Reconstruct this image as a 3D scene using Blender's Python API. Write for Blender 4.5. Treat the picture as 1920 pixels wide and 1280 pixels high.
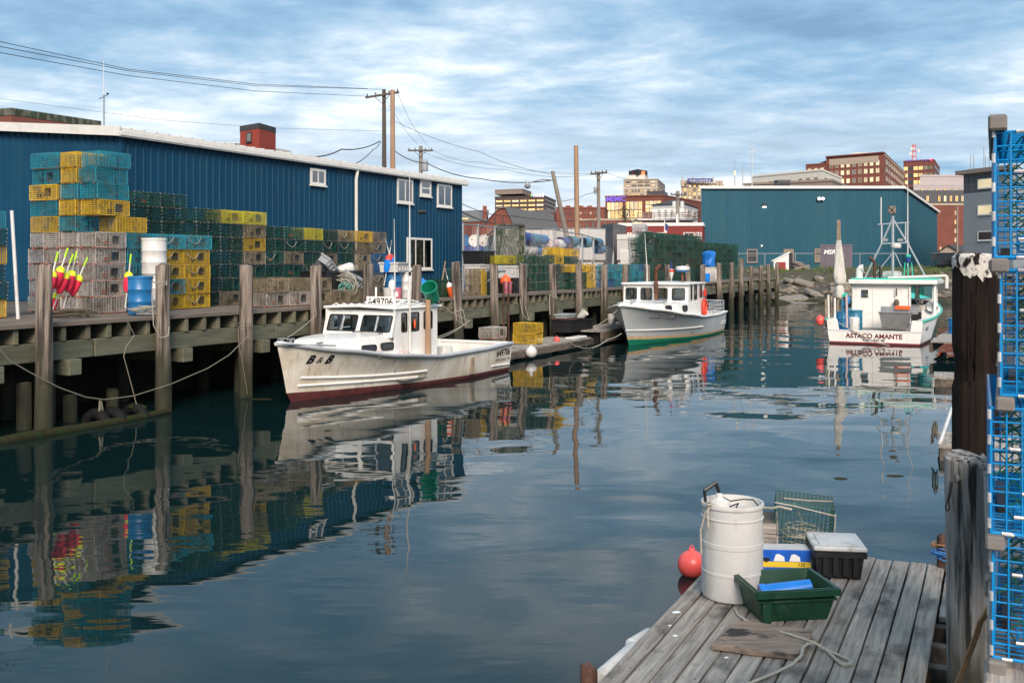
import bpy, bmesh, math, random
from mathutils import Vector, Matrix
R = math.radians
rnd = random.Random(7)
sc = bpy.context.scene
C = sc.collection
for o in list(bpy.data.objects): bpy.data.objects.remove(o)

# ------------------------------------------------------------------ camera
F, V0, H = 1900.0, 495.0, 3.25            # focal length and horizon of the 1920 x 1280 photograph, eye height over the water
cd = bpy.data.cameras.new('camera'); cam = bpy.data.objects.new('camera', cd); C.objects.link(cam)
cd.sensor_width = 36; cd.lens = F / 1920 * 36; cd.shift_y = -(640 - V0) / 1920
cd.clip_start = 0.05; cd.clip_end = 9000
cam.location = (0, 0, H); cam.rotation_euler = (R(90), 0, 0)
sc.camera = cam

# ------------------------------------------------------------------ sky and sun
SUN = Vector((0.08, -0.96, 0.60)).normalized()       # towards the sun: low behind the camera
w = bpy.data.worlds.new('World'); sc.world = w; w.use_nodes = True
nt = w.node_tree; nt.nodes.clear()
def N(t, kind, **kw):
    n = t.nodes.new(kind)
    for k, v in kw.items(): setattr(n, k, v)
    return n
def ramp(t, stops, interp='LINEAR'):
    n = t.nodes.new('ShaderNodeValToRGB'); cr = n.color_ramp; cr.interpolation = interp
    while len(cr.elements) < len(stops): cr.elements.new(0.5)
    for e, (p, c) in zip(cr.elements, stops):
        e.position = p; e.color = (c, c, c, 1) if isinstance(c, (int, float)) else (*c, 1)
    return n
def mixc(t, f, a, b, blend='MIX'):
    n = t.nodes.new('ShaderNodeMix'); n.data_type = 'RGBA'; n.blend_type = blend; n.clamp_factor = True
    for i, x in ((0, f), (6, a), (7, b)):
        if isinstance(x, (int, float)): n.inputs[i].default_value = x
        elif isinstance(x, tuple): n.inputs[i].default_value = (*x[:3], 1)
        else: t.links.new(x, n.inputs[i])
    return n.outputs[2]
def math_(t, op, a, b=None, c=None):
    n = t.nodes.new('ShaderNodeMath'); n.operation = op
    for i, x in enumerate((a, b, c)):
        if x is None: continue
        if isinstance(x, (int, float)): n.inputs[i].default_value = x
        else: t.links.new(x, n.inputs[i])
    return n.outputs[0]
L = nt.links.new
sky = N(nt, 'ShaderNodeTexSky', sky_type='NISHITA', sun_disc=False)
sky.sun_elevation = math.asin(SUN.z); sky.sun_rotation = math.atan2(SUN.x, SUN.y); sky.altitude = 0
sky.air_density = 1.0; sky.dust_density = 1.0
tc = N(nt, 'ShaderNodeTexCoord'); sep = N(nt, 'ShaderNodeSeparateXYZ'); L(tc.outputs['Generated'], sep.inputs[0])
zz = math_(nt, 'ADD', math_(nt, 'MAXIMUM', sep.outputs[2], 0.0), 0.09)     # cloud deck seen in perspective
px = math_(nt, 'DIVIDE', sep.outputs[0], zz); py = math_(nt, 'DIVIDE', sep.outputs[1], zz)
cmb = N(nt, 'ShaderNodeCombineXYZ'); L(px, cmb.inputs[0]); L(py, cmb.inputs[1])
def cloud(scale, detail, rough, loc, sx=1.0, dist=0.0):
    mp = N(nt, 'ShaderNodeMapping'); L(cmb.outputs[0], mp.inputs[0]); mp.inputs['Location'].default_value = loc
    mp.inputs['Rotation'].default_value = (0, 0, R(-12)); mp.inputs['Scale'].default_value = (scale * sx, scale, 1)
    n = N(nt, 'ShaderNodeTexNoise'); L(mp.outputs[0], n.inputs['Vector'])
    n.inputs['Scale'].default_value = 1; n.inputs['Detail'].default_value = detail
    n.inputs['Roughness'].default_value = rough; n.inputs['Distortion'].default_value = dist
    return n.outputs['Fac']
n1 = cloud(0.70, 10, 0.55, (3.1, 1.7, 0), 0.9, 0.15)
n2 = cloud(2.6, 9, 0.62, (8.4, 5.2, 0), 0.9, 0.25)
n3 = cloud(0.16, 2, 0.5, (1.3, 9.0, 0), 1.0)
n4 = cloud(7.0, 6, 0.6, (2.4, 7.2, 0), 0.9, 0.2)
big = math_(nt, 'ADD', math_(nt, 'ADD', math_(nt, 'MULTIPLY', n1, 0.72), math_(nt, 'MULTIPLY', n4, 0.12)), math_(nt, 'ADD', math_(nt, 'MULTIPLY', n2, 0.42), math_(nt, 'MULTIPLY', n3, 0.20)))
CL = 10.0
cr = ramp(nt, [(0.58, (0.15, 0.265, 0.40)), (0.68, (0.225, 0.375, 0.53)), (0.76, (0.365, 0.49, 0.61)), (0.83, (0.575, 0.66, 0.745)), (0.91, (0.92, 0.91, 0.91))])
L(big, cr.inputs[0])
hz = ramp(nt, [(0.0, 0.7), (0.08, 0.45), (0.17, 0.0)]); L(sep.outputs[2], hz.inputs[0])
hb = cloud(0.32, 5, 0.5, (2.0, 4.0, 0), 0.35, 0.2)
hr = ramp(nt, [(0.43, 0.0), (0.60, 1.0)]); L(hb, hr.inputs[0])
glow = mixc(nt, math_(nt, 'MULTIPLY', hz.outputs[0], hr.outputs[0]), cr.outputs[0], (0.92, 0.86, 0.84))
cl10 = N(nt, 'ShaderNodeVectorMath', operation='SCALE'); L(glow, cl10.inputs[0]); cl10.inputs['Scale'].default_value = CL
skym = mixc(nt, 0.90, sky.outputs[0], cl10.outputs[0])
bg = N(nt, 'ShaderNodeBackground'); L(skym, bg.inputs[0]); bg.inputs[1].default_value = 0.076
wo = N(nt, 'ShaderNodeOutputWorld'); L(bg.outputs[0], wo.inputs[0])
sl = bpy.data.lights.new('sun', 'SUN'); sl.energy = 2.35; sl.angle = R(24); sl.color = (1.0, 0.86, 0.73)
so = bpy.data.objects.new('sun', sl); C.objects.link(so); so.rotation_euler = SUN.to_track_quat('Z', 'Y').to_euler()
vs = sc.view_settings; vs.view_transform = 'Standard'; vs.look = 'None'; vs.exposure = 0.98; vs.gamma = 1.0; vs.use_curve_mapping = False
sc.cycles.use_denoising = True
sc.cycles.max_bounces = 8; sc.cycles.transparent_max_bounces = 24; sc.cycles.glossy_bounces = 4; sc.cycles.diffuse_bounces = 3
sc.cycles.caustics_reflective = False; sc.cycles.caustics_refractive = False

# ------------------------------------------------------------------ placing
TH = math.atan(940 / 1900); SX, CY = math.sin(TH), math.cos(TH)
OY = H * F / 274; OX = (305 - 960) / F * OY
WRZ = math.pi / 2 - TH                     # local x runs along the wharf, local y inland
DECK = 2.10
def W(s, t, z=0.0): return Vector((OX + SX * s - CY * t, OY + CY * s + SX * t, z))
def su(u, t):
    k = (u - 960) / F
    return (k * (OY + SX * t) - OX + CY * t) / (SX - k * CY)
def at(u, D, z=0.0): return Vector(((u - 960) / F * D, D, z))
def zv(v, D): return H - (v - V0) * D / F
def gp(u, v, z):
    D = (H - z) * F / (v - V0); return at(u, D, z)

# ------------------------------------------------------------------ mesh building
class MB:
    def __init__(s): s.v = []; s.f = []
    def add(s, vs, fs):
        b = len(s.v); s.v += [tuple(x) for x in vs]; s.f += [tuple(b + i for i in f) for f in fs]; return s
    def hexa(s, p):       # 8 points, bottom ring then top ring
        return s.add(p, [(3, 2, 1, 0), (4, 5, 6, 7), (0, 1, 5, 4), (1, 2, 6, 5), (2, 3, 7, 6), (3, 0, 4, 7)])
    def box(s, x0, x1, y0, y1, z0, z1, m=None):
        p = [(x0, y0, z0), (x1, y0, z0), (x1, y1, z0), (x0, y1, z0), (x0, y0, z1), (x1, y0, z1), (x1, y1, z1), (x0, y1, z1)]
        if m is not None: p = [m @ Vector(q) for q in p]
        return s.hexa(p)
    def bar(s, p, q, a, b=None):
        p, q = Vector(p), Vector(q); b = b or a; d = (q - p).normalized()
        up = Vector((0, 0, 1)) if abs(d.z) < 0.95 else Vector((0, 1, 0))
        x = d.cross(up).normalized() * a / 2; y = x.cross(d).normalized() * b / 2
        return s.hexa([p - x - y, p + x - y, p + x + y, p - x + y, q - x - y, q + x - y, q + x + y, q - x + y])
    def wire(s, p, q, a):                  # open four-sided wire
        p, q = Vector(p), Vector(q); d = (q - p).normalized()
        up = Vector((0, 0, 1)) if abs(d.z) < 0.9 else Vector((0, 1, 0))
        x = d.cross(up).normalized() * a / 2; y = x.cross(d).normalized() * a / 2
        return s.add([p - x - y, p + x - y, p + x + y, p - x + y, q - x - y, q + x - y, q + x + y, q - x + y],
                     [(0, 1, 5, 4), (1, 2, 6, 5), (2, 3, 7, 6), (3, 0, 4, 7)])
    def tube(s, pts, r, n=6, caps=True, closed=False):
        pts = [Vector(p) for p in pts]; m = len(pts); rs = r if isinstance(r, (list, tuple)) else [r] * m
        b = len(s.v); prev = None
        for i, p in enumerate(pts):
            a = pts[(i - 1) % m] if (closed or i > 0) else p; c = pts[(i + 1) % m] if (closed or i < m - 1) else p
            d = (c - a)
            d = d.normalized() if d.length > 1e-9 else Vector((0, 0, 1))
            if prev is None:
                up = Vector((0, 0, 1)) if abs(d.z) < 0.9 else Vector((1, 0, 0)); x = d.cross(up).normalized()
            else:
                x = prev - d * prev.dot(d); x = x.normalized() if x.length > 1e-6 else d.orthogonal().normalized()
            prev = x; y = d.cross(x)
            for k in range(n):
                t = 2 * math.pi * k / n; q = p + (x * math.cos(t) + y * math.sin(t)) * rs[i]; s.v.append(tuple(q))
        for i in range(m if closed else m - 1):
            j = (i + 1) % m
            for k in range(n):
                k2 = (k + 1) % n; s.f.append((b + i * n + k, b + i * n + k2, b + j * n + k2, b + j * n + k))
        if caps and not closed:
            s.f.append(tuple(b + k for k in range(n))[::-1]); s.f.append(tuple(b + (m - 1) * n + k for k in range(n)))
        return s
    def lathe(s, prof, n=20, m=None):
        b = len(s.v)
        for r, z in prof:
            for k in range(n):
                t = 2 * math.pi * k / n; q = Vector((r * math.cos(t), r * math.sin(t), z)); s.v.append(tuple(m @ q if m is not None else q))
        for i in range(len(prof) - 1):
            for k in range(n):
                k2 = (k + 1) % n; s.f.append((b + i * n + k, b + i * n + k2, b + (i + 1) * n + k2, b + (i + 1) * n + k))
        s.f.append(tuple(b + k for k in range(n))[::-1]); s.f.append(tuple(b + (len(prof) - 1) * n + k for k in range(n)))
        return s
    def prism(s, poly, d, fn=None):        # poly of 3-D points, extruded by vector d
        poly = [Vector(p) for p in poly]; d = Vector(d); n = len(poly); b = len(s.v)
        s.v += [tuple(p) for p in poly] + [tuple(p + d) for p in poly]
        s.f.append(tuple(b + i for i in range(n))[::-1]); s.f.append(tuple(b + n + i for i in range(n)))
        for i in range(n): j = (i + 1) % n; s.f.append((b + i, b + j, b + n + j, b + n + i))
        return s
    def grid(s, fn, nu, nv):
        b = len(s.v)
        for i in range(nu + 1):
            for j in range(nv + 1): s.v.append(tuple(fn(i / nu, j / nv)))
        for i in range(nu):
            for j in range(nv):
                a = b + i * (nv + 1) + j; s.f.append((a, a + nv + 1, a + nv + 2, a + 1))
        return s
    def mesh(s, name, mat=None, smooth=False, bevel=0.0, fix=True):
        me = bpy.data.meshes.new(name); me.from_pydata(s.v, [], s.f)
        if fix or bevel:
            bm = bmesh.new(); bm.from_mesh(me)
            if fix: bmesh.ops.recalc_face_normals(bm, faces=bm.faces)
            if bevel:
                es = [e for e in bm.edges if len(e.link_faces) == 2 and e.calc_face_angle(0) > 0.6]
                bmesh.ops.bevel(bm, geom=es, offset=bevel, segments=1, affect='EDGES', clamp_overlap=True)
            bm.to_mesh(me); bm.free()
        if smooth:
            me.polygons.foreach_set('use_smooth', [True] * len(me.polygons))
            try: me.set_sharp_from_angle(angle=R(40))
            except Exception: pass
        if mat: me.materials.append(MT[mat])
        me.update(); return me
    def build(s, name, mat, parent=None, smooth=False, bevel=0.0, world=False, loc=None, rz=0.0, fix=True):
        me = s.mesh(name, mat, smooth, bevel, fix)
        if world and parent is not None: me.transform(Matrix.Translation(-wloc(parent)))
        return inst(name, me, parent, loc, rz)
def wloc(o):
    v = Vector(o.location); p = o.parent
    while p: v = v + p.location; p = p.parent
    return v
def inst(name, me, parent=None, loc=None, rz=0.0):
    o = bpy.data.objects.new(name, me); C.objects.link(o)
    if parent is not None: o.parent = parent
    if loc is not None: o.location = loc
    if rz: o.rotation_euler = (0, 0, rz)
    return o
def tag(o, label, cat, group=None, kind=None):
    if label: o['label'] = label
    if cat: o['category'] = cat
    if group: o['group'] = group
    if kind: o['kind'] = kind
    return o
def thing(name, label, cat, loc=(0, 0, 0), rz=0.0, group=None):
    o = bpy.data.objects.new(name, None); C.objects.link(o); o.location = loc; o.rotation_euler = (0, 0, rz); o.empty_display_size = 0.1
    return tag(o, label, cat, group)
def struct(o, label=None): o['kind'] = 'structure'; (label and o.__setitem__('label', label)); return o
def kids(o): return [c for c in C.objects if c.parent == o]
PROTOS = []
class Proto:                                # one thing with its parts; put() links copies of it
    def __init__(s, root):
        PROTOS.append(s)
        s.root = root; s.tree = [(c, kids(c)) for c in kids(root)]; s.used = False
    def put(s, loc, rz, label, group=None, rot=None):
        if not s.used: r = s.root; s.used = True
        else:
            r = s.root.copy(); C.objects.link(r)
            for c, gs in s.tree:
                k = c.copy(); C.objects.link(k); k.parent = r
                for g in gs: q = g.copy(); C.objects.link(q); q.parent = k
        r.location = loc; r.rotation_euler = rot if rot else (0, 0, rz); r['label'] = label
        if group: r['group'] = group
        return r
_TX = {}
def text_mesh(s, size, bold=0.0, shear=0.0, extrude=0.0, align='CENTER'):
    cu = bpy.data.curves.new('t', 'FONT'); cu.body = s; cu.size = size; cu.offset = bold; cu.shear = shear; cu.extrude = extrude
    cu.align_x = align; cu.resolution_u = 4
    o = bpy.data.objects.new('t', cu); C.objects.link(o)
    bpy.context.view_layer.update(); dg = bpy.context.evaluated_depsgraph_get()
    me = bpy.data.meshes.new_from_object(o.evaluated_get(dg)); bpy.data.objects.remove(o); bpy.data.curves.remove(cu); return me
def lettering(s, size, mat, parent, fn, bold=0.0, shear=0.0, name='lettering', align='CENTER'):
    me = text_mesh(s, size, bold, shear, 0, align)
    for v in me.vertices: v.co = fn(v.co.x, v.co.y)
    me.materials.clear(); me.materials.append(MT[mat]); me.update()
    return inst(name, me, parent)

# ------------------------------------------------------------------ materials
MT = {}
def shade(c, k): return tuple(min(1.0, max(0.0, x * k)) for x in c)
def M(name, col, rough=0.6, var=0.15, scale=5.0, bump=0.1, metal=0.0, col2=None, th=(0.5, 0.62), s2=None, stretch=(1, 1, 1), rand=0.08, spec=0.5, coat=0.0, tide=None, st2=None, bs=None, detail=6, streak=None):
    m = bpy.data.materials.new(name); m.use_nodes = True; t = m.node_tree; t.nodes.clear(); l = t.links.new
    out = N(t, 'ShaderNodeOutputMaterial'); b = N(t, 'ShaderNodeBsdfPrincipled'); l(b.outputs[0], out.inputs[0])
    b.inputs['Metallic'].default_value = metal; b.inputs['Specular IOR Level'].default_value = spec; b.inputs['Coat Weight'].default_value = coat
    tc = N(t, 'ShaderNodeTexCoord'); oi = N(t, 'ShaderNodeObjectInfo')
    off = N(t, 'ShaderNodeVectorMath', operation='ADD'); l(tc.outputs['Object'], off.inputs[0])
    k = math_(t, 'MULTIPLY', oi.outputs['Random'], 37.0); l(k, off.inputs[1])
    def nz(sc_, st, det=detail):
        mp = N(t, 'ShaderNodeMapping'); l(off.outputs[0], mp.inputs[0]); mp.inputs['Scale'].default_value = st
        n = N(t, 'ShaderNodeTexNoise'); l(mp.outputs[0], n.inputs['Vector']); n.inputs['Scale'].default_value = sc_; n.inputs['Detail'].default_value = det
        n.inputs['Roughness'].default_value = 0.6
        return n.outputs['Fac']
    n1 = nz(scale, stretch)
    r1 = ramp(t, [(0.28, shade(col, 1 - var)), (0.72, shade(col, 1 + var))]); l(n1, r1.inputs[0]); c = r1.outputs[0]
    if col2 is not None:
        n2 = nz(s2 or scale * 0.4, st2 or stretch); r2 = ramp(t, [(th[0], 0.0), (th[1], 1.0)]); l(n2, r2.inputs[0]); c = mixc(t, r2.outputs[0], c, col2)
    if streak is not None:                  # thin vertical runs of rust and grime
        rs = ramp(t, [(0.56, 0.0), (0.74, streak[3])]); l(nz(7.0, (1, 1, 0.07), 4), rs.inputs[0]); c = mixc(t, rs.outputs[0], c, tuple(streak[:3]))
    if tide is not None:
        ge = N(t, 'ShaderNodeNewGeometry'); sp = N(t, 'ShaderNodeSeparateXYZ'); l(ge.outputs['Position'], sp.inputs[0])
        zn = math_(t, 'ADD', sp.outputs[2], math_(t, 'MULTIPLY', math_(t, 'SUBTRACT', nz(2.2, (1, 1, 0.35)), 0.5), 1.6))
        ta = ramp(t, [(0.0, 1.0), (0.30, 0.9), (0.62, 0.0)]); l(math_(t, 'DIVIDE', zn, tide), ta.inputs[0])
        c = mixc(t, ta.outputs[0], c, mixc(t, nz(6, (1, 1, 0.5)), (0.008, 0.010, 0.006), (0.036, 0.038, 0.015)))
    if rand:
        v = math_(t, 'ADD', math_(t, 'MULTIPLY', oi.outputs['Random'], 2 * rand), 1 - rand)
        hs = N(t, 'ShaderNodeHueSaturation'); l(v, hs.inputs['Value']); l(c, hs.inputs['Color']); c = hs.outputs[0]
    l(c, b.inputs['Base Color'])
    rr = math_(t, 'ADD', math_(t, 'MULTIPLY', math_(t, 'SUBTRACT', n1, 0.5), 0.25), rough); l(rr, b.inputs['Roughness'])
    if bump:
        bp = N(t, 'ShaderNodeBump'); bp.inputs['Strength'].default_value = bump; bp.inputs['Distance'].default_value = 0.02
        l(nz(bs, stretch) if bs else n1, bp.inputs['Height']); l(bp.outputs[0], b.inputs['Normal'])
    MT[name] = m; return m
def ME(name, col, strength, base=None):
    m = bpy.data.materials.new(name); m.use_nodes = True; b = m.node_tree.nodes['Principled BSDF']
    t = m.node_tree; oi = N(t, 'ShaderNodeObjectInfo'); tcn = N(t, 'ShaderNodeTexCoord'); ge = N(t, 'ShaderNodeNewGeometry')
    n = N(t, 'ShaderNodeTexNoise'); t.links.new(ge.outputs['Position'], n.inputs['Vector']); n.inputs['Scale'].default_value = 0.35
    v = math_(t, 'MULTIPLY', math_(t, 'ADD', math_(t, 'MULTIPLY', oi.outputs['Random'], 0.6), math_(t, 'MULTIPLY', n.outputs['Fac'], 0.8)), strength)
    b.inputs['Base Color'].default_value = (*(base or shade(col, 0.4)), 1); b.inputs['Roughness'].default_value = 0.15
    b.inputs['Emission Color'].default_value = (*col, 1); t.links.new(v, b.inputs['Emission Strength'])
    MT[name] = m
def glass(name, tint, fac, refl=1.45):
    m = bpy.data.materials.new(name); m.use_nodes = True; t = m.node_tree; t.nodes.clear(); l = t.links.new
    out = N(t, 'ShaderNodeOutputMaterial'); tr = N(t, 'ShaderNodeBsdfTransparent'); tr.inputs[0].default_value = (*tint, 1)
    gl = N(t, 'ShaderNodeBsdfGlossy'); gl.inputs['Roughness'].default_value = 0.02; gl.inputs[0].default_value = (0.9, 0.95, 1, 1)
    fr = N(t, 'ShaderNodeFresnel'); fr.inputs[0].default_value = refl; mx = N(t, 'ShaderNodeMixShader')
    l(math_(t, 'ADD', math_(t, 'MULTIPLY', fr.outputs[0], 1.6), fac), mx.inputs[0]); l(tr.outputs[0], mx.inputs[1]); l(gl.outputs[0], mx.inputs[2]); l(mx.outputs[0], out.inputs[0])
    MT[name] = m
M('pile', (0.215, 0.172, 0.14), 0.9, 0.55, 26, 1.0, col2=(0.04, 0.031, 0.025), th=(0.47, 0.60), s2=11, stretch=(1, 1, 0.05), rand=0.22, tide=3.1)  # tide stain, made darker and higher to add under-wharf shade as well
M('dark_pile', (0.012, 0.008, 0.0065), 0.85, 0.6, 34, 1.0, col2=(0.034, 0.02, 0.014), th=(0.5, 0.75), s2=16, stretch=(1, 1, 0.04), rand=0, spec=0.15)
M('pile_paint', (0.55, 0.51, 0.46), 0.85, 0.2, 30, 0.6, col2=(0.015, 0.01, 0.009), th=(0.52, 0.56), s2=13, stretch=(1, 1, 0.5), rand=0, spec=0.2)
M('grey_pile', (0.27, 0.255, 0.24), 0.88, 0.5, 40, 1.0, col2=(0.022, 0.019, 0.016), th=(0.50, 0.60), s2=17, stretch=(1, 1, 0.05), rand=0, tide=1.5)
M('beam', (0.115, 0.115, 0.078), 0.85, 0.35, 10, 0.5, col2=(0.07, 0.075, 0.045), th=(0.5, 0.75), s2=3, stretch=(0.15, 1, 1), rand=0.18)
M('joist', (0.135, 0.122, 0.085), 0.85, 0.3, 9, 0.4, col2=(0.10, 0.11, 0.055), th=(0.5, 0.7), s2=4, rand=0.22)
M('deck_board', (0.15, 0.12, 0.095), 0.85, 0.3, 12, 0.4, stretch=(0.12, 1, 1), rand=0.15)
M('float_plank', (0.335, 0.295, 0.255), 0.92, 0.45, 30, 1.0, col2=(0.06, 0.054, 0.05), th=(0.52, 0.70), s2=2.4, stretch=(0.07, 1, 1), st2=(0.7, 1, 1), rand=0.16)
M('float_wood', (0.13, 0.10, 0.075), 0.85, 0.4, 16, 0.6, col2=(0.03, 0.03, 0.02), th=(0.48, 0.68), s2=3, stretch=(0.2, 1, 1), rand=0.2)
M('board_wood', (0.27, 0.20, 0.15), 0.85, 0.35, 24, 0.8, col2=(0.035, 0.032, 0.03), th=(0.50, 0.58), s2=3.6, stretch=(0.16, 1, 1), st2=(0.5, 1, 1), rand=0)
M('new_wood', (0.36, 0.22, 0.13), 0.7, 0.3, 9, 0.3, col2=(0.24, 0.14, 0.08), th=(0.45, 0.75), s2=4, stretch=(1, 1, 0.07), rand=0.05)
M('old_pole', (0.085, 0.068, 0.055), 0.85, 0.4, 10, 0.5, stretch=(1, 1, 0.06), rand=0.05)
M('grey_pole', (0.24, 0.205, 0.17), 0.8, 0.35, 10, 0.4, stretch=(1, 1, 0.06), rand=0.05)
M('lath', (0.30, 0.23, 0.16), 0.8, 0.3, 8, 0.2, stretch=(0.2, 1, 1))
M('siding_blue', (0.0035, 0.047, 0.10), 0.55, 0.10, 1.2, 0.02, col2=(0.006, 0.056, 0.104), th=(0.45, 0.7), s2=0.5, rand=0.07, st2=(2, 2, 0.2), spec=0.2, streak=(0.016, 0.064, 0.10, 0.6))
M('siding_teal', (0.014, 0.082, 0.125), 0.55, 0.10, 0.8, 0.02, col2=(0.02, 0.092, 0.125), th=(0.45, 0.7), s2=0.3, rand=0.03, st2=(2, 2, 0.2), spec=0.25)
M('trim_white', (0.72, 0.69, 0.64), 0.55, 0.08, 4, 0.03, col2=(0.5, 0.46, 0.4), th=(0.58, 0.75), s2=2)
M('roof_metal', (0.55, 0.54, 0.52), 0.4, 0.1, 2, 0.03)
M('boat_white', (0.80, 0.775, 0.73), 0.35, 0.05, 3, 0.02, col2=(0.62, 0.56, 0.47), th=(0.55, 0.78), s2=1.3, coat=0.1, rand=0.02, streak=(0.45, 0.37, 0.26, 0.4))
M('hull_white', (0.72, 0.66, 0.575), 0.38, 0.06, 2, 0.02, col2=(0.47, 0.385, 0.27), th=(0.44, 0.70), s2=1.1, stretch=(1, 1, 1), st2=(1.0, 1, 0.8), rand=0, streak=(0.24, 0.165, 0.09, 0.55))
M('hull_grey', (0.47, 0.49, 0.50), 0.42, 0.06, 3, 0.02, col2=(0.54, 0.53, 0.46), th=(0.46, 0.68), s2=1.0, rand=0, streak=(0.24, 0.22, 0.18, 0.6))
M('paint_red', (0.105, 0.022, 0.022), 0.7, 0.35, 6, 0.2, col2=(0.045, 0.018, 0.014), th=(0.5, 0.7), s2=4)
M('paint_green', (0.004, 0.17, 0.095), 0.6, 0.2, 5, 0.1)
M('paint_tan', (0.46, 0.31, 0.16), 0.6, 0.2, 5, 0.1)
M('paint_dark', (0.02, 0.02, 0.022), 0.7, 0.2, 5, 0.1)
M('line_red', (0.28, 0.02, 0.02), 0.5, 0.1, 5, 0)
M('seafoam', (0.03, 0.50, 0.36), 0.4, 0.1, 3, 0.02)
M('rail_grey', (0.40, 0.41, 0.42), 0.5, 0.12, 8, 0.05)
M('black', (0.012, 0.012, 0.013), 0.5, 0.2, 8, 0.05)
M('black_rubber', (0.009, 0.009, 0.009), 0.75, 0.4, 9, 0.3, spec=0.2, col2=(0.016, 0.026, 0.008), th=(0.56, 0.7), s2=5)
M('letter_black', (0.01, 0.01, 0.012), 0.5, 0, 5, 0, rand=0)
M('letter_white', (0.8, 0.8, 0.8), 0.5, 0, 5, 0, rand=0)
M('letter_red', (0.16, 0.025, 0.03), 0.5, 0, 5, 0, rand=0)
M('steel', (0.46, 0.45, 0.44), 0.38, 0.15, 5, 0.05, metal=0.8)
M('galv', (0.30, 0.31, 0.32), 0.5, 0.2, 14, 0.05, metal=0.4)
M('alu', (0.55, 0.56, 0.57), 0.4, 0.1, 6, 0.03, metal=0.6)
M('rust', (0.10, 0.045, 0.028), 0.85, 0.5, 14, 0.4, col2=(0.04, 0.022, 0.018), th=(0.45, 0.65), s2=8)
M('copper', (0.20, 0.075, 0.04), 0.5, 0.4, 9, 0.1, metal=0.6)
M('rope_old', (0.20, 0.18, 0.135), 0.9, 0.35, 60, 0.4)
M('rope', (0.40, 0.37, 0.30), 0.9, 0.3, 60, 0.4, rand=0.15)
M('rope_green', (0.12, 0.36, 0.30), 0.9, 0.3, 60, 0.3)
M('rope_brown', (0.30, 0.16, 0.07), 0.9, 0.4, 60, 0.5)
M('rope_blue', (0.04, 0.16, 0.42), 0.9, 0.3, 60, 0.3)
M('cable', (0.012, 0.012, 0.014), 0.6, 0.1, 5, 0)
M('plastic_white', (0.62, 0.60, 0.57), 0.4, 0.06, 5, 0.03, col2=(0.36, 0.32, 0.26), th=(0.54, 0.80), s2=5, st2=(1, 1, 0.35), streak=(0.30, 0.26, 0.20, 0.35))
M('plastic_blue', (0.012, 0.13, 0.32), 0.4, 0.18, 5, 0.04, col2=(0.02, 0.18, 0.36), th=(0.5, 0.7), rand=0.2)
M('plastic_navy', (0.02, 0.05, 0.24), 0.4, 0.15, 5, 0.04, rand=0.15)
M('plastic_teal', (0.02, 0.15, 0.24), 0.4, 0.15, 5, 0.04, rand=0.15)
M('plastic_pink', (0.55, 0.16, 0.22), 0.5, 0.1, 5, 0.03)
M('plastic_rose', (0.56, 0.42, 0.40), 0.5, 0.12, 5, 0.03)
M('plastic_green', (0.005, 0.045, 0.022), 0.42, 0.25, 8, 0.08, col2=(0.05, 0.085, 0.06), th=(0.58, 0.74), s2=11)
M('bucket_green', (0.008, 0.22, 0.13), 0.4, 0.12, 6, 0.04)
M('bright_blue', (0.01, 0.22, 0.75), 0.35, 0.08, 6, 0.02)
M('plastic_black', (0.013, 0.013, 0.014), 0.45, 0.25, 9, 0.08)
M('lid_grey', (0.52, 0.51, 0.49), 0.5, 0.12, 8, 0.05, col2=(0.28, 0.25, 0.21), th=(0.56, 0.72), s2=6)
M('foam_white', (0.62, 0.60, 0.56), 0.7, 0.12, 12, 0.3, col2=(0.40, 0.36, 0.30), th=(0.55, 0.72))
M('buoy_coral', (0.85, 0.11, 0.095), 0.36, 0.12, 3, 0.02, rand=0)
M('buoy_pink', (0.90, 0.035, 0.085), 0.45, 0.08, 5, 0.02)
M('buoy_yellow', (0.75, 0.80, 0.02), 0.45, 0.06, 5, 0.02)
M('buoy_lime', (0.50, 0.85, 0.02), 0.45, 0.06, 5, 0.02)
M('orange', (0.80, 0.12, 0.025), 0.5, 0.12, 5, 0.02)
M('ring_red', (0.62, 0.045, 0.02), 0.5, 0.1, 5, 0.02)
M('tarp_blue', (0.01, 0.16, 0.55), 0.5, 0.2, 5, 0.3)
M('sail', (0.62, 0.59, 0.53), 0.85, 0.1, 6, 0.25, col2=(0.5, 0.46, 0.38), th=(0.5, 0.75), s2=2)
M('brick', (0.20, 0.062, 0.042), 0.85, 0.25, 3, 0.1, col2=(0.15, 0.05, 0.036), th=(0.45, 0.7), s2=0.4, rand=0.06)
M('brick_bright', (0.33, 0.05, 0.028), 0.8, 0.12, 3, 0.1)
M('barn_red', (0.20, 0.022, 0.018), 0.7, 0.15, 3, 0.05)
M('stone_tan', (0.42, 0.33, 0.25), 0.8, 0.12, 2, 0.05, rand=0.03)
M('stone_pale', (0.66, 0.62, 0.54), 0.8, 0.06, 2, 0.03)
M('brown_clad', (0.085, 0.052, 0.042), 0.6, 0.15, 1, 0.03, rand=0.02)
M('taupe', (0.25, 0.19, 0.155), 0.7, 0.08, 1, 0.03)
M('roof_dark', (0.045, 0.043, 0.045), 0.85, 0.25, 2, 0.1)
M('roof_grey', (0.14, 0.135, 0.135), 0.85, 0.2, 2, 0.1)
M('metal_mauve', (0.40, 0.345, 0.335), 0.6, 0.06, 1, 0.02)
M('panel_charcoal', (0.075, 0.072, 0.078), 0.5, 0.06, 1, 0.02)
M('siding_grey', (0.30, 0.315, 0.325), 0.6, 0.06, 2, 0.02, rand=0.03)
M('container', (0.145, 0.12, 0.145), 0.55, 0.15, 2, 0.05)
M('garage_white', (0.62, 0.58, 0.54), 0.6, 0.1, 3, 0.03)
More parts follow.
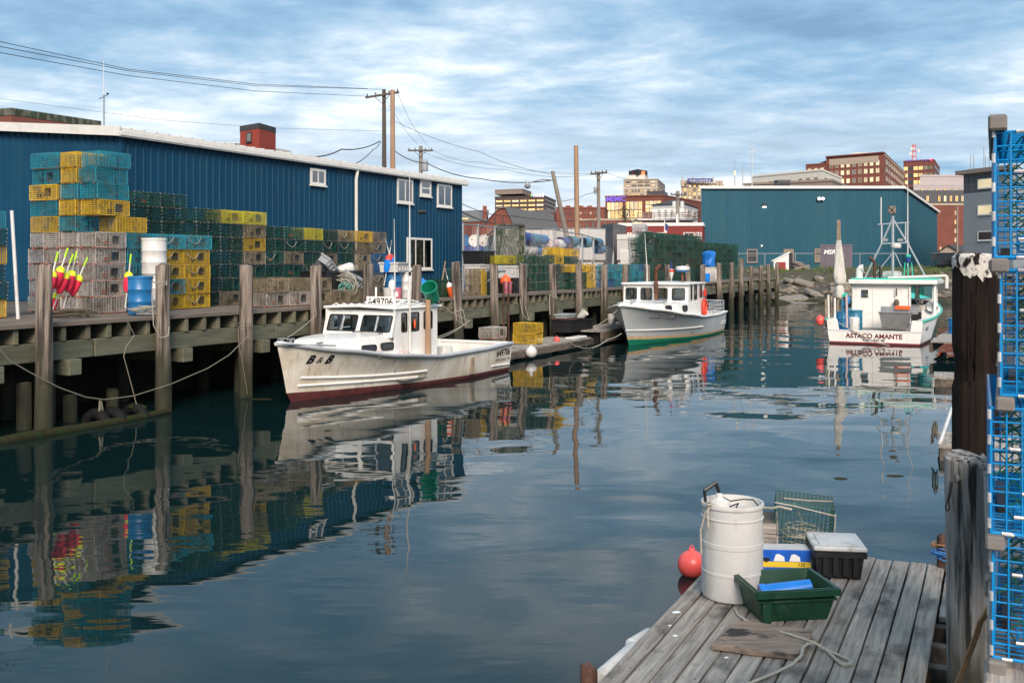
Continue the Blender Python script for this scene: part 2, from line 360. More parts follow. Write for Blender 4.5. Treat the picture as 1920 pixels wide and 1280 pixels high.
M('moss_shingle', (0.16, 0.15, 0.125), 0.9, 0.4, 7, 0.5, col2=(0.03, 0.045, 0.022), th=(0.40, 0.56), s2=3.5, stretch=(1, 1, 0.35), rand=0)
M('concrete', (0.28, 0.255, 0.225), 0.9, 0.15, 2, 0.15)
M('asphalt', (0.06, 0.058, 0.056), 0.9, 0.2, 2, 0.1)
M('land', (0.085, 0.075, 0.062), 0.95, 0.35, 0.6, 0.2)
M('seawall', (0.022, 0.02, 0.017), 0.95, 0.5, 2, 0.9, tide=1.6, rand=0)  # stone colour set near black to carry the shade under the wharf
M('rock', (0.21, 0.175, 0.135), 0.9, 0.35, 4, 0.5, col2=(0.11, 0.09, 0.07), th=(0.48, 0.66), rand=0.45, tide=1.0)
M('bank_earth', (0.07, 0.06, 0.045), 0.95, 0.4, 3, 0.8, tide=1.15, rand=0)
M('rock_slab', (0.23, 0.20, 0.165), 0.9, 0.25, 4, 0.3, rand=0.15)
M('grass', (0.085, 0.135, 0.03), 0.9, 0.4, 1.2, 0, col2=(0.15, 0.13, 0.05), th=(0.45, 0.7))
M('leaf', (0.04, 0.055, 0.025), 0.9, 0.4, 2, 0)
M('car_black', (0.006, 0.006, 0.007), 0.2, 0.1, 5, 0, coat=0.8)
M('flag_blue', (0.03, 0.05, 0.2), 0.8, 0.1, 5, 0)
M('weed', (0.028, 0.025, 0.012), 0.9, 0.4, 12, 0.4, spec=0.15, col2=(0.02, 0.038, 0.008), th=(0.5, 0.62))
M('net_brown', (0.11, 0.09, 0.06), 0.9, 0.4, 20, 0.3)
M('net_green', (0.004, 0.10, 0.05), 0.8, 0.3, 20, 0.2)
M('w_yellow', (0.68, 0.43, 0.03), 0.55, 0.25, 9, 0, col2=(0.22, 0.15, 0.05), th=(0.55, 0.76), s2=3, rand=0.18)
M('w_lemon', (0.52, 0.45, 0.03), 0.55, 0.2, 9, 0, col2=(0.22, 0.18, 0.05), th=(0.58, 0.74), s2=3, rand=0.15)
M('w_teal', (0.025, 0.27, 0.36), 0.55, 0.25, 9, 0, col2=(0.11, 0.12, 0.09), th=(0.52, 0.70), s2=3, rand=0.2)
M('w_green', (0.010, 0.045, 0.036), 0.55, 0.3, 9, 0, col2=(0.045, 0.045, 0.03), th=(0.55, 0.72), s2=3, rand=0.3)
M('w_forest', (0.018, 0.075, 0.056), 0.55, 0.3, 9, 0, col2=(0.05, 0.05, 0.035), th=(0.55, 0.72), s2=3, rand=0.25)
M('w_grey', (0.50, 0.45, 0.41), 0.7, 0.25, 9, 0, col2=(0.24, 0.18, 0.125), th=(0.50, 0.70), s2=3, rand=0.15)
M('w_brown', (0.32, 0.25, 0.165), 0.8, 0.35, 9, 0, col2=(0.11, 0.10, 0.06), th=(0.48, 0.66), s2=3, rand=0.2)
M('w_blue', (0.03, 0.14, 0.34), 0.6, 0.25, 9, 0, col2=(0.13, 0.15, 0.15), th=(0.52, 0.7), s2=3, rand=0.15)
M('near_blue', (0.0, 0.22, 0.52), 0.32, 0.1, 9, 0, rand=0.04, coat=0.2)
M('clip', (0.62, 0.58, 0.56), 0.4, 0.3, 40, 0.1, metal=0.5)
M('runner_grey', (0.19, 0.17, 0.155), 0.85, 0.25, 18, 0.4, stretch=(0.2, 1, 1))
M('runner_wood', (0.20, 0.14, 0.09), 0.85, 0.3, 12, 0.2, stretch=(0.2, 1, 1), rand=0.2)
M('runner_orange', (0.55, 0.12, 0.05), 0.7, 0.25, 9, 0.1)
M('vent_orange', (0.30, 0.07, 0.03), 0.6, 0.2, 9, 0)
M('interior', (0.25, 0.235, 0.21), 0.8, 0.2, 3, 0.05)
M('print_blue', (0.01, 0.10, 0.48), 0.4, 0.2, 7, 0.02)
M('print_yellow', (0.75, 0.52, 0.03), 0.45, 0.05, 5, 0)
M('hivis', (0.35, 0.75, 0.03), 0.8, 0.15, 9, 0.2)
M('sign_purple', (0.035, 0.03, 0.16), 0.5, 0.05, 5, 0)
glass('boat_glass', (0.55, 0.60, 0.62), 0.05)
glass('far_glass', (0.10, 0.11, 0.12), 0.12)
ME('win_glow_gold', (1.0, 0.62, 0.24), 0.75)  # these three panes: emission stands in for reflected sunset glow
ME('win_glow_cream', (1.0, 0.80, 0.48), 0.62)
ME('win_glow_dim', (0.55, 0.40, 0.22), 0.30, (0.05, 0.05, 0.05))
M('win_dark', (0.03, 0.032, 0.036), 0.12, 0.2, 1, 0, spec=0.8)
M('win_grey', (0.20, 0.195, 0.19), 0.25, 0.15, 1, 0)
ME('led_orange', (1.0, 0.22, 0.06), 1.6)
ME('sign_glow', (0.30, 0.18, 1.0), 0.32)
ME('sign_white', (1.0, 0.95, 0.9), 1.2)
ME('sign_heart', (1.0, 0.1, 0.2), 1.2)
ME('lamp_glow', (1.0, 0.95, 0.8), 3.0)
# water: real reflection with a fine ripple that dies away under the wharf
m = bpy.data.materials.new('water'); m.use_nodes = True; t = m.node_tree; b = t.nodes['Principled BSDF']; l = t.links.new
b.inputs['Base Color'].default_value = (0.004, 0.016, 0.017, 1); b.inputs['Roughness'].default_value = 0.015; b.inputs['IOR'].default_value = 1.33; b.inputs['Specular Tint'].default_value = (0.82, 1.0, 0.97, 1)
ge = N(t, 'ShaderNodeNewGeometry')
def wn(scale, rot, sy, det, dist=0.3):
    mp = N(t, 'ShaderNodeMapping'); l(ge.outputs['Position'], mp.inputs[0]); mp.inputs['Rotation'].default_value = (0, 0, rot); mp.inputs['Scale'].default_value = (scale * sy, scale, 1)
    n = N(t, 'ShaderNodeTexNoise'); l(mp.outputs[0], n.inputs['Vector']); n.inputs['Scale'].default_value = 1; n.inputs['Detail'].default_value = det
    n.inputs['Distortion'].default_value = dist; n.inputs['Roughness'].default_value = 0.5
    return n.outputs['Fac']
swell = wn(0.34, R(15), 0.8, 1.0); rip = wn(1.5, R(-8), 0.5, 1.5); fine = wn(6.0, R(12), 0.4, 1.0)
patch = wn(0.05, R(35), 0.6, 2.0); pr = ramp(t, [(0.42, 0.25), (0.62, 1.0)]); l(patch, pr.inputs[0])
hgt = math_(t, 'ADD', math_(t, 'MULTIPLY', swell, 0.056), math_(t, 'MULTIPLY', pr.outputs[0], math_(t, 'ADD', math_(t, 'MULTIPLY', rip, 0.0105), math_(t, 'MULTIPLY', fine, 0.0016))))
bp = N(t, 'ShaderNodeBump'); bp.inputs['Strength'].default_value = 1.0; bp.inputs['Distance'].default_value = 1.0
l(hgt, bp.inputs['Height']); l(bp.outputs[0], b.inputs['Normal'])
MT['water'] = m

# ================================================================== the setting
ORD = ['first', 'second', 'third', 'fourth', 'fifth', 'sixth', 'seventh', 'eighth', 'ninth', 'tenth', 'eleventh', 'twelfth', 'thirteenth', 'fourteenth', 'fifteenth', 'sixteenth',
       'seventeenth', 'eighteenth', 'nineteenth', 'twentieth', 'twenty-first', 'twenty-second', 'twenty-third', 'twenty-fourth', 'twenty-fifth', 'twenty-sixth', 'twenty-seventh', 'twenty-eighth',
       'twenty-ninth', 'thirtieth']
def noise2(x, y):
    return math.sin(x * 1.7 + 3 * math.sin(y * 0.9)) * 0.5 + math.sin(y * 2.3 + 2 * math.sin(x * 1.1 + 1)) * 0.35 + math.sin((x + y) * 4.1) * 0.15
mb = MB(); mb.add([(-400, -300, 0), (900, -300, 0), (900, 130, 0), (-400, 130, 0)], [(0, 1, 2, 3)])
struct(mb.build('water', 'water', fix=False))
G0 = DECK - 0.015
a, b_ = W(-60, 3.3), W(72, 3.3)
mb = MB(); mb.add([(a.x, a.y, G0), (b_.x, b_.y, G0), (20, 99, G0), (400, 99, G0), (4000, 99, G0), (4000, 5000, G0), (-4000, 5000, G0), (-4000, a.y, G0)], [tuple(range(8))])
struct(mb.build('ground', 'land', fix=False))
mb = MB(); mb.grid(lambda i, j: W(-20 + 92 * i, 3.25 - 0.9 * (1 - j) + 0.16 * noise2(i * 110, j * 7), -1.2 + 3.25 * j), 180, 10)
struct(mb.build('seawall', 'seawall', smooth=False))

# ------------------------------------------------------------------ the wharf
S0, S1 = -7.5, 66.5
wh = thing('wharf', 'long weathered timber wharf on pilings along the left bank', 'wharf', W(0, 0, 0), WRZ)
dbm = []
for k in range(3):
    q = MB(); q.box(-3.08, 3.08, -0.094, 0.094, -0.045, 0.045); dbm.append(q.mesh('deck_board', 'deck_board', bevel=0.008))
for i in range(12):
    for j in range(16):
        inst('deck_board', dbm[(i + j) % 3], wh, (S0 + 3.1 + i * 6.18, 0.12 + 0.2 * j, DECK - 0.045 + rnd.uniform(-0.006, 0.006)))
q = MB(); q.box(-0.055, 0.055, -1.6, 1.6, -0.15, 0.15); jm = q.mesh('joist', 'joist', bevel=0.008)
s = S0
while s < S1:
    o = inst('joist', jm, wh, (s, 1.66 + rnd.uniform(-0.03, 0.05), DECK - 0.245)); o.rotation_euler = (0, 0, rnd.uniform(-0.02, 0.02)); s += 0.555 + rnd.uniform(-0.04, 0.04)
for i in range(13):
    q = MB(); q.box(-2.85, 2.85, -0.13, 0.13, -0.185, 0.185); q.build('beam', 'beam', wh, bevel=0.015, loc=(S0 + 2.87 + i * 5.73, 0.24 + rnd.uniform(-0.02, 0.02), DECK - 0.585))
    q = MB(); q.box(-2.85, 2.85, -0.1, 0.1, -0.17, 0.17); q.build('beam', 'beam', wh, bevel=0.015, loc=(S0 + 2.87 + i * 5.73, 2.3, DECK - 0.58))
PU = [(-70, 498), (78, 498), (303, 498), (458, 499), (590, 499), (687, 497), (777, 499), (860, 494), (927, 498), (981, 496), (1037, 496), (1085, 497), (1131, 497), (1170, 497), (1212, 497), (1250, 498),
      (1289, 497), (1316, 497), (1347, 495), (1370, 494), (1388, 485), (1406, 500), (1426, 498), (1440, 496), (1456, 494)]
def pile_mesh(r0, r1, z0, z1, seed, mat, n=16, rings=14, worn=0.05, top=0.0, notch=None):
    g = random.Random(seed); ph = [g.uniform(0, 6.28) for _ in range(6)]; q = MB()
    for i in range(rings + 1):
        f = i / rings; z = z0 + (z1 - z0) * f; r = r0 + (r1 - r0) * f
        if notch and notch[0] < z < notch[1]: r *= 0.90 + 0.03 * math.sin(z * 40)
        for k in range(n):
            t = 2 * math.pi * k / n
            rr = r * (1 + worn * math.sin(3 * t + ph[0] + z * 0.5) + worn * 0.6 * math.sin(5 * t + ph[1] - z * 0.8) + worn * 0.5 * math.sin(z * 2.1 + ph[2] + t) + g.uniform(-0.012, 0.012))
            zt = z + (top * math.sin(t + ph[3]) + g.uniform(-0.015, 0.015) if i == rings else 0)
            q.v.append((rr * math.cos(t), rr * math.sin(t), zt))
        if i: q.f += [((i - 1) * n + k, (i - 1) * n + (k + 1) % n, i * n + (k + 1) % n, i * n + k) for k in range(n)]
    b = len(q.v)
    for k in range(n):
        t = 2 * math.pi * k / n; q.v.append((r1 * 0.82 * math.cos(t), r1 * 0.82 * math.sin(t), z1 + 0.03 + top * 0.8 * math.sin(t + ph[3]) + g.uniform(-0.012, 0.012)))
    q.f += [(rings * n + k, rings * n + (k + 1) % n, b + (k + 1) % n, b + k) for k in range(n)] + [tuple(b + k for k in range(n))]
    return q.mesh('piling', mat, smooth=True, fix=False)
fend = []
for i, (u, v) in enumerate(PU):
    s = su(u, -0.02) if u > 0 else -4.9; D = W(s, 0).y; zt = zv(v, D) + rnd.uniform(-0.02, 0.03)
    me = pile_mesh(0.175, 0.15, -0.9, zt, i, 'pile', worn=rnd.uniform(0.05, 0.085), top=rnd.uniform(0.01, 0.045))
    p = W(s, -0.06, 0); o = inst('piling', me, None, p); fend.append((s, p))
    o.rotation_euler = (rnd.uniform(-0.012, 0.012), rnd.uniform(-0.015, 0.015) - (0.03 if 7 <= i <= 10 else 0), rnd.uniform(0, 6.28) * 0)
    nm = ORD[i - 1] if i else 'zeroth'
    tag(o, 'weathered wooden fender piling, %s from the left along the wharf face' % nm if i else 'weathered wooden fender piling at the left picture edge', 'piling', 'fender pilings of the wharf')
for i, (s, p) in enumerate(fend):
    for t_ in (0.75, 2.0):
        me = pile_mesh(0.17, 0.15, -0.9, 1.12, 40 + i, 'pile', n=12, rings=7) if t_ < 1 else me
        inst('bearing_pile', me, wh, (s + 0.75, t_, 0))
    q = MB(); q.box(-0.15, 0.15, -1.5, 1.5, -0.16, 0.16); q.build('cap_beam', 'beam', wh, bevel=0.012, loc=(s + 0.75, 1.42, 1.18))
for u, vt, dt in ((45, 720, 0.5), (131, 742, 0.55), (211, 733, 0.85)):
    s = su(u, dt); D = W(s, dt).y; o = inst('piling_stub', pile_mesh(0.15, 0.135, -0.9, zv(vt, D), int(u), 'pile', n=12, rings=6, top=0.03), None, W(s, dt, 0))
    tag(o, 'mossy cut-off piling stub %s under the wharf' % {45: 'farthest left', 131: 'just right of the leftmost tall piling', 211: 'behind the floating tyres'}[u], 'piling', 'cut-off piling stubs')

# ------------------------------------------------------------------ ribbed metal buildings
def rib_panel(org, fd, fn, a0, a1, z0, ztop, pitch=0.3, rib=0.028):
    q = MB(); prof = []; a = a0
    k = max(1, round((a1 - a0) / pitch)); p = (a1 - a0) / k
    for i in range(k): prof += [(a, 0), (a + p * 0.70, 0), (a + p * 0.76, rib), (a + p * 0.92, rib), (a + p * 0.98, 0)]; a += p
    prof.append((a1, 0)); b = len(q.v)
    for a, d in prof:
        e = org + fd * a + fn * d; q.v += [(e.x, e.y, z0), (e.x, e.y, ztop(a))]
    q.f += [(2 * i, 2 * i + 2, 2 * i + 3, 2 * i + 1) for i in range(len(prof) - 1)]
    return q
def fbox(q, org, fd, fn, a0, a1, z0, z1, d0, d1, zb=None):   # box on a facade; zb: (z0,z1) at a1 when the piece slopes
    P = lambda a, d, z: (org.x + fd.x * a + fn.x * d, org.y + fd.y * a + fn.y * d, z)
    y0, y1 = zb if zb else (z0, z1)
    q.hexa([P(a0, d0, z0), P(a1, d0, y0), P(a1, d1, y0), P(a0, d1, z0), P(a0, d0, z1), P(a1, d0, y1), P(a1, d1, y1), P(a0, d1, z1)]); return q
def window(parent, org, fd, fn, a0, a1, z0, z1, mulls=1, pane='far_glass', frame='trim_white', fw=0.08, d=0.05, sill=True, rail=False, back='interior'):
    q = MB(); fbox(q, org, fd, fn, a0, a0 + fw, z0, z1, 0, d); fbox(q, org, fd, fn, a1 - fw, a1, z0, z1, 0, d)
    fbox(q, org, fd, fn, a0 + fw, a1 - fw, z1 - fw, z1, 0, d); fbox(q, org, fd, fn, a0 + fw, a1 - fw, z0, z0 + fw, 0, d)
    for i in range(mulls):
        c = a0 + (a1 - a0) * (i + 1) / (mulls + 1); fbox(q, org, fd, fn, c - 0.035, c + 0.035, z0 + fw, z1 - fw, 0, d * 0.8)
    if rail: fbox(q, org, fd, fn, a0 + fw, a1 - fw, (z0 + z1) / 2 - 0.03, (z0 + z1) / 2 + 0.03, 0, d * 0.7)
    if sill: fbox(q, org, fd, fn, a0 - 0.03, a1 + 0.03, z0 - 0.06, z0 - 0.003, 0, d + 0.05)
    wn_ = q.build('window', frame, parent, world=True)
    q = MB(); fbox(q, org, fd, fn, a0 + fw * 0.9, a1 - fw * 0.9, z0 + fw * 0.9, z1 - fw * 0.9, 0.022, 0.03); q.build('pane', pane, wn_, world=True)
    if back:
        q = MB(); m_ = (a0 + a1) / 2; fbox(q, org, fd, fn, a0 + fw * 1.1, m_ - 0.06 if mulls else a1 - 0.3, z0 + fw, z1 - fw, 0.008, 0.012); q.build('blind', 'win_grey', wn_, world=True)
    return wn_
WD = Vector((SX, CY, 0)); WN = Vector((CY, -SX, 0)); WI = -WN      # along the wharf, towards the water, inland
c0 = W(su(228, 6.5), 6.5, 0); LB = su(866, 6.5) - su(228, 6.5); GW = 10.1
EAVE, RIDGE = 7.0, 7.42
B1 = thing('warehouse', 'long blue metal-sided warehouse with white trim behind the trap stacks', 'warehouse', (c0.x, c0.y, G0))
q = MB(); P = [c0 + WD * 0.04 + WI * 0.04, c0 + WD * (LB - 0.04) + WI * 0.04, c0 + WD * (LB - 0.04) + WI * (GW - 0.04), c0 + WD * 0.04 + WI * (GW - 0.04)]
q.prism([(p.x, p.y, G0) for p in P], (0, 0, EAVE - G0)); q.build('wall', 'siding_blue', B1, world=True)
n = 23
for i in range(n):
    q = rib_panel(c0, WD, WN, LB * i / n, LB * (i + 1) / n, G0 + 0.02, lambda a: EAVE + 0.02); q.build('siding_panel', 'siding_blue', B1, world=True)
gt = lambda a: EAVE + (RIDGE - EAVE) * (1 - abs(a - GW / 2) / (GW / 2)) + 0.02
for i in range(11):
    q = rib_panel(c0 + WI * GW, WN, -WD, GW * i / 11, GW * (i + 1) / 11, G0 + 0.02, gt); q.build('siding_panel', 'siding_blue', B1, world=True)
q = MB(); fbox(q, c0, WD, WN, -0.07, 0.03, G0, EAVE, -0.03, 0.05); q.build('corner_trim', 'siding_blue', B1, world=True)
q = MB()                                                   # roof: two thin pitched slabs
for sgn in (0, 1):
    e0, e1 = (-0.18, GW / 2) if sgn == 0 else (GW + 0.18, GW / 2)
    pts = [c0 + WD * -0.2 + WI * e0, c0 + WD * (LB + 0.2) + WI * e0, c0 + WD * (LB + 0.2) + WI * e1, c0 + WD * -0.2 + WI * e1]
    zs = [EAVE + 0.14, EAVE + 0.14, RIDGE + 0.17, RIDGE + 0.17]
    q.prism([(p.x, p.y, z) for p, z in zip(pts, zs)], (0, 0, 0.06))
rf = q.build('roof', 'roof_metal', B1, world=True)
q = MB(); fbox(q, c0, WD, WN, -0.24, LB + 0.24, EAVE - 0.04, EAVE + 0.20, 0.10, 0.22); fbox(q, c0, WD, WN, -0.24, LB + 0.24, EAVE + 0.0, EAVE + 0.12, 0.222, 0.25); q.build('gutter', 'trim_white', B1, world=True)
q = MB()
g0 = c0 + WD * -0.22
fbox(q, g0, WI, -WD, -0.22, GW / 2, EAVE - 0.03, EAVE + 0.25, -0.02, 0.06, zb=(RIDGE, RIDGE + 0.28))
fbox(q, g0, WI, -WD, GW / 2, GW + 0.22, RIDGE, RIDGE + 0.28, -0.02, 0.06, zb=(EAVE - 0.03, EAVE + 0.25)); q.build('rake_trim', 'trim_white', B1, world=True)
for i in range(42):
    a = 0.2 + i * (LB - 0.3) / 41; q = MB(); p0 = c0 + WD * a + WN * 0.19; p1 = c0 + WD * a + WI * (GW / 2)
    q.bar((p0.x, p0.y, EAVE + 0.225), (p1.x, p1.y, RIDGE + 0.255), 0.07, 0.05); q.build('roof_rib', 'roof_metal', rf, world=True)
def on_b1(u, v):
    s = su(u, 6.5); return s - su(228, 6.5), zv(v, W(s, 6.5).y)
for (u0, u1, v0, v1, mu, ra) in ((580, 608, 317, 347, 1, 0), (743, 772, 336, 381, 1, 0), (786, 806, 338, 368, 0, 1), (818, 845, 346, 388, 1, 0), (761, 808, 446, 505, 2, 0)):
    a0, z1 = on_b1(u0, (v0 + 1)); a1, _ = on_b1(u1, v0); z0 = on_b1((u0 + u1) / 2, v1)[1]; z1 = on_b1((u0 + u1) / 2, v0)[1]
    window(B1, c0 + WN * 0.03, WD, WN, a0, a1, z0, z1, mu, rail=bool(ra), fw=0.09 if mu else 0.12)
a, _ = on_b1(664, 300)
q = MB(); p = c0 + WD * a + WN * 0.1; q.tube([(p.x + WN.x * 0.05, p.y + WN.y * 0.05, EAVE - 0.02), (p.x + WN.x * 0.05, p.y + WN.y * 0.05, EAVE - 0.14), (p.x, p.y, EAVE - 0.38), (p.x, p.y, G0 + 0.1)], 0.065, 8); q.build('downspout', 'trim_white', B1, smooth=True, world=True)
a, z = on_b1(783, 397); q = MB(); p = c0 + WD * a + WN * 0.05; q.tube([p + Vector((0, 0, z)), p + WD * 0.55 + Vector((0, 0, z + 0.05))], 0.05, 8); q.build('vent_pipe', 'old_pole', B1, world=True)

# warehouse across the basin
D2 = 115.0; A2 = at(1315, D2); B2p = at(1692, D2); C2 = at(1757, 130); ZT = zv(352, D2); ZC = zv(398, 130); ZB = 2.72
B2 = thing('boat_shed', 'large teal metal-sided boat shed with sloping side roof across the basin', 'warehouse', (A2.x, A2.y, G0))
fdv = (B2p - A2).normalized(); fnv = Vector((fdv.y, -fdv.x, 0)); W2 = (B2p - A2).length
fd3 = (C2 - B2p).normalized(); fn3 = Vector((fd3.y, -fd3.x, 0)); W3 = (C2 - B2p).length
q = MB(); bk = at(1315, 128) + Vector((3, 0, 0))
foot = [A2 - fnv * 0.04, B2p - fnv * 0.04 - fdv * 0.03, C2 - fn3 * 0.04, Vector((bk.x, 130, 0))]
tops = [ZT, ZT, ZC, ZC]
q.add([(p.x, p.y, ZB) for p in foot] + [(p.x, p.y, z - 0.04) for p, z in zip(foot, tops)], [(3, 2, 1, 0), (4, 5, 6, 7), (0, 1, 5, 4), (1, 2, 6, 5), (2, 3, 7, 6), (3, 0, 4, 7)]); q.build('wall', 'siding_teal', B2, world=True)
q = MB(); q.prism([(p.x - 0.02, p.y - 0.02, G0 - 0.05) for p in foot], (0, 0, ZB - G0 + 0.1)); q.build('plinth', 'concrete', B2, world=True)
for i in range(25): rib_panel(A2, fdv, fnv, W2 * i / 25, W2 * (i + 1) / 25, ZB, lambda a: ZT).build('siding_panel', 'siding_teal', B2, world=True)
for i in range(16): rib_panel(B2p, fd3, fn3, W3 * i / 16, W3 * (i + 1) / 16, ZB, lambda a: ZT + (ZC - ZT) * a / W3).build('siding_panel', 'siding_teal', B2, world=True)
q = MB(); ft = [A2 + Vector((-0.3, -0.25, 0)), B2p + Vector((0.1, -0.25, 0)), C2 + Vector((0.35, 0.1, 0)), Vector((bk.x - 0.3, 130.2, 0))]
q.prism([(p.x, p.y, z + 0.02) for p, z in zip(ft, tops)], (0, 0, 0.12)); q.build('roof', 'roof_grey', B2, world=True)
q = MB(); fbox(q, A2, fdv, fnv, -0.3, W2 + 0.2, ZT - 0.12, ZT + 0.18, 0.26, 0.36); q.build('gutter', 'trim_white', B2, world=True)
q = MB(); fbox(q, B2p, fd3, fn3, 0, W3 + 0.4, ZT - 0.1, ZT + 0.17, 0.06, 0.3, zb=(ZC - 0.1, ZC + 0.17)); q.build('rake_trim', 'trim_white', B2, world=True)
for u0, u1, v0, v1, pn in ((1400, 1420, 467, 492, 'win_dark'), (1469, 1488, 467, 493, 'win_glow_dim'), (1527, 1538, 466, 491, 'win_glow_dim')):
    window(B2, A2 + fnv * 0.03, fdv, fnv, (u0 - 1315) / F * D2, (u1 - 1315) / F * D2, zv(v1, D2), zv(v0, D2), 0, pane=pn, frame='taupe', fw=0.12, rail=True, back=None)
for u, v in ((1432.6, 385.5), (1534, 373), (1541, 373)):
    q = MB(); x = (u - 1315) / F * D2; z = zv(v, D2)
    if v > 380: fbox(q, A2, fdv, fnv, x - 0.25, x + 0.25, z - 0.1, z + 0.22, 0.02, 0.25); lamp = q.build('wall_lamp', 'black', B2, world=True); q = MB(); fbox(q, A2, fdv, fnv, x - 0.2, x + 0.2, z - 0.22, z - 0.11, 0.05, 0.24); q.build('lens', 'lamp_glow', lamp, world=True)
    else:
        c = A2 + fdv * x + fnv * 0.3 + Vector((0, 0, z)); mm = Matrix.Translation(c) @ Matrix.Rotation(R(90), 4, 'X'); q.lathe([(0.05, -0.25), (0.2, -0.1), (0.22, 0.1)], 12, mm); lamp = q.build('flood_lamp', 'black', B2, world=True)
        q = MB(); q.lathe([(0.19, 0.11), (0.17, 0.13)], 12, mm); q.build('lens', 'sign_white', lamp, world=True)
x = (1428 - 1315) / F * D2; q = MB(); fbox(q, A2, fdv, fnv, x - 0.1, x + 0.1, zv(461, D2) - 0.1, zv(461, D2) + 0.12, 0.03, 0.1); q.build('meter_box', 'trim_white', B2, world=True)

# ------------------------------------------------------------------ far shore
mb = MB()
def bank(i, j):
    x = 16 + 75 * i; f = j; y = 80.5 + 20 * f; z = -0.9 + 3.25 * min(1, f * 1.15) ** 0.8 + 0.18 * noise2(x * 1.1, y * 1.2) * (1 if f < 0.8 else 0.4) + (0.45 if 0.72 < f < 0.95 else 0)
    return (x, y + 1.3 * math.sin(x * 0.33), z)
mb.grid(bank, 120, 22); shore = struct(mb.build('shore_bank', 'bank_earth', smooth=True))
def rock_mesh(seed, mat, flat=1.0):
    bm = bmesh.new(); bmesh.ops.create_icosphere(bm, subdivisions=1, radius=1.0); g = random.Random(seed)
    for v in bm.verts: v.co = Vector((v.co.x * g.uniform(0.7, 1.2), v.co.y * g.uniform(0.7, 1.2), v.co.z * flat * g.uniform(0.6, 1.1)))
    me = bpy.data.meshes.new('rock'); bm.to_mesh(me); bm.free(); me.materials.append(MT[mat]); return me
RM = [rock_mesh(k, 'rock', 0.7) for k in range(7)]
q = MB(); q.box(-1, 1, -0.6, 0.6, -0.14, 0.14); SLAB = q.mesh('stone_slab', 'rock_slab', bevel=0.04)
for k in range(270):
    i = rnd.uniform(0.02, 0.42) if k < 235 else rnd.uniform(0.42, 0.7); j = rnd.uniform(0.10, 0.78); p = Vector(bank(i, j)); sc_ = rnd.choice([0.2, 0.26, 0.32, 0.42, 0.58]) * rnd.uniform(0.8, 1.3)
    o = inst('stone', RM[k % 7], shore, p + Vector((0, 0, 0.05))); o.scale = (sc_ * 1.3, sc_, sc_); o.rotation_euler = (rnd.uniform(-0.5, 0.5), rnd.uniform(-0.5, 0.5), rnd.uniform(0, 6.28))
for u, v, D, L_, tx, ty, rz in ((1490, 528, 93, 1.3, 0.25, 0.15, 0.4), (1507, 530, 92, 1.1, 0.3, 0.3, -0.4), (1496, 519, 96, 1.2, 0.05, 0, 0.2), (1523, 520, 96, 1.0, 0.1, 0, 0.5), (1535, 553, 87.5, 1.5, 0.35, 0.3, 0.3), (1485, 560, 86, 1.6, 0.2, -0.1, 0.2),
                                  (1510, 571, 84, 1.8, 0.1, 0.05, 0.1), (1465, 566, 85, 1.0, 0.5, 0.5, 0.8), (1580, 545, 89, 1.4, 0.3, 0.1, -0.2), (1560, 520, 96, 1.0, 0.1, 0.1, 0.1), (1640, 540, 92, 1.3, 0.3, 0.2, 0.4)):
    o = inst('stone_slab', SLAB, shore, at(u, D, zv(v, D))); o.scale = (L_ * 0.75, L_ * 0.7, 1); o.rotation_euler = (tx, ty, rz)
q = MB()
for k in range(9000):
    i_ = rnd.uniform(0.0, 0.6); p_ = bank(i_, rnd.uniform(0.70, 1.0) if k % 3 else rnd.uniform(0.6, 0.8)); x, y, z0 = p_; hh = rnd.uniform(0.12, 0.42) * (1.3 if math.sin(x * 1.3) > 0.3 else 0.7); dx, dy = rnd.uniform(-0.2, 0.2), rnd.uniform(-0.15, 0.15)
    a = rnd.uniform(0, 3.14); wx, wy = 0.045 * math.cos(a), 0.045 * math.sin(a)
    q.add([(x - wx, y - wy, z0 - 0.15), (x + wx, y + wy, z0 - 0.15), (x + dx, y + dy, z0 + hh)], [(0, 1, 2)])
tag(q.build('grass', 'grass', fix=False), 'ragged green grass along the top of the far bank', 'grass', kind='stuff')

# ================================================================== boats
def lin(tab, x):
    if x <= tab[0][0]: return tab[0][1]
    for (a, p), (b, q) in zip(tab, tab[1:]):
        if x <= b:
            f = (x - a) / (b - a); f = f * f * (3 - 2 * f) * 0.5 + f * 0.5; return p + (q - p) * f
    return tab[-1][1]
def rring(q, P0, X, Y, x0, x1, y0, y1, rad, wd, d0, d1, n=4):       # rounded rectangular gasket
    Nn = X.cross(Y); out = []; inn = []
    for cx, cy, a0 in ((x1 - rad, y1 - rad, 0), (x0 + rad, y1 - rad, 90), (x0 + rad, y0 + rad, 180), (x1 - rad, y0 + rad, 270)):
        for k in range(n + 1):
            a = R(a0 + 90 * k / n); out.append((cx + rad * math.cos(a), cy + rad * math.sin(a))); inn.append((cx + (rad - wd) * math.cos(a), cy + (rad - wd) * math.sin(a)))
    m = len(out); b = len(q.v); P = lambda c, d: tuple(P0 + X * c[0] + Y * c[1] + Nn * d)
    for d in (d0, d1): q.v += [P(c, d) for c in out]; q.v += [P(c, d) for c in inn]
    for k in range(m):
        j = (k + 1) % m
        q.f += [(b + 2 * m + k, b + 2 * m + j, b + 3 * m + j, b + 3 * m + k), (b + k, b + j, b + 2 * m + j, b + 2 * m + k), (b + m + j, b + m + k, b + 3 * m + k, b + 3 * m + j)]
    return inn
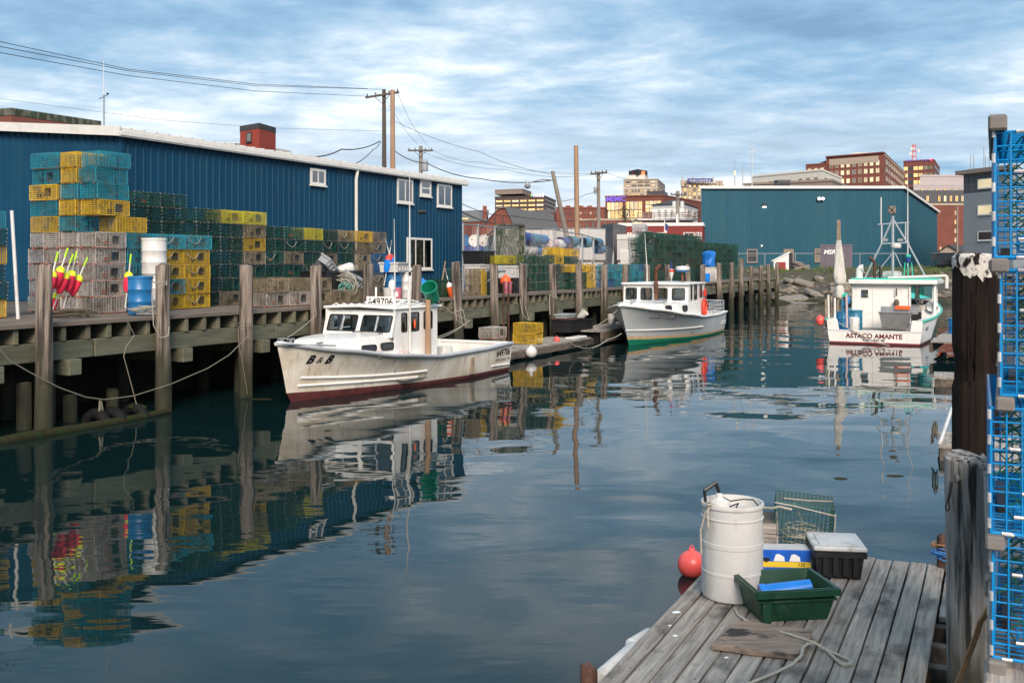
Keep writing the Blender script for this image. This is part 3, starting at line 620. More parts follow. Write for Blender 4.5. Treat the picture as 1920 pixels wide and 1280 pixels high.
def wall(q, P0, X, Y, w, h, holes, th):                            # wall plate with real openings
    Nn = X.cross(Y).normalized() * th
    xs = sorted({0, w, *[a for hl in holes for a in hl[:2]]}); ys = sorted({0, h, *[a for hl in holes for a in hl[2:]]})
    for i in range(len(xs) - 1):
        for j in range(len(ys) - 1):
            cx, cy = (xs[i] + xs[i + 1]) / 2, (ys[j] + ys[j + 1]) / 2
            if any(a < cx < b and c < cy < d for a, b, c, d in holes): continue
            p = [P0 + X * xs[i] + Y * ys[j], P0 + X * xs[i + 1] + Y * ys[j], P0 + X * xs[i + 1] + Y * ys[j + 1], P0 + X * xs[i] + Y * ys[j + 1]]
            q.hexa([a - Nn for a in p] + p)
    return q
def port(root, P0, X, Y, hl, rad=0.07, mull=0, glassm='boat_glass', gasket='black', wd=0.035):
    q = MB(); inn = rring(q, P0, X, Y, hl[0] - 0.012, hl[1] + 0.012, hl[2] - 0.012, hl[3] + 0.012, rad, wd, -0.01, 0.014)
    w_ = q.build('window', gasket, root)
    Nn = X.cross(Y); q = MB(); q.add([P0 + X * c[0] + Y * c[1] + Nn * -0.004 for c in inn], [tuple(range(len(inn)))]); q.build('pane', glassm, w_, fix=False)
    if mull:
        q = MB(); c = (hl[0] + hl[1]) / 2; q.bar(P0 + X * c + Y * (hl[2] + 0.01) + Nn * 0.004, P0 + X * (c + 0.0) + Y * (hl[3] - 0.01) + Nn * 0.004, 0.035, 0.03); q.build('mullion', 'alu', w_)
    return w_
class Boat:
    def __init__(s, name, label, stern, bow, Lw, over, B, sheer, paint, draft=0.5, flare=1.5):
        s.st = Vector(stern); d = Vector(bow) - s.st; s.h = d.normalized(); s.p = Vector((-s.h.y, s.h.x, 0)); s.L = Lw; s.over = over; s.B = B; s.sheer = sheer; s.paint = paint; s.draft = draft; s.flare = flare
        s.root = thing(name, label, 'boat', (s.st.x, s.st.y, 0), math.atan2(s.h.y, s.h.x))
    def at(s, u, v=None, x=None, y=None):
        k = (u - 960) / F
        if y is None: y = (k * (s.st.y + s.h.y * x) - s.st.x - s.h.x * x) / (s.p.x - k * s.p.y)
        else: x = (k * (s.st.y + s.p.y * y) - s.st.x - s.p.x * y) / (s.h.x - k * s.h.y)
        D = s.st.y + s.h.y * x + s.p.y * y
        return Vector((x, y, zv(v, D) if v is not None else 0))
    def zs(s, f): return lin(s.sheer, f)
    def zp(s, f): return lin(s.paint, f)
    def bs(s, f): return s.B * (0.93 + 0.07 * min(1, f / 0.35)) * max(0.0, 1 - max(0, (f - 0.42) / 0.58) ** 2.3) ** 0.85
    def bw(s, f): return s.B * (0.86 + 0.06 * min(1, f / 0.3)) * max(0.0, 1 - max(0, (f - 0.25) / 0.75) ** 1.7)
    def pt(s, f, e, sg=1):
        if e >= 0:
            z = s.zp(f) + (s.zs(f) - s.zp(f)) * e; xe = s.L + s.over * e ** 1.1; pw = 0.75 + s.flare * max(0, f - 0.3); y = s.bw(f) + (s.bs(f) - s.bw(f)) * e ** pw
        else:
            z = s.zp(f) + (s.draft + s.zp(f)) * e; xe = s.L + 0.9 * e * 0.6; y = s.bw(f) * max(0, 1 - (-e) ** 2.2)
        return Vector((xe * f, sg * y, z))
    def on(s, x, z, sg=1, out=0.012):
        f = x / (s.L + s.over * 0.6)
        for _ in range(6):
            e = (z - s.zp(f)) / (s.zs(f) - s.zp(f)); e = min(1, max(-0.9, e)); f = min(1, x / (s.L + (s.over * e ** 1.1 if e > 0 else 0)))
        a = s.pt(f, e, sg); return a + Vector((0.0, sg * out, 0))
    def hull(s, mat, bottom, band=None, deckm='boat_white', sole=0.32, cut=0.5, transom='hull', rail='rail_grey', stern_h=None, bf=0.1):
        E = [0, 0.08, 0.2, 0.35, 0.5, 0.65, 0.8, 0.92, 1.0]; NF = 40
        fs = [1 - (1 - i / NF) ** 1.3 for i in range(NF + 1)]
        for nm, es, mt_ in (('hull', E if not band else [e for e in [bf] + E if e >= bf], mat), ('bottom_paint', [-1, -0.8, -0.55, -0.3, -0.1, 0], bottom)) + ((('boot_stripe', [0, bf / 2, bf], band),) if band else ()):
            q = MB(); es = sorted(set(es))
            for sg in (1, -1):
                b = len(q.v); m_ = len(es)
                for f in fs: q.v += [tuple(s.pt(f, e, sg)) for e in es]
                for i in range(NF):
                    for j in range(m_ - 1):
                        a = b + i * m_ + j; q.f.append((a, a + m_, a + m_ + 1, a + 1) if sg < 0 else (a, a + 1, a + m_ + 1, a + m_))
            te = [e for e in es if stern_h is None or s.pt(0, e).z <= stern_h]
            ring = [tuple(s.pt(0, e, 1)) for e in te] + [tuple(s.pt(0, e, -1)) for e in reversed(te)]
            if stern_h and nm == 'hull':
                zt = stern_h; y = s.on(0, zt, 1, 0).y; n_ = len(te); ring = ring[:n_] + [(0, y, zt), (0, -y, zt)] + ring[n_:]
            q.add(ring, [tuple(range(len(ring)))])
            q.build(nm, mt_, s.root, smooth=True, fix=False)
        # washboards, foredeck, cockpit
        nf = 30
        for sg in (1, -1):
            q = MB()
            for i in range(nf):
                f0, f1 = cut * i / nf, cut * (i + 1) / nf
                a, b = s.pt(f0, 1, sg), s.pt(f1, 1, sg); a2, b2 = a - Vector((0, sg * 0.24, -0.02)), b - Vector((0, sg * 0.24, -0.02)); lo = Vector((0, 0, 1))
                a3, b3 = Vector((a2.x, a2.y, sole)), Vector((b2.x, b2.y, sole)); q.add([a, b, b2, a2], [(0, 1, 2, 3)]); q.add([a2, b2, b3, a3], [(0, 1, 2, 3)])
            q.build('washboard', deckm, s.root, smooth=True)
        q = MB()
        for i in range(24):
            f0, f1 = cut + (1 - cut) * i / 24, cut + (1 - cut) * (i + 1) / 24
            a, b, c, d = s.pt(f0, 1, 1), s.pt(f1, 1, 1), s.pt(f1, 1, -1), s.pt(f0, 1, -1); m0, m1 = (a + d) / 2 + Vector((0, 0, 0.05)), (b + c) / 2 + Vector((0, 0, 0.05)); q.add([a, b, m1, m0], [(0, 1, 2, 3)]); q.add([m0, m1, c, d], [(0, 1, 2, 3)])
        q.build('foredeck', deckm, s.root, smooth=True)
        q = MB(); q.add([Vector((0.01, s.pt(0, 0.3, 1).y - 0.05, sole)), Vector((0.01, -s.pt(0, 0.3, 1).y + 0.05, sole)), Vector((s.L * (cut + 0.2), -s.B * 0.8, sole)), Vector((s.L * (cut + 0.2), s.B * 0.8, sole))], [(0, 1, 2, 3)]); q.build('sole', 'concrete', s.root)
        if stern_h is None:
            q = MB(); y = s.bs(0) - 0.02; z = s.zs(0); q.box(0.0, 0.22, -y, y, z - 0.06, z + 0.02); q.box(0.02, 0.2, -y + 0.05, y - 0.05, sole, z - 0.062); q.build('stern_rail', deckm, s.root, bevel=0.015)
        q = MB()
        for sg in (1, -1): q.tube([s.pt(f, 1, sg) + Vector((0, sg * 0.015, -0.02)) for f in fs], 0.05, 6)
        q.build('rub_rail', rail, s.root, smooth=True)
    def strake(s, f0, f1, z0, z1, r=0.03, sg=1, mat='boat_white', curve=0.0):
        q = MB(); pts = []
        for i in range(17):
            k = i / 16; x = (s.L + s.over * 0.4) * (f0 + (f1 - f0) * k); pts.append(s.on(x, z0 + (z1 - z0) * k + curve * 4 * k * (1 - k), sg, 0.008))
        q.tube(pts, r, 6); return q.build('spray_rail', mat, s.root, smooth=True)
    def write(s, txt, x, z, size, mat, sg=1, bold=0.0, shear=0.0, rise=0.0):
        return lettering(txt, size, mat, s.root, lambda a, b: s.on(x - sg * a, z + b + rise * a, sg, 0.014), bold, shear)
    def part(s, q, name, mat, **k): return q.build(name, mat, s.root, **k)
V3 = Vector
# ------------------------------------------------------------------ white lobster boat
b1 = Boat('lobster_boat', 'white lobster boat with stained hull and red waterline moored near the wharf', (-1.19, 31.65, 0), (-5.3, 23.8, 0), 8.86, 0.34, 1.45,
          [(0, 0.86), (0.2, 0.80), (0.45, 0.80), (0.65, 0.95), (0.85, 1.20), (1, 1.42)], [(0, 0.10), (0.5, 0.12), (0.85, 0.18), (1, 0.22)], 0.5)
b1.hull('hull_white', 'paint_red', cut=0.44, sole=0.25)
r1 = b1.root
b1.strake(0.52, 0.95, 0.42, 0.56, 0.035, curve=-0.04); b1.strake(0.55, 0.955, 0.28, 0.37, 0.035, curve=-0.01); b1.strake(0.01, 0.14, 0.20, 0.24, 0.03)
b1.write('B', 8.44, 0.90, 0.27, 'letter_black', bold=0.012, shear=0.3); b1.write('&', 8.22, 0.895, 0.21, 'letter_black', shear=0.3); b1.write('B', 8.0, 0.875, 0.27, 'letter_black', bold=0.012, shear=0.3)
b1.write('649706', 0.56, 0.50, 0.30, 'letter_black', bold=0.006); b1.write('PORTLAND, ME', 0.56, 0.34, 0.135, 'letter_black')
# trunk cabin
def trunk(bt, pts, z0, mat, slope=0.07):                          # pts: (x, half width, top z)
    q = MB(); zb = lambda x: bt.zs(min(1, x / (bt.L + bt.over))) - 0.03; bt.trunk = pts
    for sg in (1, -1):
        for (x, w_, zt), (x2, w2, zt2) in zip(pts, pts[1:]):
            q.add([(x, sg * (w_ + slope), zb(x)), (x2, sg * (w2 + slope), zb(x2)), (x2, sg * w2, zt - 0.03), (x, sg * w_, zt - 0.03)], [(0, 1, 2, 3)])
            q.add([(x, sg * w_, zt - 0.03), (x2, sg * w2, zt2 - 0.03), (x2, sg * (w2 - 0.08), zt2), (x, sg * (w_ - 0.08), zt)], [(0, 1, 2, 3)])
            q.add([(x, sg * (w_ - 0.08), zt), (x2, sg * (w2 - 0.08), zt2), (x2, 0, zt2 + 0.04), (x, 0, zt + 0.04)], [(0, 1, 2, 3)])
    x, w_, zt = pts[-1]; q.add([(x, -w_ - slope, zb(x)), (x, w_ + slope, zb(x)), (x, w_, zt - 0.03), (x, -w_, zt - 0.03)], [(0, 1, 2, 3)])
    q.add([(x, -w_, zt - 0.03), (x, w_, zt - 0.03), (x, w_ - 0.08, zt), (x, 0, zt + 0.04), (x, -w_ + 0.08, zt)], [(0, 1, 2, 3, 4)])
    return q.build('trunk_cabin', mat, bt.root, smooth=True)
trunk(b1, [(5.85, 1.0, 1.44), (6.6, 0.95, 1.44), (7.2, 0.84, 1.43), (7.6, 0.72, 1.42), (7.95, 0.52, 1.40)], 0.80, 'boat_white')
def portlight(bt, u, z, w_, h_):                                   # dark oval light set in the port side of the trunk
    f_ = lambda x: lin([(a, b) for a, b, c in bt.trunk], x) + 0.055
    y = 1.0
    for _ in range(8): x = bt.at(u, y=y).x; y = f_(x)
    X = (V3((x - w_ / 2, f_(x - w_ / 2), 0)) - V3((x + w_ / 2, f_(x + w_ / 2), 0))).normalized(); P0 = V3((x + w_ / 2, f_(x + w_ / 2), z))
    q = MB(); inn = rring(q, P0, X, V3((0, 0, 1)), 0, w_, 0, h_, min(w_, h_) * 0.42, 0.028, -0.03, 0.03); o = q.build('portlight', 'black', bt.root)
    q = MB(); Nn = X.cross(V3((0, 0, 1))); q.add([P0 + X * c[0] + V3((0, 0, c[1])) + Nn * 0.015 for c in inn], [tuple(range(len(inn)))]); q.build('pane', 'win_dark', o, fix=False)
portlight(b1, 692, 1.08, 0.5, 0.17); portlight(b1, 726, 1.07, 0.5, 0.2)
# wheelhouse
q = MB(); Yu = V3((-0.26, 0, 0.66)).normalized(); Xs = V3((0, 1, 0)); P0 = V3((6.12, -1.1, 1.38)); hh = 0.72
wins = [(0.10, 1.02, 0.14, 0.58), (1.18, 2.10, 0.14, 0.58)]
wall(q, P0, Xs, Yu, 2.2, hh, wins, 0.04); b1.part(q, 'windshield_frame', 'boat_white')
for hl in wins: port(r1, P0, Xs, Yu, hl, 0.07, 1)
for sg in (1, -1):
    q = MB(); hs = [(0.30, 0.55, 0.72, 1.20), (0.70, 1.12, 0.72, 1.20), (1.36, 1.78, 0.74, 1.20)]
    if sg > 0: P0 = V3((5.98, 1.1, 0.78)); X = V3((-1, 0, 0)); hs2 = hs
    else: P0 = V3((3.93, -1.1, 0.78)); X = V3((1, 0, 0)); hs2 = [(2.05 - b, 2.05 - a, c, d) for a, b, c, d in hs]
    wall(q, P0, X, V3((0, 0, 1)), 2.05, 1.30, hs2, 0.04); b1.part(q, 'house_side', 'boat_white')
    q = MB(); y = sg * 1.1; q.prism([(5.97, y, 1.38), (6.12, y, 1.38), (5.975, y, 1.85)], (0, -sg * 0.04, 0)); b1.part(q, 'corner_post', 'boat_white')
    for hl in hs2: port(r1, P0, X, V3((0, 0, 1)), hl, 0.06)
q = MB(); q.prism([(6.02, -1.16, 2.08), (6.06, 0, 2.13), (6.02, 1.16, 2.08), (6.02, 1.16, 2.14), (6.04, 0.6, 2.18), (6.06, 0, 2.19), (6.04, -0.6, 2.18), (6.02, -1.16, 2.14)], (-2.25, 0, 0)); b1.part(q, 'roof', 'boat_white', bevel=0.02)
q = MB(); q.box(3.94, 5.9, -1.04, 1.04, 0.5, 0.53); q.box(5.55, 5.85, -1.0, 1.0, 0.53, 1.36); b1.part(q, 'dashboard', 'interior')
q = MB(); wall(q, V3((3.95, 1.05, 0.3)), V3((0, -1, 0)), V3((0, 0, 1)), 2.1, 1.78, [(0.55, 1.5, 0.1, 1.7)], 0.03); b1.part(q, 'aft_bulkhead', 'boat_white')
q = MB(); q.box(5.6, 5.8, -0.75, -0.35, 1.37, 1.56); q.box(5.58, 5.75, 0.1, 0.55, 1.37, 1.62); b1.part(q, 'chart_plotter', 'black', bevel=0.02)
q = MB(); q.box(5.58, 5.72, 0.62, 0.95, 1.37, 1.53); b1.part(q, 'radio', 'plastic_teal', bevel=0.02)
c = V3((5.68, 0.98, 1.7)); q = MB(); q.box(5.56, 5.72, 1.0, 1.03, 1.45, 1.95); b1.part(q, 'hanging_jacket', 'hivis')
q = MB(); q.tube([V3((5.05, 0.9 + 0.18 * math.cos(a), 1.68 + 0.22 * math.sin(a))) for a in [k * math.pi / 8 for k in range(16)]], 0.05, 6, closed=True); b1.part(q, 'life_ring', 'orange', smooth=True)
q = MB(); q.tube([(6.15, 0.85, 1.50), (6.16, 0.6, 1.52), (6.16, 0.2, 1.52), (6.15, -0.1, 1.50)], 0.016, 5); q.tube([(6.16, 0.75, 1.46), (6.16, 0.75, 1.52)], 0.012, 5); q.tube([(6.16, 0.2, 1.46), (6.16, 0.2, 1.52)], 0.012, 5)
b1.part(q, 'grab_rail', 'black')
q = MB(); q.tube([(4.1 + 1.75 * k / 6, 0.95, 2.14 + (0.07 if k % 2 else 0.0)) for k in range(7)], 0.018, 5); q.tube([(5.95, -0.9 + 1.0 * k / 8, 2.16 + (0.06 if k % 2 else 0)) for k in range(9)], 0.018, 5); b1.part(q, 'roof_rail', 'boat_white')
# number board, rack, antennas, lantern
p = b1.at(714, 565, x=4.9); nb = MB(); nb.box(-0.015, 0.015, -0.46, 0.46, -0.12, 0.13, Matrix.Translation((p.x, p.y, p.z))); brd = b1.part(nb, 'number_board', 'boat_white')
lettering('649706', 0.27, 'letter_black', brd, lambda a, b: V3((p.x + 0.02, p.y + a, p.z - 0.095 + b)), 0.004)
q = MB(); a0, a1 = b1.at(705, 552, x=4.7), b1.at(766, 552, x=4.7)
for yy in (a0.y, (a0.y + a1.y) / 2, a1.y):
    q.tube([(4.7, yy, 2.14), (4.7, yy, 2.62)], 0.03, 7)
q.tube([(4.7, a0.y, 2.28), (4.7, a1.y, 2.28)], 0.028, 7); q.tube([(4.2, a0.y, 2.22), (4.7, a0.y, 2.3), (5.2, a0.y, 2.22)], 0.022, 6); q.tube([(4.2, a1.y, 2.22), (4.7, a1.y, 2.3), (5.2, a1.y, 2.22)], 0.022, 6); b1.part(q, 'roof_rack', 'boat_white', smooth=True)
p = b1.at(735, 545, x=4.6); q = MB(); q.lathe([(0.02, 0), (0.09, 0.02), (0.1, 0.06), (0.1, 0.18), (0.08, 0.25), (0.04, 0.29), (0.01, 0.3)], 14, Matrix.Translation((p.x, p.y, p.z))); dm = b1.part(q, 'satellite_dome', 'plastic_white', smooth=True)
q = MB(); q.tube([(p.x, p.y, 2.15), (p.x, p.y, p.z)], 0.05, 8); q.build('dome_post', 'boat_white', dm)
p = b1.at(769, 640, y=1.16); pt_ = b1.at(767, 300, y=1.16); q = MB(); q.tube([(p.x, 1.16, 0.86), (p.x, 1.15, 2.3), (p.x, 1.15, 3.2), (p.x, 1.14, pt_.z)], [0.032, 0.03, 0.026, 0.006], 7); b1.part(q, 'whip_antenna', 'plastic_white', smooth=True)
q = MB(); q.tube([(p.x, 1.15, 2.95), (p.x, 1.15, 3.05)], 0.035, 7); b1.part(q, 'antenna_joint', 'black')
p = b1.at(741, 575, x=4.5); pt_ = b1.at(739, 410, x=4.5); q = MB(); q.tube([(p.x, p.y, 2.14), (p.x, pt_.y, pt_.z)], [0.022, 0.006], 6); b1.part(q, 'whip_antenna', 'plastic_white')
# hauling post with bucket
p = b1.at(803, 600, y=1.22); q = MB(); q.tube([(p.x, 1.22, 0.82), (p.x + 0.01, 1.22, 1.5), (p.x - 0.01, 1.21, 2.3)], [0.085, 0.075, 0.07], 9); b1.part(q, 'hauling_post', 'new_wood', smooth=True)
mm = Matrix.Translation((p.x - 0.12, 1.22, 2.48)) @ Matrix.Rotation(R(48), 4, 'Y') @ Matrix.Scale(1.25, 4) @ Matrix.Rotation(R(-12), 4, 'X')
q = MB(); q.lathe([(0.14, -0.22), (0.145, -0.215), (0.165, 0.14), (0.18, 0.145), (0.18, 0.2), (0.16, 0.2), (0.135, -0.15)], 18, mm)
bk_ = b1.part(q, 'bait_bucket', 'bucket_green', smooth=True); bk_['label'] = 'green bucket upturned on the hauling post'
for x, y, z in ((6.62, 1.06, 1.0), (5.75, 1.16, 0.92), (5.62, 1.2, 0.93)):
    q = MB(); q.lathe([(0.02, -0.11), (0.08, -0.08), (0.11, 0), (0.08, 0.08), (0.02, 0.11)], 12, Matrix.Translation((x, y, z))); b1.part(q, 'fender_ball', 'plastic_rose', smooth=True)
for x, y in ((8.15, 0.42), (8.85, 0.12), (8.9, -0.12)):
    q = MB(); z = b1.zs(x / 9.4) + 0.03; q.box(x - 0.12, x + 0.12, y - 0.02, y + 0.02, z + 0.1, z + 0.14); q.box(x - 0.03, x + 0.03, y - 0.025, y + 0.025, z - 0.05, z + 0.1); b1.part(q, 'deck_cleat', 'galv')
q = MB(); z = 1.5; q.tube([V3((9.25 - 0.45 * k, (0.2 + 0.17 * k) * sg_, 1.40 - 0.035 * k)) for sg_ in (1,) for k in range(4)], 0.02, 5); b1.part(q, 'bow_rail', 'galv')
q = MB(); q.lathe([(0.22, 0), (0.24, 0.02), (0.24, 0.26), (0.255, 0.28), (0.255, 0.33), (0.24, 0.35), (0.24, 0.6), (0.22, 0.64), (0.2, 0.62)], 18); o = b1.part(q, 'bait_barrel', 'plastic_white', smooth=True); p = b1.at(833, 640, y=0.5); o.location = (p.x, p.y, 0.25)
q = MB(); p = b1.on(2.55, 0.45, 1, 0.03); q.box(-0.08, 0.08, -0.02, 0.02, -0.3, 0.16, Matrix.Translation(p)); b1.part(q, 'chafe_board', 'lath')

# ------------------------------------------------------------------ grey and white boat
b2 = Boat('lobster_boat', 'grey-hulled boat with white wheelhouse and green waterline moored beyond the white boat', (8.81, 49.72, 0), (4.57, 40.3, 0), 10.24, 1.0, 1.85,
          [(0, 0.98), (0.2, 0.93), (0.45, 0.98), (0.65, 1.18), (0.85, 1.45), (1, 1.66)], [(0, 0.06), (0.5, 0.10), (0.85, 0.18), (1, 0.24)], 0.5, 1.9)
b2.hull('hull_grey', 'paint_green', band='paint_tan', cut=0.36, rail='boat_white', bf=0.09); r2 = b2.root
b2.strake(0.44, 0.995, 0.50, 0.62, 0.035, curve=-0.03, mat='boat_white'); b2.strake(0.0, 0.1, 0.42, 0.42, 0.025); b2.strake(0.0, 0.1, 0.52, 0.52, 0.025)
for out_, mt_, bo_, dx_ in ((0.05, 'letter_red', 0.014, 0.015), (0.065, 'letter_white', 0.002, 0.0)): lettering('LUCKY CATCH', 0.25, mt_, r2, lambda a, b: b2.on(8.75 - a - dx_, 1.06 + b - 0.07 * a, 1, out_), bo_, 0.15)
trunk(b2, [(4.5, 1.5, 1.62), (6.5, 1.45, 1.62), (7.6, 1.28, 1.62), (8.6, 0.98, 1.64), (9.5, 0.55, 1.66)], 0.95, 'boat_white')
q = MB(); Yu = V3((-0.05, 0, 0.75)).normalized(); P0 = V3((6.30, -1.45, 1.55)); wins = [(0.10, 0.60, 0.14, 0.66), (0.78, 1.28, 0.14, 0.66), (1.46, 1.98, 0.14, 0.66), (2.18, 2.74, 0.14, 0.66)]
wall(q, P0, V3((0, 1, 0)), Yu, 2.9, 0.82, wins, 0.04); b2.part(q, 'windshield_frame', 'boat_white')
for hl in wins: port(r2, P0, V3((0, 1, 0)), Yu, hl, 0.09)
for sg in (1, -1):
    hs = [(0.35, 0.62, 0.72, 1.36), (0.95, 1.45, 0.72, 1.36), (1.95, 2.4, 0.78, 1.36)]
    if sg > 0: P0 = V3((6.26, 1.45, 0.98)); X = V3((-1, 0, 0)); hs2 = hs
    else: P0 = V3((3.4, -1.45, 0.98)); X = V3((1, 0, 0)); hs2 = [(2.86 - b, 2.86 - a, c, d) for a, b, c, d in hs]
    q = MB(); wall(q, P0, X, V3((0, 0, 1)), 2.86, 1.39, hs2, 0.04); b2.part(q, 'house_side', 'boat_white')
    for hl in hs2: port(r2, P0, X, V3((0, 0, 1)), hl, 0.08)
q = MB(); q.prism([(6.42, -1.52, 2.36), (6.42, 1.52, 2.36), (6.42, 1.52, 2.43), (6.42, 0, 2.47), (6.42, -1.52, 2.43)], (-3.1, 0, 0)); b2.part(q, 'roof', 'boat_white', bevel=0.02)
q = MB(); q.box(3.5, 6.2, -1.4, 1.4, 0.6, 0.63); q.box(5.8, 6.2, -1.35, 1.35, 0.63, 1.55); b2.part(q, 'dashboard', 'interior')
q = MB(); q.box(5.75, 5.95, 0.6, 1.0, 1.56, 1.82); q.box(5.75, 5.95, -0.4, -0.1, 1.56, 1.8); b2.part(q, 'chart_plotter', 'black', bevel=0.02)
p = b2.at(1230, 560, x=6.75); q = MB(); q.tube([(6.75, p.y, 1.6), (6.75, p.y, 2.95), (6.78, p.y + 0.02, 3.05), (6.75, p.y + 0.12, 3.16), (6.75, p.y + 0.2, 3.2)], 0.07, 9); ex = b2.part(q, 'exhaust_pipe', 'copper', smooth=True)
q = MB(); q.tube([(6.75, p.y, 2.0), (6.75, p.y, 2.45)], 0.10, 12); q.build('heat_shield', 'rust', ex)
portlight(b2, 1265.4, 1.28, 0.45, 0.27); portlight(b2, 1285, 1.24, 0.45, 0.27)
p = b2.at(1319, 575, y=1.5); q = MB(); q.tube([V3((p.x + 0.02 + 0.26 * math.cos(k * math.pi / 10), 1.56, 1.30 + 0.34 * math.sin(k * math.pi / 10))) for k in range(20)], 0.075, 8, closed=True); b2.part(q, 'life_ring', 'ring_red', smooth=True)
q = MB(); q.box(p.x - 0.1, p.x + 0.05, 1.5, 1.62, 1.78, 2.12); b2.part(q, 'wall_light', 'ring_red', bevel=0.03)
q = MB()
for zz_ in (1.12, 1.3, 1.5): q.tube([(3.1, 1.6, zz_), (0.15, 1.62, zz_), (0.12, -1.62, zz_)], 0.028, 6)
for x in (0.15, 0.9, 1.6, 2.3, 3.05): q.tube([(x, 1.61, 0.95), (x, 1.61, 1.5)], 0.03, 6)
for x in (0.5, 1.25, 1.95, 2.7): q.tube([(x, 1.61, 1.12), (x, 1.61, 1.5)], 0.018, 5)
for y in (-1.6, -0.8, 0, 0.8): q.tube([(0.13, y, 0.95), (0.13, y, 1.5)], 0.025, 6)
b2.part(q, 'stern_railing', 'alu')
p = b2.at(1280, 515, x=4.9); q = MB(); q.tube([(4.9, p.y, 2.44), (4.9, p.y - 0.03, 2.9)], 0.05, 8); rp = b2.part(q, 'radar_post', 'copper')
q = MB(); q.lathe([(0.02, 0), (0.24, 0.0), (0.3, 0.07), (0.31, 0.09)], 18, Matrix.Translation((4.9, p.y, 2.9))); q.build('radar_base', 'plastic_blue', rp, smooth=True)
q = MB(); q.lathe([(0.31, 0.09), (0.32, 0.18), (0.28, 0.25), (0.02, 0.28)], 18, Matrix.Translation((4.9, p.y, 2.9))); q.build('radar_dome', 'plastic_white', rp, smooth=True)
p = b2.at(1259, 515, x=5.2); q = MB(); q.tube([(5.2, p.y, 2.44), (5.2, p.y, 2.62)], 0.02, 6); q.lathe([(0.03, 0), (0.09, 0.2), (0.11, 0.35), (0.09, 0.42), (0.03, 0.44)], 12, Matrix.Translation((5.2, p.y, 2.6))); bo = b2.part(q, 'marker_buoy', 'plastic_white', smooth=True)
q = MB(); q.lathe([(0.112, 0.3), (0.115, 0.36), (0.1, 0.41)], 12, Matrix.Translation((5.2, p.y, 2.6))); q.build('buoy_band', 'ring_red', bo); q = MB(); q.tube([(5.2, p.y, 3.04), (5.2, p.y, 3.35)], 0.025, 6); q.build('buoy_stick', 'plastic_navy', bo)
p = b2.at(1213, 520, x=5.9); q = MB(); q.tube([(5.9, p.y, 2.44), (5.9, p.y + 0.01, 2.9), (5.9, b2.at(1209, 430, x=5.9).y, 4.6)], [0.03, 0.025, 0.008], 6); b2.part(q, 'whip_antenna', 'plastic_white')
q = MB(); q.tube([(10.95, 0.1, 1.68), (10.9, -0.6, 1.1), (10.6, -1.3, 0.7)], 0.02, 5); b2.part(q, 'bow_line', 'rope')
q = MB(); q.box(7.6, 8.4, 0.3, 0.9, 1.66, 1.74); q.box(9.3, 9.7, -0.05, 0.05, 1.7, 1.82); b2.part(q, 'deck_hatch', 'alu', bevel=0.02)

# ------------------------------------------------------------------ boat seen from astern
b3 = Boat('lobster_boat', 'white fishing boat with turquoise roof seen from its open stern', (14.6, 40.9, 0), (14.6 + 0.47 * 11, 40.9 + 0.883 * 11, 0), 10.8, 0.9, 2.0,
          [(0, 1.0), (0.2, 1.0), (0.45, 1.1), (0.65, 1.3), (0.85, 1.6), (1, 1.8)], [(0, 0.035), (0.5, 0.08), (1, 0.25)], 0.5, 1.6)
b3.hull('boat_white', 'paint_dark', band='line_red', cut=0.45, sole=0.42, rail='seafoam', stern_h=0.52, bf=0.055); r3 = b3.root
for sg in (1, -1):
    q = MB(); a, b = b3.pt(0, 1, sg), b3.pt(0, 0.5, sg); q.prism([(0.0, a.y, a.z), (0.0, a.y - sg * 0.42, a.z), (0.0, a.y - sg * 0.5, 0.52), (0.0, b.y, 0.52)], (0.12, 0, 0)); b3.part(q, 'quarter_post', 'boat_white', bevel=0.02)
q = MB(); q.box(-0.02, 0.14, -1.35, 1.35, 0.50, 0.56); b3.part(q, 'transom_cap', 'boat_white', bevel=0.015)
def aft(x0): return lambda a, b: V3((x0, -a, b))
lettering('ASTACO AMANTE', 0.265, 'letter_red', r3, lambda a, b: V3((-0.012, -a, 0.255 + b)), 0.009)
lettering('PORTLAND, ME', 0.12, 'letter_black', r3, lambda a, b: V3((-0.012, -a, 0.135 + b)), 0.003)
b3.write('ME 123', 1.3, 0.55, 0.22, 'letter_black', -1, 0.006)
XH = 4.45
q = MB(); wall(q, V3((XH, 1.6, 0.42)), V3((0, -1, 0)), V3((0, 0, 1)), 2.48, 1.95, [(0.36, 0.75, 1.28, 1.72)], 0.05); b3.part(q, 'house_back', 'boat_white')
port(r3, V3((XH, 1.6, 0.42)), V3((0, -1, 0)), V3((0, 0, 1)), (0.36, 0.75, 1.28, 1.72), 0.08, 0, gasket='boat_white', wd=0.05)
q = MB(); q.box(XH - 0.02, XH, 0.66, 0.70, 0.45, 2.3); q.box(XH - 0.06, XH - 0.002, -0.90, -0.82, 0.44, 2.3); b3.part(q, 'door_trim', 'trim_white')
q = MB(); wall(q, V3((7.0, 1.6, 0.9)), V3((-1, 0, 0)), V3((0, 0, 1)), 2.55, 1.45, [(0.3, 1.1, 0.7, 1.2), (1.4, 2.2, 0.7, 1.2)], 0.04); wall(q, V3((5.0, -1.75, 1.0)), V3((1, 0, 0)), V3((0, 0, 1)), 2.0, 1.4, [(0.15, 0.9, 0.55, 1.2), (1.1, 1.8, 0.55, 1.2)], 0.04); b3.part(q, 'house_side', 'boat_white')
q = MB(); wall(q, V3((7.0, -1.7, 1.2)), V3((0, 1, 0)), V3((0, 0, 1)), 3.3, 1.16, [(0.12, 0.75, 0.45, 1.05), (0.9, 1.6, 0.45, 1.05), (1.8, 2.4, 0.45, 1.05), (2.55, 3.15, 0.45, 1.05)], 0.04); b3.part(q, 'windshield_frame', 'boat_white')
glass('seafoam_glass', (0.15, 0.85, 0.75), 0.06)
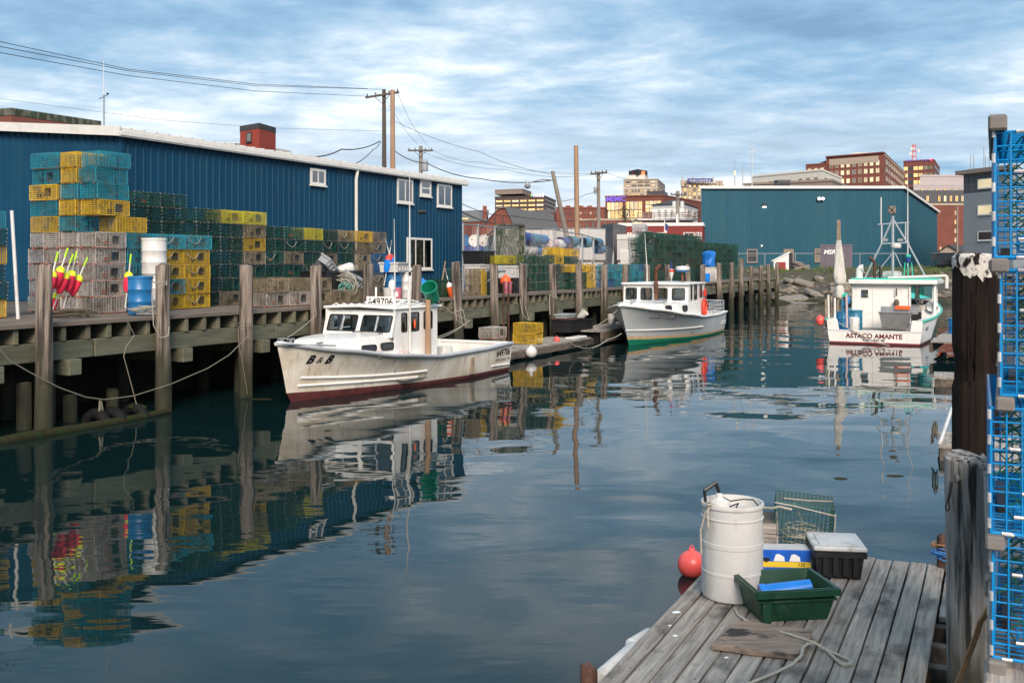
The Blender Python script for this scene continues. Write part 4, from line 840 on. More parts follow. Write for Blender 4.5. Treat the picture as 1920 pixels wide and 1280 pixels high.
for hl in ((0.12, 0.75, 0.45, 1.05), (0.9, 1.6, 0.45, 1.05)): port(r3, V3((7.0, -1.7, 1.2)), V3((0, 1, 0)), V3((0, 0, 1)), hl, 0.07, 0, 'seafoam_glass')
q = MB(); q.box(4.15, 7.3, -1.98, 1.70, 2.36, 2.56); b3.part(q, 'roof_fascia', 'boat_white', bevel=0.03)
q = MB(); q.box(4.3, 7.2, -1.9, 1.62, 2.563, 2.62); b3.part(q, 'roof_top', 'seafoam', bevel=0.02)
q = MB(); q.box(4.4, 4.5, -1.92, -1.82, 1.0, 2.36); b3.part(q, 'roof_post', 'boat_white', bevel=0.01)
q = MB(); q.box(6.3, 6.95, -1.68, -0.5, 0.45, 1.42); q.box(6.1, 6.31, -1.6, -1.0, 0.45, 1.2); b3.part(q, 'helm_console', 'boat_white', bevel=0.03); q = MB(); q.box(4.6, 5.2, -1.72, -1.3, 0.45, 1.25); b3.part(q, 'bait_locker', 'boat_white', bevel=0.03)
q = MB(); q.box(6.3, 6.5, -1.5, -1.2, 1.43, 1.6); q.box(6.35, 6.6, -1.0, -0.7, 1.43, 1.62); q.box(6.4, 6.9, -1.6, -0.6, 1.425, 1.45); b3.part(q, 'instruments', 'black', bevel=0.02)
p = b3.at(1722, 571, x=5.9); q = MB(); c = V3((5.9, p.y, p.z))
for k in range(6):
    a = k * math.pi / 3; q.tube([c, c + V3((0, 0.26 * math.cos(a), 0.26 * math.sin(a)))], 0.018, 5)
q.lathe([(0.06, -0.03), (0.06, 0.03)], 10, Matrix.Translation(c) @ Matrix.Rotation(R(90), 4, 'Y')); b3.part(q, 'steering_wheel', 'steel')
p = b3.at(1747, 575, x=4.55); q = MB(); mm = Matrix.Translation((4.55, p.y + 0.0, p.z)) @ Matrix.Rotation(R(-90), 4, 'Y'); q.lathe([(0.26, -0.05), (0.26, 0.06), (0.2, 0.09), (0.05, 0.05)], 20, mm); b3.part(q, 'trap_hauler', 'steel', smooth=True)
# sorting tank, tubs, drums on deck
p0, p1 = b3.at(1652, 600, x=2.6), b3.at(1704, 600, x=2.6); q = MB(); ya, yb = p0.y, p1.y
q.hexa([(2.45, ya - 0.08, 0.52), (2.45, yb + 0.06, 0.52), (3.1, yb + 0.06, 0.52), (3.1, ya - 0.08, 0.52), (2.3, ya + 0.05, 1.18), (2.3, yb - 0.05, 1.18), (3.2, yb - 0.05, 1.18), (3.2, ya + 0.05, 1.18)]); q.box(2.26, 3.24, yb - 0.09, ya + 0.09, 1.183, 1.22)
q.box(3.2, 3.26, yb - 0.3, ya + 0.1, 1.1, 1.42); tk = b3.part(q, 'sorting_tank', 'steel', bevel=0.01)
q = MB(); q.box(3.05, 3.4, yb + 0.02, yb + 0.62, 1.3, 1.46); b3.part(q, 'fish_tray', 'orange', bevel=0.02)
def drum_profile(r, h): return [(r * 0.9, 0), (r, 0.03), (r, h * 0.32), (r * 1.03, h * 0.335), (r * 1.03, h * 0.36), (r, h * 0.375), (r, h * 0.63), (r * 1.03, h * 0.645), (r * 1.03, h * 0.67), (r, h * 0.685), (r, h * 0.93), (r * 1.04, h * 0.94), (r * 1.04, h), (r * 0.95, h), (r * 0.93, h * 0.96)]
for u, x, hgt, mt_ in ((1578, 1.0, 0.85, 'plastic_blue'), (1603, 2.4, 0.85, 'plastic_teal')):
    p = b3.at(u, 600, x=x); q = MB(); q.lathe(drum_profile(0.31, hgt), 20); o = b3.part(q, 'bait_drum', mt_, smooth=True); o.location = (x, p.y, 0.42)
p = b3.at(1601, 605, x=1.3); q = MB(); q.lathe([(0.2, 0), (0.22, 0.1), (0.23, 0.55), (0.2, 0.6), (0.17, 0.57)], 14); o = b3.part(q, 'bucket', 'plastic_white', smooth=True); o.location = (1.3, p.y, 0.42)
p = b3.at(1713, 605, x=1.3); q = MB(); q.lathe([(0.15, 0), (0.18, 0.45), (0.19, 0.46), (0.17, 0.46), (0.14, 0.1)], 14); o = b3.part(q, 'bucket', 'plastic_white', smooth=True); o.location = (1.3, p.y, 0.42)
# bundle of stakes, poles and the furled steadying sail on the port quarter
for k, u in enumerate((1549, 1554, 1560, 1566, 1580, 1588)):
    p = b3.at(u, 590, x=0.55 + 0.12 * (k % 3)); q = MB(); q.tube([(p.x, p.y, 0.62), (p.x + 0.05, p.y + 0.03, 1.78 + 0.25 * ((k * 7) % 4) / 4)], 0.045, 7); b3.part(q, 'stake', ['lath', 'trim_white', 'lath', 'trim_white', 'plastic_teal', 'plastic_rose'][k])
p = b3.at(1571, 600, x=0.9); zt = b3.at(1571, 412, x=0.9).z; q = MB(); q.tube([(0.9, p.y, 0.45), (0.9, p.y, zt)], [0.06, 0.045], 8); q.tube([(0.9, p.y - 0.11, 2.0), (0.9, p.y - 0.07, zt - 0.02)], 0.035, 7); b3.part(q, 'mizzen_mast', 'lath')
q = MB()
prof = [(0.10, 4.25), (0.12, 4.0), (0.17, 3.5), (0.22, 3.0), (0.245, 2.7), (0.22, 2.45), (0.10, 2.36), (0.17, 2.25), (0.20, 2.0), (0.16, 1.85)]
def sailf(i, j):
    k = j * (len(prof) - 1); a = int(min(k, len(prof) - 2)); f = k - a; r = prof[a][0] * (1 - f) + prof[a + 1][0] * f; z = prof[a][1] * (1 - f) + prof[a + 1][1] * f
    t = i * 2 * math.pi; r *= 1 + 0.14 * math.sin(3 * t + z * 2.2) + 0.06 * math.sin(7 * t - z * 3); return (0.9 + r * 0.75 * math.cos(t), p.y - 0.05 + r * math.sin(t), z)
q.grid(sailf, 18, 30); b3.part(q, 'furled_sail', 'sail', smooth=True)
q = MB()
for k, (du, zz_) in enumerate(((1584, 1.55), (1590, 1.75), (1586, 1.25))):
    pp = b3.at(du, 600, x=1.0); q.lathe([(0.02, -0.2), (0.09, -0.15), (0.11, 0.05), (0.05, 0.18), (0.01, 0.2)], 10, Matrix.Translation((1.0, pp.y, zz_)) @ Matrix.Rotation(0.4 * (k - 1), 4, 'X'))
b3.part(q, 'gear_buoys', 'plastic_blue', smooth=True)['label'] = 'blue buoys hung among the stakes'
pp = b3.at(1583, 547, x=1.0); q = MB(); q.lathe([(0.02, -0.1), (0.16, -0.06), (0.17, 0.05), (0.05, 0.1)], 10, Matrix.Translation((1.0, pp.y, 1.95))); b3.part(q, 'gear_bag', 'seafoam', smooth=True)
pp = b3.at(1538, 601, x=0.2); q = MB(); q.lathe([(0.02, -0.2), (0.12, -0.16), (0.19, 0), (0.16, 0.13), (0.06, 0.22), (0.02, 0.24)], 14, Matrix.Translation((0.2, pp.y, pp.z))); b3.part(q, 'fender_buoy', 'buoy_coral', smooth=True)
pp = b3.at(1754, 638, x=0.6); q = MB(); q.lathe([(0.02, -0.14), (0.1, -0.1), (0.14, 0), (0.1, 0.1), (0.02, 0.14)], 14, Matrix.Translation((0.6, pp.y, 0.18))); b3.part(q, 'fender_buoy', 'plastic_white', smooth=True)
pp = b3.at(1764, 632, x=0.7); q = MB(); q.lathe([(0.02, -0.1), (0.08, -0.05), (0.08, 0.05), (0.02, 0.1)], 12, Matrix.Translation((0.7, pp.y, 0.34))); b3.part(q, 'fender_buoy', 'orange', smooth=True)
# roof gear and mast
def rp(u, v, x=5.0): return b3.at(u, v, x=x)
def roof_tube(name, pts, r, mat, x=5.0, n=7): q = MB(); q.tube([rp(*p_) if len(p_) == 2 else rp(*p_) for p_ in pts], r, n); return b3.part(q, name, mat, smooth=True)
roof_tube('mast', [(1674, 524), (1674, 405)], 0.06, 'alu', 5.2)
roof_tube('mast_leg', [(1619, 527), (1654, 455), (1673, 412)], 0.04, 'alu'); roof_tube('mast_leg', [(1737, 522), (1703, 458), (1675, 412)], 0.04, 'alu')
roof_tube('mast_spreader', [(1646, 421), (1705, 417)], 0.03, 'alu'); roof_tube('mast_spreader', [(1652, 457), (1705, 455)], 0.03, 'alu')
roof_tube('mast_brace', [(1653, 421), (1653, 456)], 0.04, 'alu'); roof_tube('mast_brace', [(1698, 418), (1698, 456)], 0.03, 'alu')
roof_tube('mast_brace', [(1640, 516), (1674, 474)], 0.02, 'alu'); roof_tube('mast_brace', [(1690, 500), (1678, 474)], 0.02, 'alu')
roof_tube('whip_antenna', [(1652, 421), (1652, 370)], 0.03, 'plastic_white'); roof_tube('whip_antenna', [(1702, 500), (1702, 400), (1702, 320)], [0.03, 0.025, 0.008], 'plastic_white')
c = rp(1673, 394); q = MB(); q.box(-0.12, 0.12, -0.15, 0.15, -0.17, 0.17, Matrix.Translation(c)); rf_ = b3.part(q, 'radar_reflector', 'taupe', bevel=0.02); q = MB(); q.tube([c - V3((0, 0, 0.17)), rp(1674, 412)], 0.02, 6); q.bar(c + V3((-0.125, -0.13, -0.15)), c + V3((-0.125, 0.13, 0.15)), 0.03); q.bar(c + V3((-0.13, -0.13, 0.15)), c + V3((-0.13, 0.13, -0.15)), 0.03); q.build('cross_plate', 'black', rf_)
c = rp(1680, 461, 4.9); q = MB(); q.lathe([(0.05, -0.1), (0.2, -0.09), (0.23, 0), (0.2, 0.09), (0.02, 0.11)], 16, Matrix.Translation(c)); b3.part(q, 'radar_dome', 'plastic_white', smooth=True)
for u in (1660, 1688): c = rp(u, 450); q = MB(); q.box(-0.06, 0.06, -0.12, 0.12, -0.06, 0.06, Matrix.Translation(c)); b3.part(q, 'deck_light', 'galv', bevel=0.01)
q = MB(); q.tube([rp(1640, 524), rp(1640, 494), rp(1637, 488), rp(1631, 483)], [0.075, 0.07, 0.08, 0.1], 9); b3.part(q, 'exhaust_stack', 'rust', smooth=True)
q = MB(); q.tube([rp(1650, 524), rp(1650, 498)], 0.05, 8); b3.part(q, 'exhaust_stack', 'black', smooth=True)
q = MB(); q.tube([rp(1611, 526), rp(1611, 512), rp(1611, 506), rp(1614, 503), rp(1618, 503)], [0.16, 0.15, 0.14, 0.16, 0.19], 12); b3.part(q, 'vent_cowl', 'boat_white', smooth=True)
c = rp(1673, 516, 5.6); q = MB(); q.lathe([(0.02, -0.42), (0.16, -0.4), (0.2, -0.3), (0.2, 0.3), (0.16, 0.4), (0.02, 0.42)], 14, Matrix.Translation(c) @ Matrix.Rotation(R(90), 4, 'X')); b3.part(q, 'life_raft', 'plastic_white', smooth=True)
for u in (1697, 1702.5, 1709): roof_tube('light_tripod_leg', [(u + (u - 1702.5) * 0.5, 524), (u, 492)], 0.025, 'seafoam')
c = rp(1703, 484); q = MB(); q.lathe([(0.1, -0.17), (0.11, 0.05)], 12, Matrix.Translation(c)); o = b3.part(q, 'anchor_light', 'plastic_navy', smooth=True); q = MB(); q.lathe([(0.115, 0.052), (0.115, 0.14), (0.08, 0.16)], 12, Matrix.Translation(c)); q.build('light_cap', 'seafoam', o, smooth=True)
q = MB(); q.tube([rp(1665, 521, 4.4), rp(1775, 517, 4.4)], 0.06, 8); q.tube([rp(1775, 517, 4.4), rp(1775, 540, 4.4)], 0.07, 8); b3.part(q, 'boom', 'trim_white', smooth=True)
c = rp(1681, 565, 4.25); q = MB(); q.tube([rp(1681, 540, 4.3), rp(1681, 555, 4.3)], 0.03, 6); q.lathe([(0.03, 0.1), (0.1, 0.04), (0.12, -0.12), (0.05, -0.24)], 10, Matrix.Translation(c)); b3.part(q, 'rope_coil', 'net_brown', smooth=True)
q = MB(); q.tube([b3.at(1560, 598, x=0.1), b3.at(1590, 615, x=-0.05), b3.at(1640, 641, x=-0.2), b3.at(1668, 648, x=-0.3)], 0.018, 5); b3.part(q, 'stern_line', 'rope')

# ================================================================== lobster traps
TL, TW, THT, RUN = 0.92, 0.54, 0.345, 0.03
def cage_mesh(mat, cell, wr, hole=True):
    q = MB(); nx, ny, nz = round(TL / cell), round(TW / cell), max(3, round(THT / cell)); X = [-TL / 2 + TL * i / nx for i in range(nx + 1)]; Y = [-TW / 2 + TW * i / ny for i in range(ny + 1)]; Z = [RUN + THT * i / nz for i in range(nz + 1)]
    hx = (0.04, 0.27); hz_ = (RUN + 0.07, RUN + 0.27)
    for z in (Z[0], Z[-1]):
        for x in X: q.wire((x, Y[0], z), (x, Y[-1], z), wr)
        for y in Y: q.wire((X[0], y, z), (X[-1], y, z), wr)
    for sg, y in ((-1, Y[0]), (1, Y[-1])):
        for x in X:
            if hole and sg < 0 and hx[0] < x < hx[1]: q.wire((x, y, Z[0]), (x, y, hz_[0]), wr); q.wire((x, y, hz_[1]), (x, y, Z[-1]), wr)
            else: q.wire((x, y, Z[0]), (x, y, Z[-1]), wr)
        for z in Z:
            if hole and sg < 0 and hz_[0] < z < hz_[1]: q.wire((X[0], y, z), (hx[0], y, z), wr); q.wire((hx[1], y, z), (X[-1], y, z), wr)
            else: q.wire((X[0], y, z), (X[-1], y, z), wr)
    for x in (X[0], X[-1], X[int(nx * 0.4)]):
        for y in Y: q.wire((x, y, Z[0]), (x, y, Z[-1]), wr)
        for z in Z: q.wire((x, Y[0], z), (x, Y[-1], z), wr)
    for x in (X[0], X[-1]):                                   # laced corners
        for y in (Y[0], Y[-1]): q.wire((x, y, Z[0]), (x, y, Z[-1]), wr * 2.2)
    for y in (Y[0], Y[-1]):
        for z in (Z[0], Z[-1]): q.wire((X[0], y, z), (X[-1], y, z), wr * 1.9)
    return q.mesh('wire_cage', mat, fix=False)
def net_mesh(mat):                                            # knitted heads and the twine bag inside a trap
    q = MB(); g = random.Random(3)
    for k in range(9):
        a = k * math.pi * 2 / 9; p0 = V3((0.155 + 0.12 * math.cos(a), -TW / 2 + 0.01, 0.20 + 0.12 * math.sin(a))); p1 = V3((0.1 + 0.06 * math.cos(a), -0.02, 0.2 + 0.06 * math.sin(a))); q.wire(p0, p1, 0.007)
    for r_, y in ((0.12, -TW / 2 + 0.01), (0.1, -0.18), (0.08, -0.1), (0.06, -0.02)):
        c = [V3((0.155 - (y + TW / 2) * 0.2 + r_ * math.cos(k * math.pi / 5), y, 0.2 + r_ * math.sin(k * math.pi / 5))) for k in range(10)]
        for a, b in zip(c, c[1:] + c[:1]): q.wire(a, b, 0.008)
    for k in range(44):
        p = V3((g.uniform(-0.42, -0.1), g.uniform(-0.24, 0.24), g.uniform(0.06, 0.34))); q.wire(p, p + V3((g.uniform(-0.15, 0.15), g.uniform(-0.15, 0.15), g.uniform(-0.12, 0.12))), 0.011)
    for k in range(50):
        p = V3((g.uniform(-0.4, 0.42), g.uniform(-0.22, 0.22), RUN + 0.02)); q.wire(p, p + V3((g.uniform(-0.12, 0.12), g.uniform(-0.12, 0.12), g.uniform(0.0, 0.06))), 0.014)
    return q.mesh('netting', mat, fix=False)
NETS = {k: net_mesh(k) for k in ('net_brown', 'net_green')}
def runner_mesh(mat):
    q = MB(); q.box(-TL / 2 - 0.01, TL / 2 + 0.01, -0.02, 0.02, 0, RUN - 0.002); return q.mesh('runner', mat)
RUNM = {k: runner_mesh(k) for k in ('runner_wood', 'runner_orange')}
q = MB(); z0 = 0.12
for a0, a1, c0_, c1_ in ((-0.2, -0.08, 0.10, 0.113), (-0.2, -0.08, 0.155, 0.168), (-0.2, -0.188, 0.114, 0.154), (-0.092, -0.08, 0.114, 0.154)): q.box(a0, a1, -TW / 2 - 0.012, -TW / 2 + 0.0, c0_, c1_)
VENT = {}
for k in ('vent_orange', 'black'):
    me = q.mesh('escape_vent', k); VENT[k] = me
q = MB(); q.tube([(TL / 2, -0.2, 0.3), (TL / 2 + 0.02, -0.12, 0.2), (TL / 2 + 0.03, 0, 0.14), (TL / 2 + 0.02, 0.12, 0.2), (TL / 2, 0.2, 0.3)], 0.008, 5, caps=False); BRE = q.mesh('bridle', 'rope', fix=False); q = MB(); q.tube([(-0.4, -TW / 2 - 0.01, 0.33), (-0.28, -TW / 2 - 0.02, 0.2), (-0.15, -TW / 2 - 0.025, 0.14), (-0.02, -TW / 2 - 0.02, 0.2), (0.08, -TW / 2 - 0.01, 0.32)], 0.007, 5, caps=False)
BRID = q.mesh('bridle', 'rope', fix=False)
q = MB(); g = random.Random(5)
for x in (-TL / 2, 0.02, TL / 2):
    for k in range(5):
        for y in (-TW / 2 - 0.006, TW / 2 + 0.006): z = RUN + THT * k / 4 + g.uniform(-0.01, 0.01); xx = x + g.uniform(-0.012, 0.012); q.box(xx - 0.009, xx + 0.009, y - 0.006, y + 0.006, z - 0.007, z + 0.007)
for k in range(7):
    for y in (-TW / 2, TW / 2): xx = -TL / 2 + TL * k / 6 + g.uniform(-0.02, 0.02); q.box(xx - 0.008, xx + 0.008, y - 0.012, y + 0.012, RUN + THT - 0.006, RUN + THT + 0.008)
RINGS = q.mesh('hog_rings', 'clip')
CN = {'yellow': ('w_yellow', 'yellow'), 'lemon': ('w_lemon', 'bright lemon'), 'teal': ('w_teal', 'turquoise'), 'green': ('w_green', 'dark green'), 'forest': ('w_forest', 'green'), 'grey': ('w_grey', 'pale grey'), 'brown': ('w_brown', 'weed-browned'), 'blue': ('w_blue', 'faded blue')}
PR = {}
def trap_proto(col, far=False, bridle=False):
    key = (col, far, bridle)
    if key in PR: return PR[key]
    r_ = thing('lobster_trap', 'x', 'lobster trap')
    inst('wire_cage', cage_mesh(CN[col][0], 0.092 if far else 0.046, 0.010 if far else 0.0066, not far), r_)
    for sg in (1, -1): inst('runner', RUNM['runner_orange' if col == 'grey' else 'runner_wood'], r_, (0, sg * 0.2, 0))
    inst('netting', NETS['net_green' if col in ('green', 'forest') else 'net_brown'], r_)['kind'] = 'stuff'
    if not far: inst('escape_vent', VENT['vent_orange' if col in ('grey', 'forest') else 'black'], r_)
    if col in ('green', 'forest') and not far: inst('hog_rings', RINGS, r_)['kind'] = 'stuff'
    if bridle: inst('bridle', BRID, r_); inst('bridle', BRE, r_)
    PR[key] = Proto(r_); return PR[key]
NTRAP = [0]
ROWN = ['on the deck', 'second up', 'third up', 'fourth up', 'fifth up', 'sixth up', 'seventh up', 'eighth up', 'ninth up', 'tenth up']
def trap(col, p, ori, label, group, far=False, br=False, scale=1.0, rot=None):
    rz = WRZ + (0 if ori == 'L' else math.pi / 2) + rnd.uniform(-0.05, 0.05) + (math.pi if rnd.random() < 0.35 and not br else 0)
    o = trap_proto(col, far, br).put(p + V3((rnd.uniform(-0.012, 0.012), rnd.uniform(-0.012, 0.012), 0)), rz, label, group, rot); NTRAP[0] += 1
    if scale != 1.0: o.scale = (scale, 1, 1)
    return o
PIT = 0.378
def stack(desc, s0, t0, ns, ntt, rows, colf, ori='L', z0=DECK, far=False, row0=0, sp=None, br=0.0):
    ds, dt = (TL + 0.03, TW + 0.025) if ori == 'L' else (TW + 0.025, TL + 0.03)
    if sp: ds = sp
    for i in range(ns):
        for j in range(ntt):
            rr = rows(i, j) if callable(rows) else rows
            js = rnd.uniform(-0.02, 0.02); jt = rnd.uniform(-0.03, 0.03)
            for k in range(row0, rr):
                c = colf(i, j, k)
                if not c: continue
                colm = '' if ns * ntt == 1 else ', %s column' % ORD[i if ntt == 1 else ntt - 1 - j]
                trap(c, W(s0 + ds * (i + 0.5) + js + rnd.uniform(-0.03, 0.03), t0 + dt * (j + 0.5) + jt + rnd.uniform(-0.035, 0.035), z0 + PIT * (k - 0) + 0.002), ori, '%s trap %s%s, %s' % (CN[c][1], ROWN[k], colm, desc), 'lobster traps ' + desc,
                     far, rnd.random() < br, scale=1.0 if not sp else sp / (TL + 0.03))
# tall stack at the left: a pale lower block and five coloured rows on it
stack('in the pale block below the pink buoys', -0.12, 2.0, 1, 4, 5, lambda i, j, k: 'grey')
UP = [['yellow', 'yellow', 'teal'], ['teal', 'yellow', 'yellow'], ['yellow', 'teal', 'teal'], ['teal', 'yellow', 'teal'], ['teal', 'yellow', 'teal']]
stack('high front column on the pale block', 0.0, 2.02, 1, 1, 10, lambda i, j, k: (['lemon', 'yellow', 'teal', 'teal', 'teal'][k - 5] if k > 5 else None), row0=5)
trap('yellow', W(1.0, 2.3, DECK + 5 * PIT), 'L', 'yellow wire lobster trap jutting right, lowest of the high coloured rows', 'lobster traps high front column on the pale block')
stack('high middle column on the pale block', -0.08, 2.6, 1, 1, 10, lambda i, j, k: ['teal', 'yellow', 'teal', 'yellow', 'yellow'][k - 5], row0=5)
stack('high left column on the pale block', -0.12, 3.18, 1, 1, 10, lambda i, j, k: ['yellow', 'teal', 'yellow', 'teal', 'teal'][k - 5], ori='E', row0=5)
stack('behind the white barrel', 0.86, 2.02, 1, 1, 5, lambda i, j, k: ['teal', 'brown', 'teal', 'teal', 'teal'][k])
stack('right of the white barrel', 1.82, 2.0, 1, 1, 5, lambda i, j, k: ['yellow', 'teal', 'yellow', 'yellow', 'teal'][k], br=1.0)
stack('right of the white barrel, second column', 2.77, 2.02, 1, 1, 5, lambda i, j, k: ['yellow', 'yellow', 'yellow', 'yellow', 'teal'][k], br=1.0)
stack('cut by the left picture edge', -3.05, 2.35, 1, 1, 6, lambda i, j, k: ['yellow', 'green', 'green', 'yellow', 'green', 'teal'][k])
stack('tall dark block behind the coloured stack', 2.25, 3.3, 2, 1, 8, lambda i, j, k: ['green', 'forest', 'green'][(i * 2 + k) % 3], row0=3)
stack('dark block topped with yellow', 3.75, 2.62, 3, 1, 7, lambda i, j, k: 'lemon' if k == 6 and i > 0 else 'brown' if (i, k) in ((2, 5), (2, 3), (1, 0)) else 'yellow' if (i, k) == (2, 4) else 'green')
stack('dark block left of the downspout', 6.62, 2.7, 3, 1, 6, lambda i, j, k: 'lemon' if (i, k) == (2, 5) else 'brown' if (i * 3 + k) % 5 == 1 else 'green' if (i + k) % 3 else 'forest', br=0.4)
stack('brown block below the downspout', 9.75, 3.0, 4, 1, 6, lambda i, j, k: ('blue' if k in (2, 3) else 'brown') if i == 3 else 'yellow' if (i, k) == (2, 5) else 'brown' if i == 2 or (i + k) % 3 == 0 else 'green', br=0.3)
stack('low front row left of the fourth piling', 4.38, 0.75, 2, 1, 2, lambda i, j, k: 'brown' if k else 'grey')
stack('low front row right of the fourth piling', 6.35, 0.8, 3, 1, lambda i, j: 2 if i == 0 else 1, lambda i, j, k: 'brown')
# traps stood on end by the green tub
for k in range(6):
    s = su(868 + k * 8, 0.9) if k else su(845, 1.1); c = ['forest', 'brown', 'brown', 'yellow', 'green', 'blue'][k]
    o = trap(c, W(s, 0.9 if k else 1.2, DECK + 0.46), 'L', '%s trap stood on end, %s in the upright row by the dark tub' % (CN[c][1], ORD[k]), 'traps stood on end', rot=None)
    o.rotation_euler = (0, R(-90), WRZ + math.pi / 2); o.rotation_mode = 'XYZ'; o.scale = (1.12, 0.75 if k else 1.2, 0.9)
s = su(988, 1.2); stack('green block behind the pink bucket', s, 1.2, 4, 1, lambda i, j: 4 if i < 3 else 5, lambda i, j, k: 'yellow' if i == 3 and k > 2 else 'forest')
s = su(1062, 1.25); stack('yellow-topped block by the eleventh piling', s, 1.0, 3, 1, 3, lambda i, j, k: 'yellow' if k == 2 or i == 2 else 'forest')
s = su(1131, 1.25); stack('turquoise block left of the grey boat', s, 1.0, 6, 1, 3, lambda i, j, k: 'teal' if (i + k) % 7 else 'blue', far=True)
s = su(945, 2.6); stack('yellow pair behind the fence pipe', su(930, 2.4), 2.4, 3, 1, 4, lambda i, j, k: 'lemon' if k > 2 else 'forest', row0=1)
stack('yellow pair under the lying drums', su(1042, 2.6), 2.6, 3, 1, 5, lambda i, j, k: 'yellow' if k > 3 else 'forest', row0=3)
s = su(1196, 2.2); stack('tall green stack behind the grey boat', s, 2.2, 11, 1, lambda i, j: 7 if i == 0 else 8, lambda i, j, k: 'forest' if (i * 5 + k * 3) % 7 else 'green', far=True, sp=1.24)
s = su(1320, 2.2); stack('green stack right of the blue tarp', s, 2.2, 8, 1, 7, lambda i, j, k: 'forest' if (i + k) % 5 else 'green', far=True, sp=1.24)

# ================================================================== gear on the wharf
def drum_proto(mat, r=0.29, h=0.88, openend=False):
    r_ = thing('drum', 'x', 'drum'); q = MB(); q.lathe(drum_profile(r, h)[:-2] + ([(r * 0.94, h), (r * 0.92, h * 0.2), (0.01, h * 0.19)] if openend else [(r * 0.95, h), (r * 0.9, h * 0.965)]), 20); inst('barrel_body', q.mesh('barrel_body', mat, smooth=True), r_)
    if not openend:
        for a in (0.5, -0.5): q = MB(); q.lathe([(0.035, h * 0.96), (0.035, h * 0.985)], 8, Matrix.Translation((a * r, 0, 0))); inst('bung', q.mesh('bung', 'black'), r_)
    return Proto(r_)
DP = {k: drum_proto(k) for k in ('plastic_blue', 'plastic_navy', 'plastic_teal', 'plastic_white', 'plastic_rose')}
DO = {k: drum_proto(k, openend=True) for k in ('plastic_blue', 'plastic_navy', 'plastic_teal', 'plastic_white', 'orange')}
def upright(mat, u, t, label, z=DECK, sc_=1.0): 
    o = DP[mat].put(W(su(u, t), t, z), 0, label); o.scale = (sc_, sc_, 1); return o
upright('plastic_white', 290, 1.45, 'white plastic drum under the tall white barrel, mostly hidden'); upright('plastic_white', 289, 1.45, 'tall white plastic barrel standing against the yellow traps', DECK + 0.89, 0.98)
upright('plastic_blue', 263, 0.72, 'blue plastic drum in front of the white barrel', DECK, 0.92)
upright('plastic_blue', 737, 1.2, 'blue plastic drum beside the faded blue traps'); upright('plastic_white', 762, 1.1, 'off-white plastic drum left of the sixth piling')
upright('plastic_navy', 914, 0.95, 'navy plastic drum behind the eighth piling'); 
def lathe_thing(name, prof, mat, label, cat, loc, group=None, n=16, rot=None, part='body'):
    r_ = thing(name, label, cat, loc, 0, group); q = MB(); q.lathe(prof, n); o = q.build(part, mat, r_, smooth=True)
    if rot: r_.rotation_euler = rot
    return r_
def bucket(u, t, mat, label, z=DECK, s=1.0, rot=None, loc=None, lab=False):
    p = loc if loc is not None else W(su(u, t), t, z)
    r_ = lathe_thing('bucket', [(0.125 * s, 0), (0.13 * s, 0.01), (0.15 * s, 0.33 * s), (0.16 * s, 0.335 * s), (0.16 * s, 0.36 * s), (0.145 * s, 0.36 * s), (0.125 * s, 0.03)], mat, label, 'bucket', p, rot=rot)
    q = MB(); q.tube([(0.155 * s * math.cos(a), 0.02 * s, 0.33 * s - 0.12 * s * math.sin(a)) for a in [k * math.pi / 8 for k in range(9)]], 0.006, 5); q.build('handle', 'galv', r_)
    if lab: q = MB(); q.grid(lambda i, j: (0.147 * s * math.cos(R(-130 + 60 * i)), 0.147 * s * math.sin(R(-130 + 60 * i)), 0.1 * s + 0.14 * s * j), 6, 1); q.build('paper_label', 'letter_white', r_)
    return r_
bucket(728, 0.75, 'plastic_white', 'white bucket beside the pink bucket on the wharf edge', s=1.1); bucket(744, 0.72, 'plastic_pink', 'pink bucket with paper label near the sixth piling', s=1.1, lab=True)
bucket(951, 0.7, 'plastic_pink', 'pink bucket under the orange ball buoy', s=1.3); bucket(1325, 0.9, 'bright_blue', 'small blue bucket beside the white box on the wharf', s=1.5)
def boxthing(name, label, cat, loc, rz, dims, mat, lidm=None, flare=0.03, hollow=True, rot=None, lip=0.03, ribs=True):
    r_ = thing(name, label, cat, loc, rz); L_, w_, h = dims; q = MB(); t_ = 0.015
    def ring(z, e): return [(-L_ / 2 - e, -w_ / 2 - e, z), (L_ / 2 + e, -w_ / 2 - e, z), (L_ / 2 + e, w_ / 2 + e, z), (-L_ / 2 - e, w_ / 2 + e, z)]
    if hollow:
        vs_ = ring(0, 0) + ring(h, flare) + ring(h, flare - t_) + ring(t_ * 2, -t_); q.add(vs_, [(3, 2, 1, 0)] + [(a + i, a + (i + 1) % 4, a + 4 + (i + 1) % 4, a + 4 + i) for a in (0, 4, 8) for i in range(4)] + [(12, 13, 14, 15)])
    else: q.hexa(ring(0, 0) + ring(h, flare))
    q.build('body', mat, r_)
    if lip:
        q = MB()
        for a in range(4):
            A_, B_ = V3(ring(h - 0.03, flare + lip / 2)[a]), V3(ring(h - 0.03, flare + lip / 2)[(a + 1) % 4]); q.bar(A_, B_, lip, 0.05)
        q.build('rim', mat, r_)
        for x in (-0.36, -0.12, 0.12, 0.36) if ribs else ():
            q = MB(); q.box(L_ * x - 0.02, L_ * x + 0.02, -w_ / 2 - flare - 0.015, -w_ / 2 + 0.01, h * 0.15, h - 0.05); q.build('rib', mat, r_)
    if lidm: q = MB(); q.box(-L_ / 2 - flare - 0.02, L_ / 2 + flare + 0.02, -w_ / 2 - flare - 0.02, w_ / 2 + flare + 0.02, h, h + 0.04); q.build('lid', lidm, r_, bevel=0.01)
    if rot: r_.rotation_euler = rot
    return r_
boxthing('fish_bin', 'dark green fish bin beside the orange buoys on the wharf', 'bin', W(su(822, 0.95), 0.95, DECK), WRZ, (1.3, 0.7, 0.62), 'plastic_green', hollow=True)
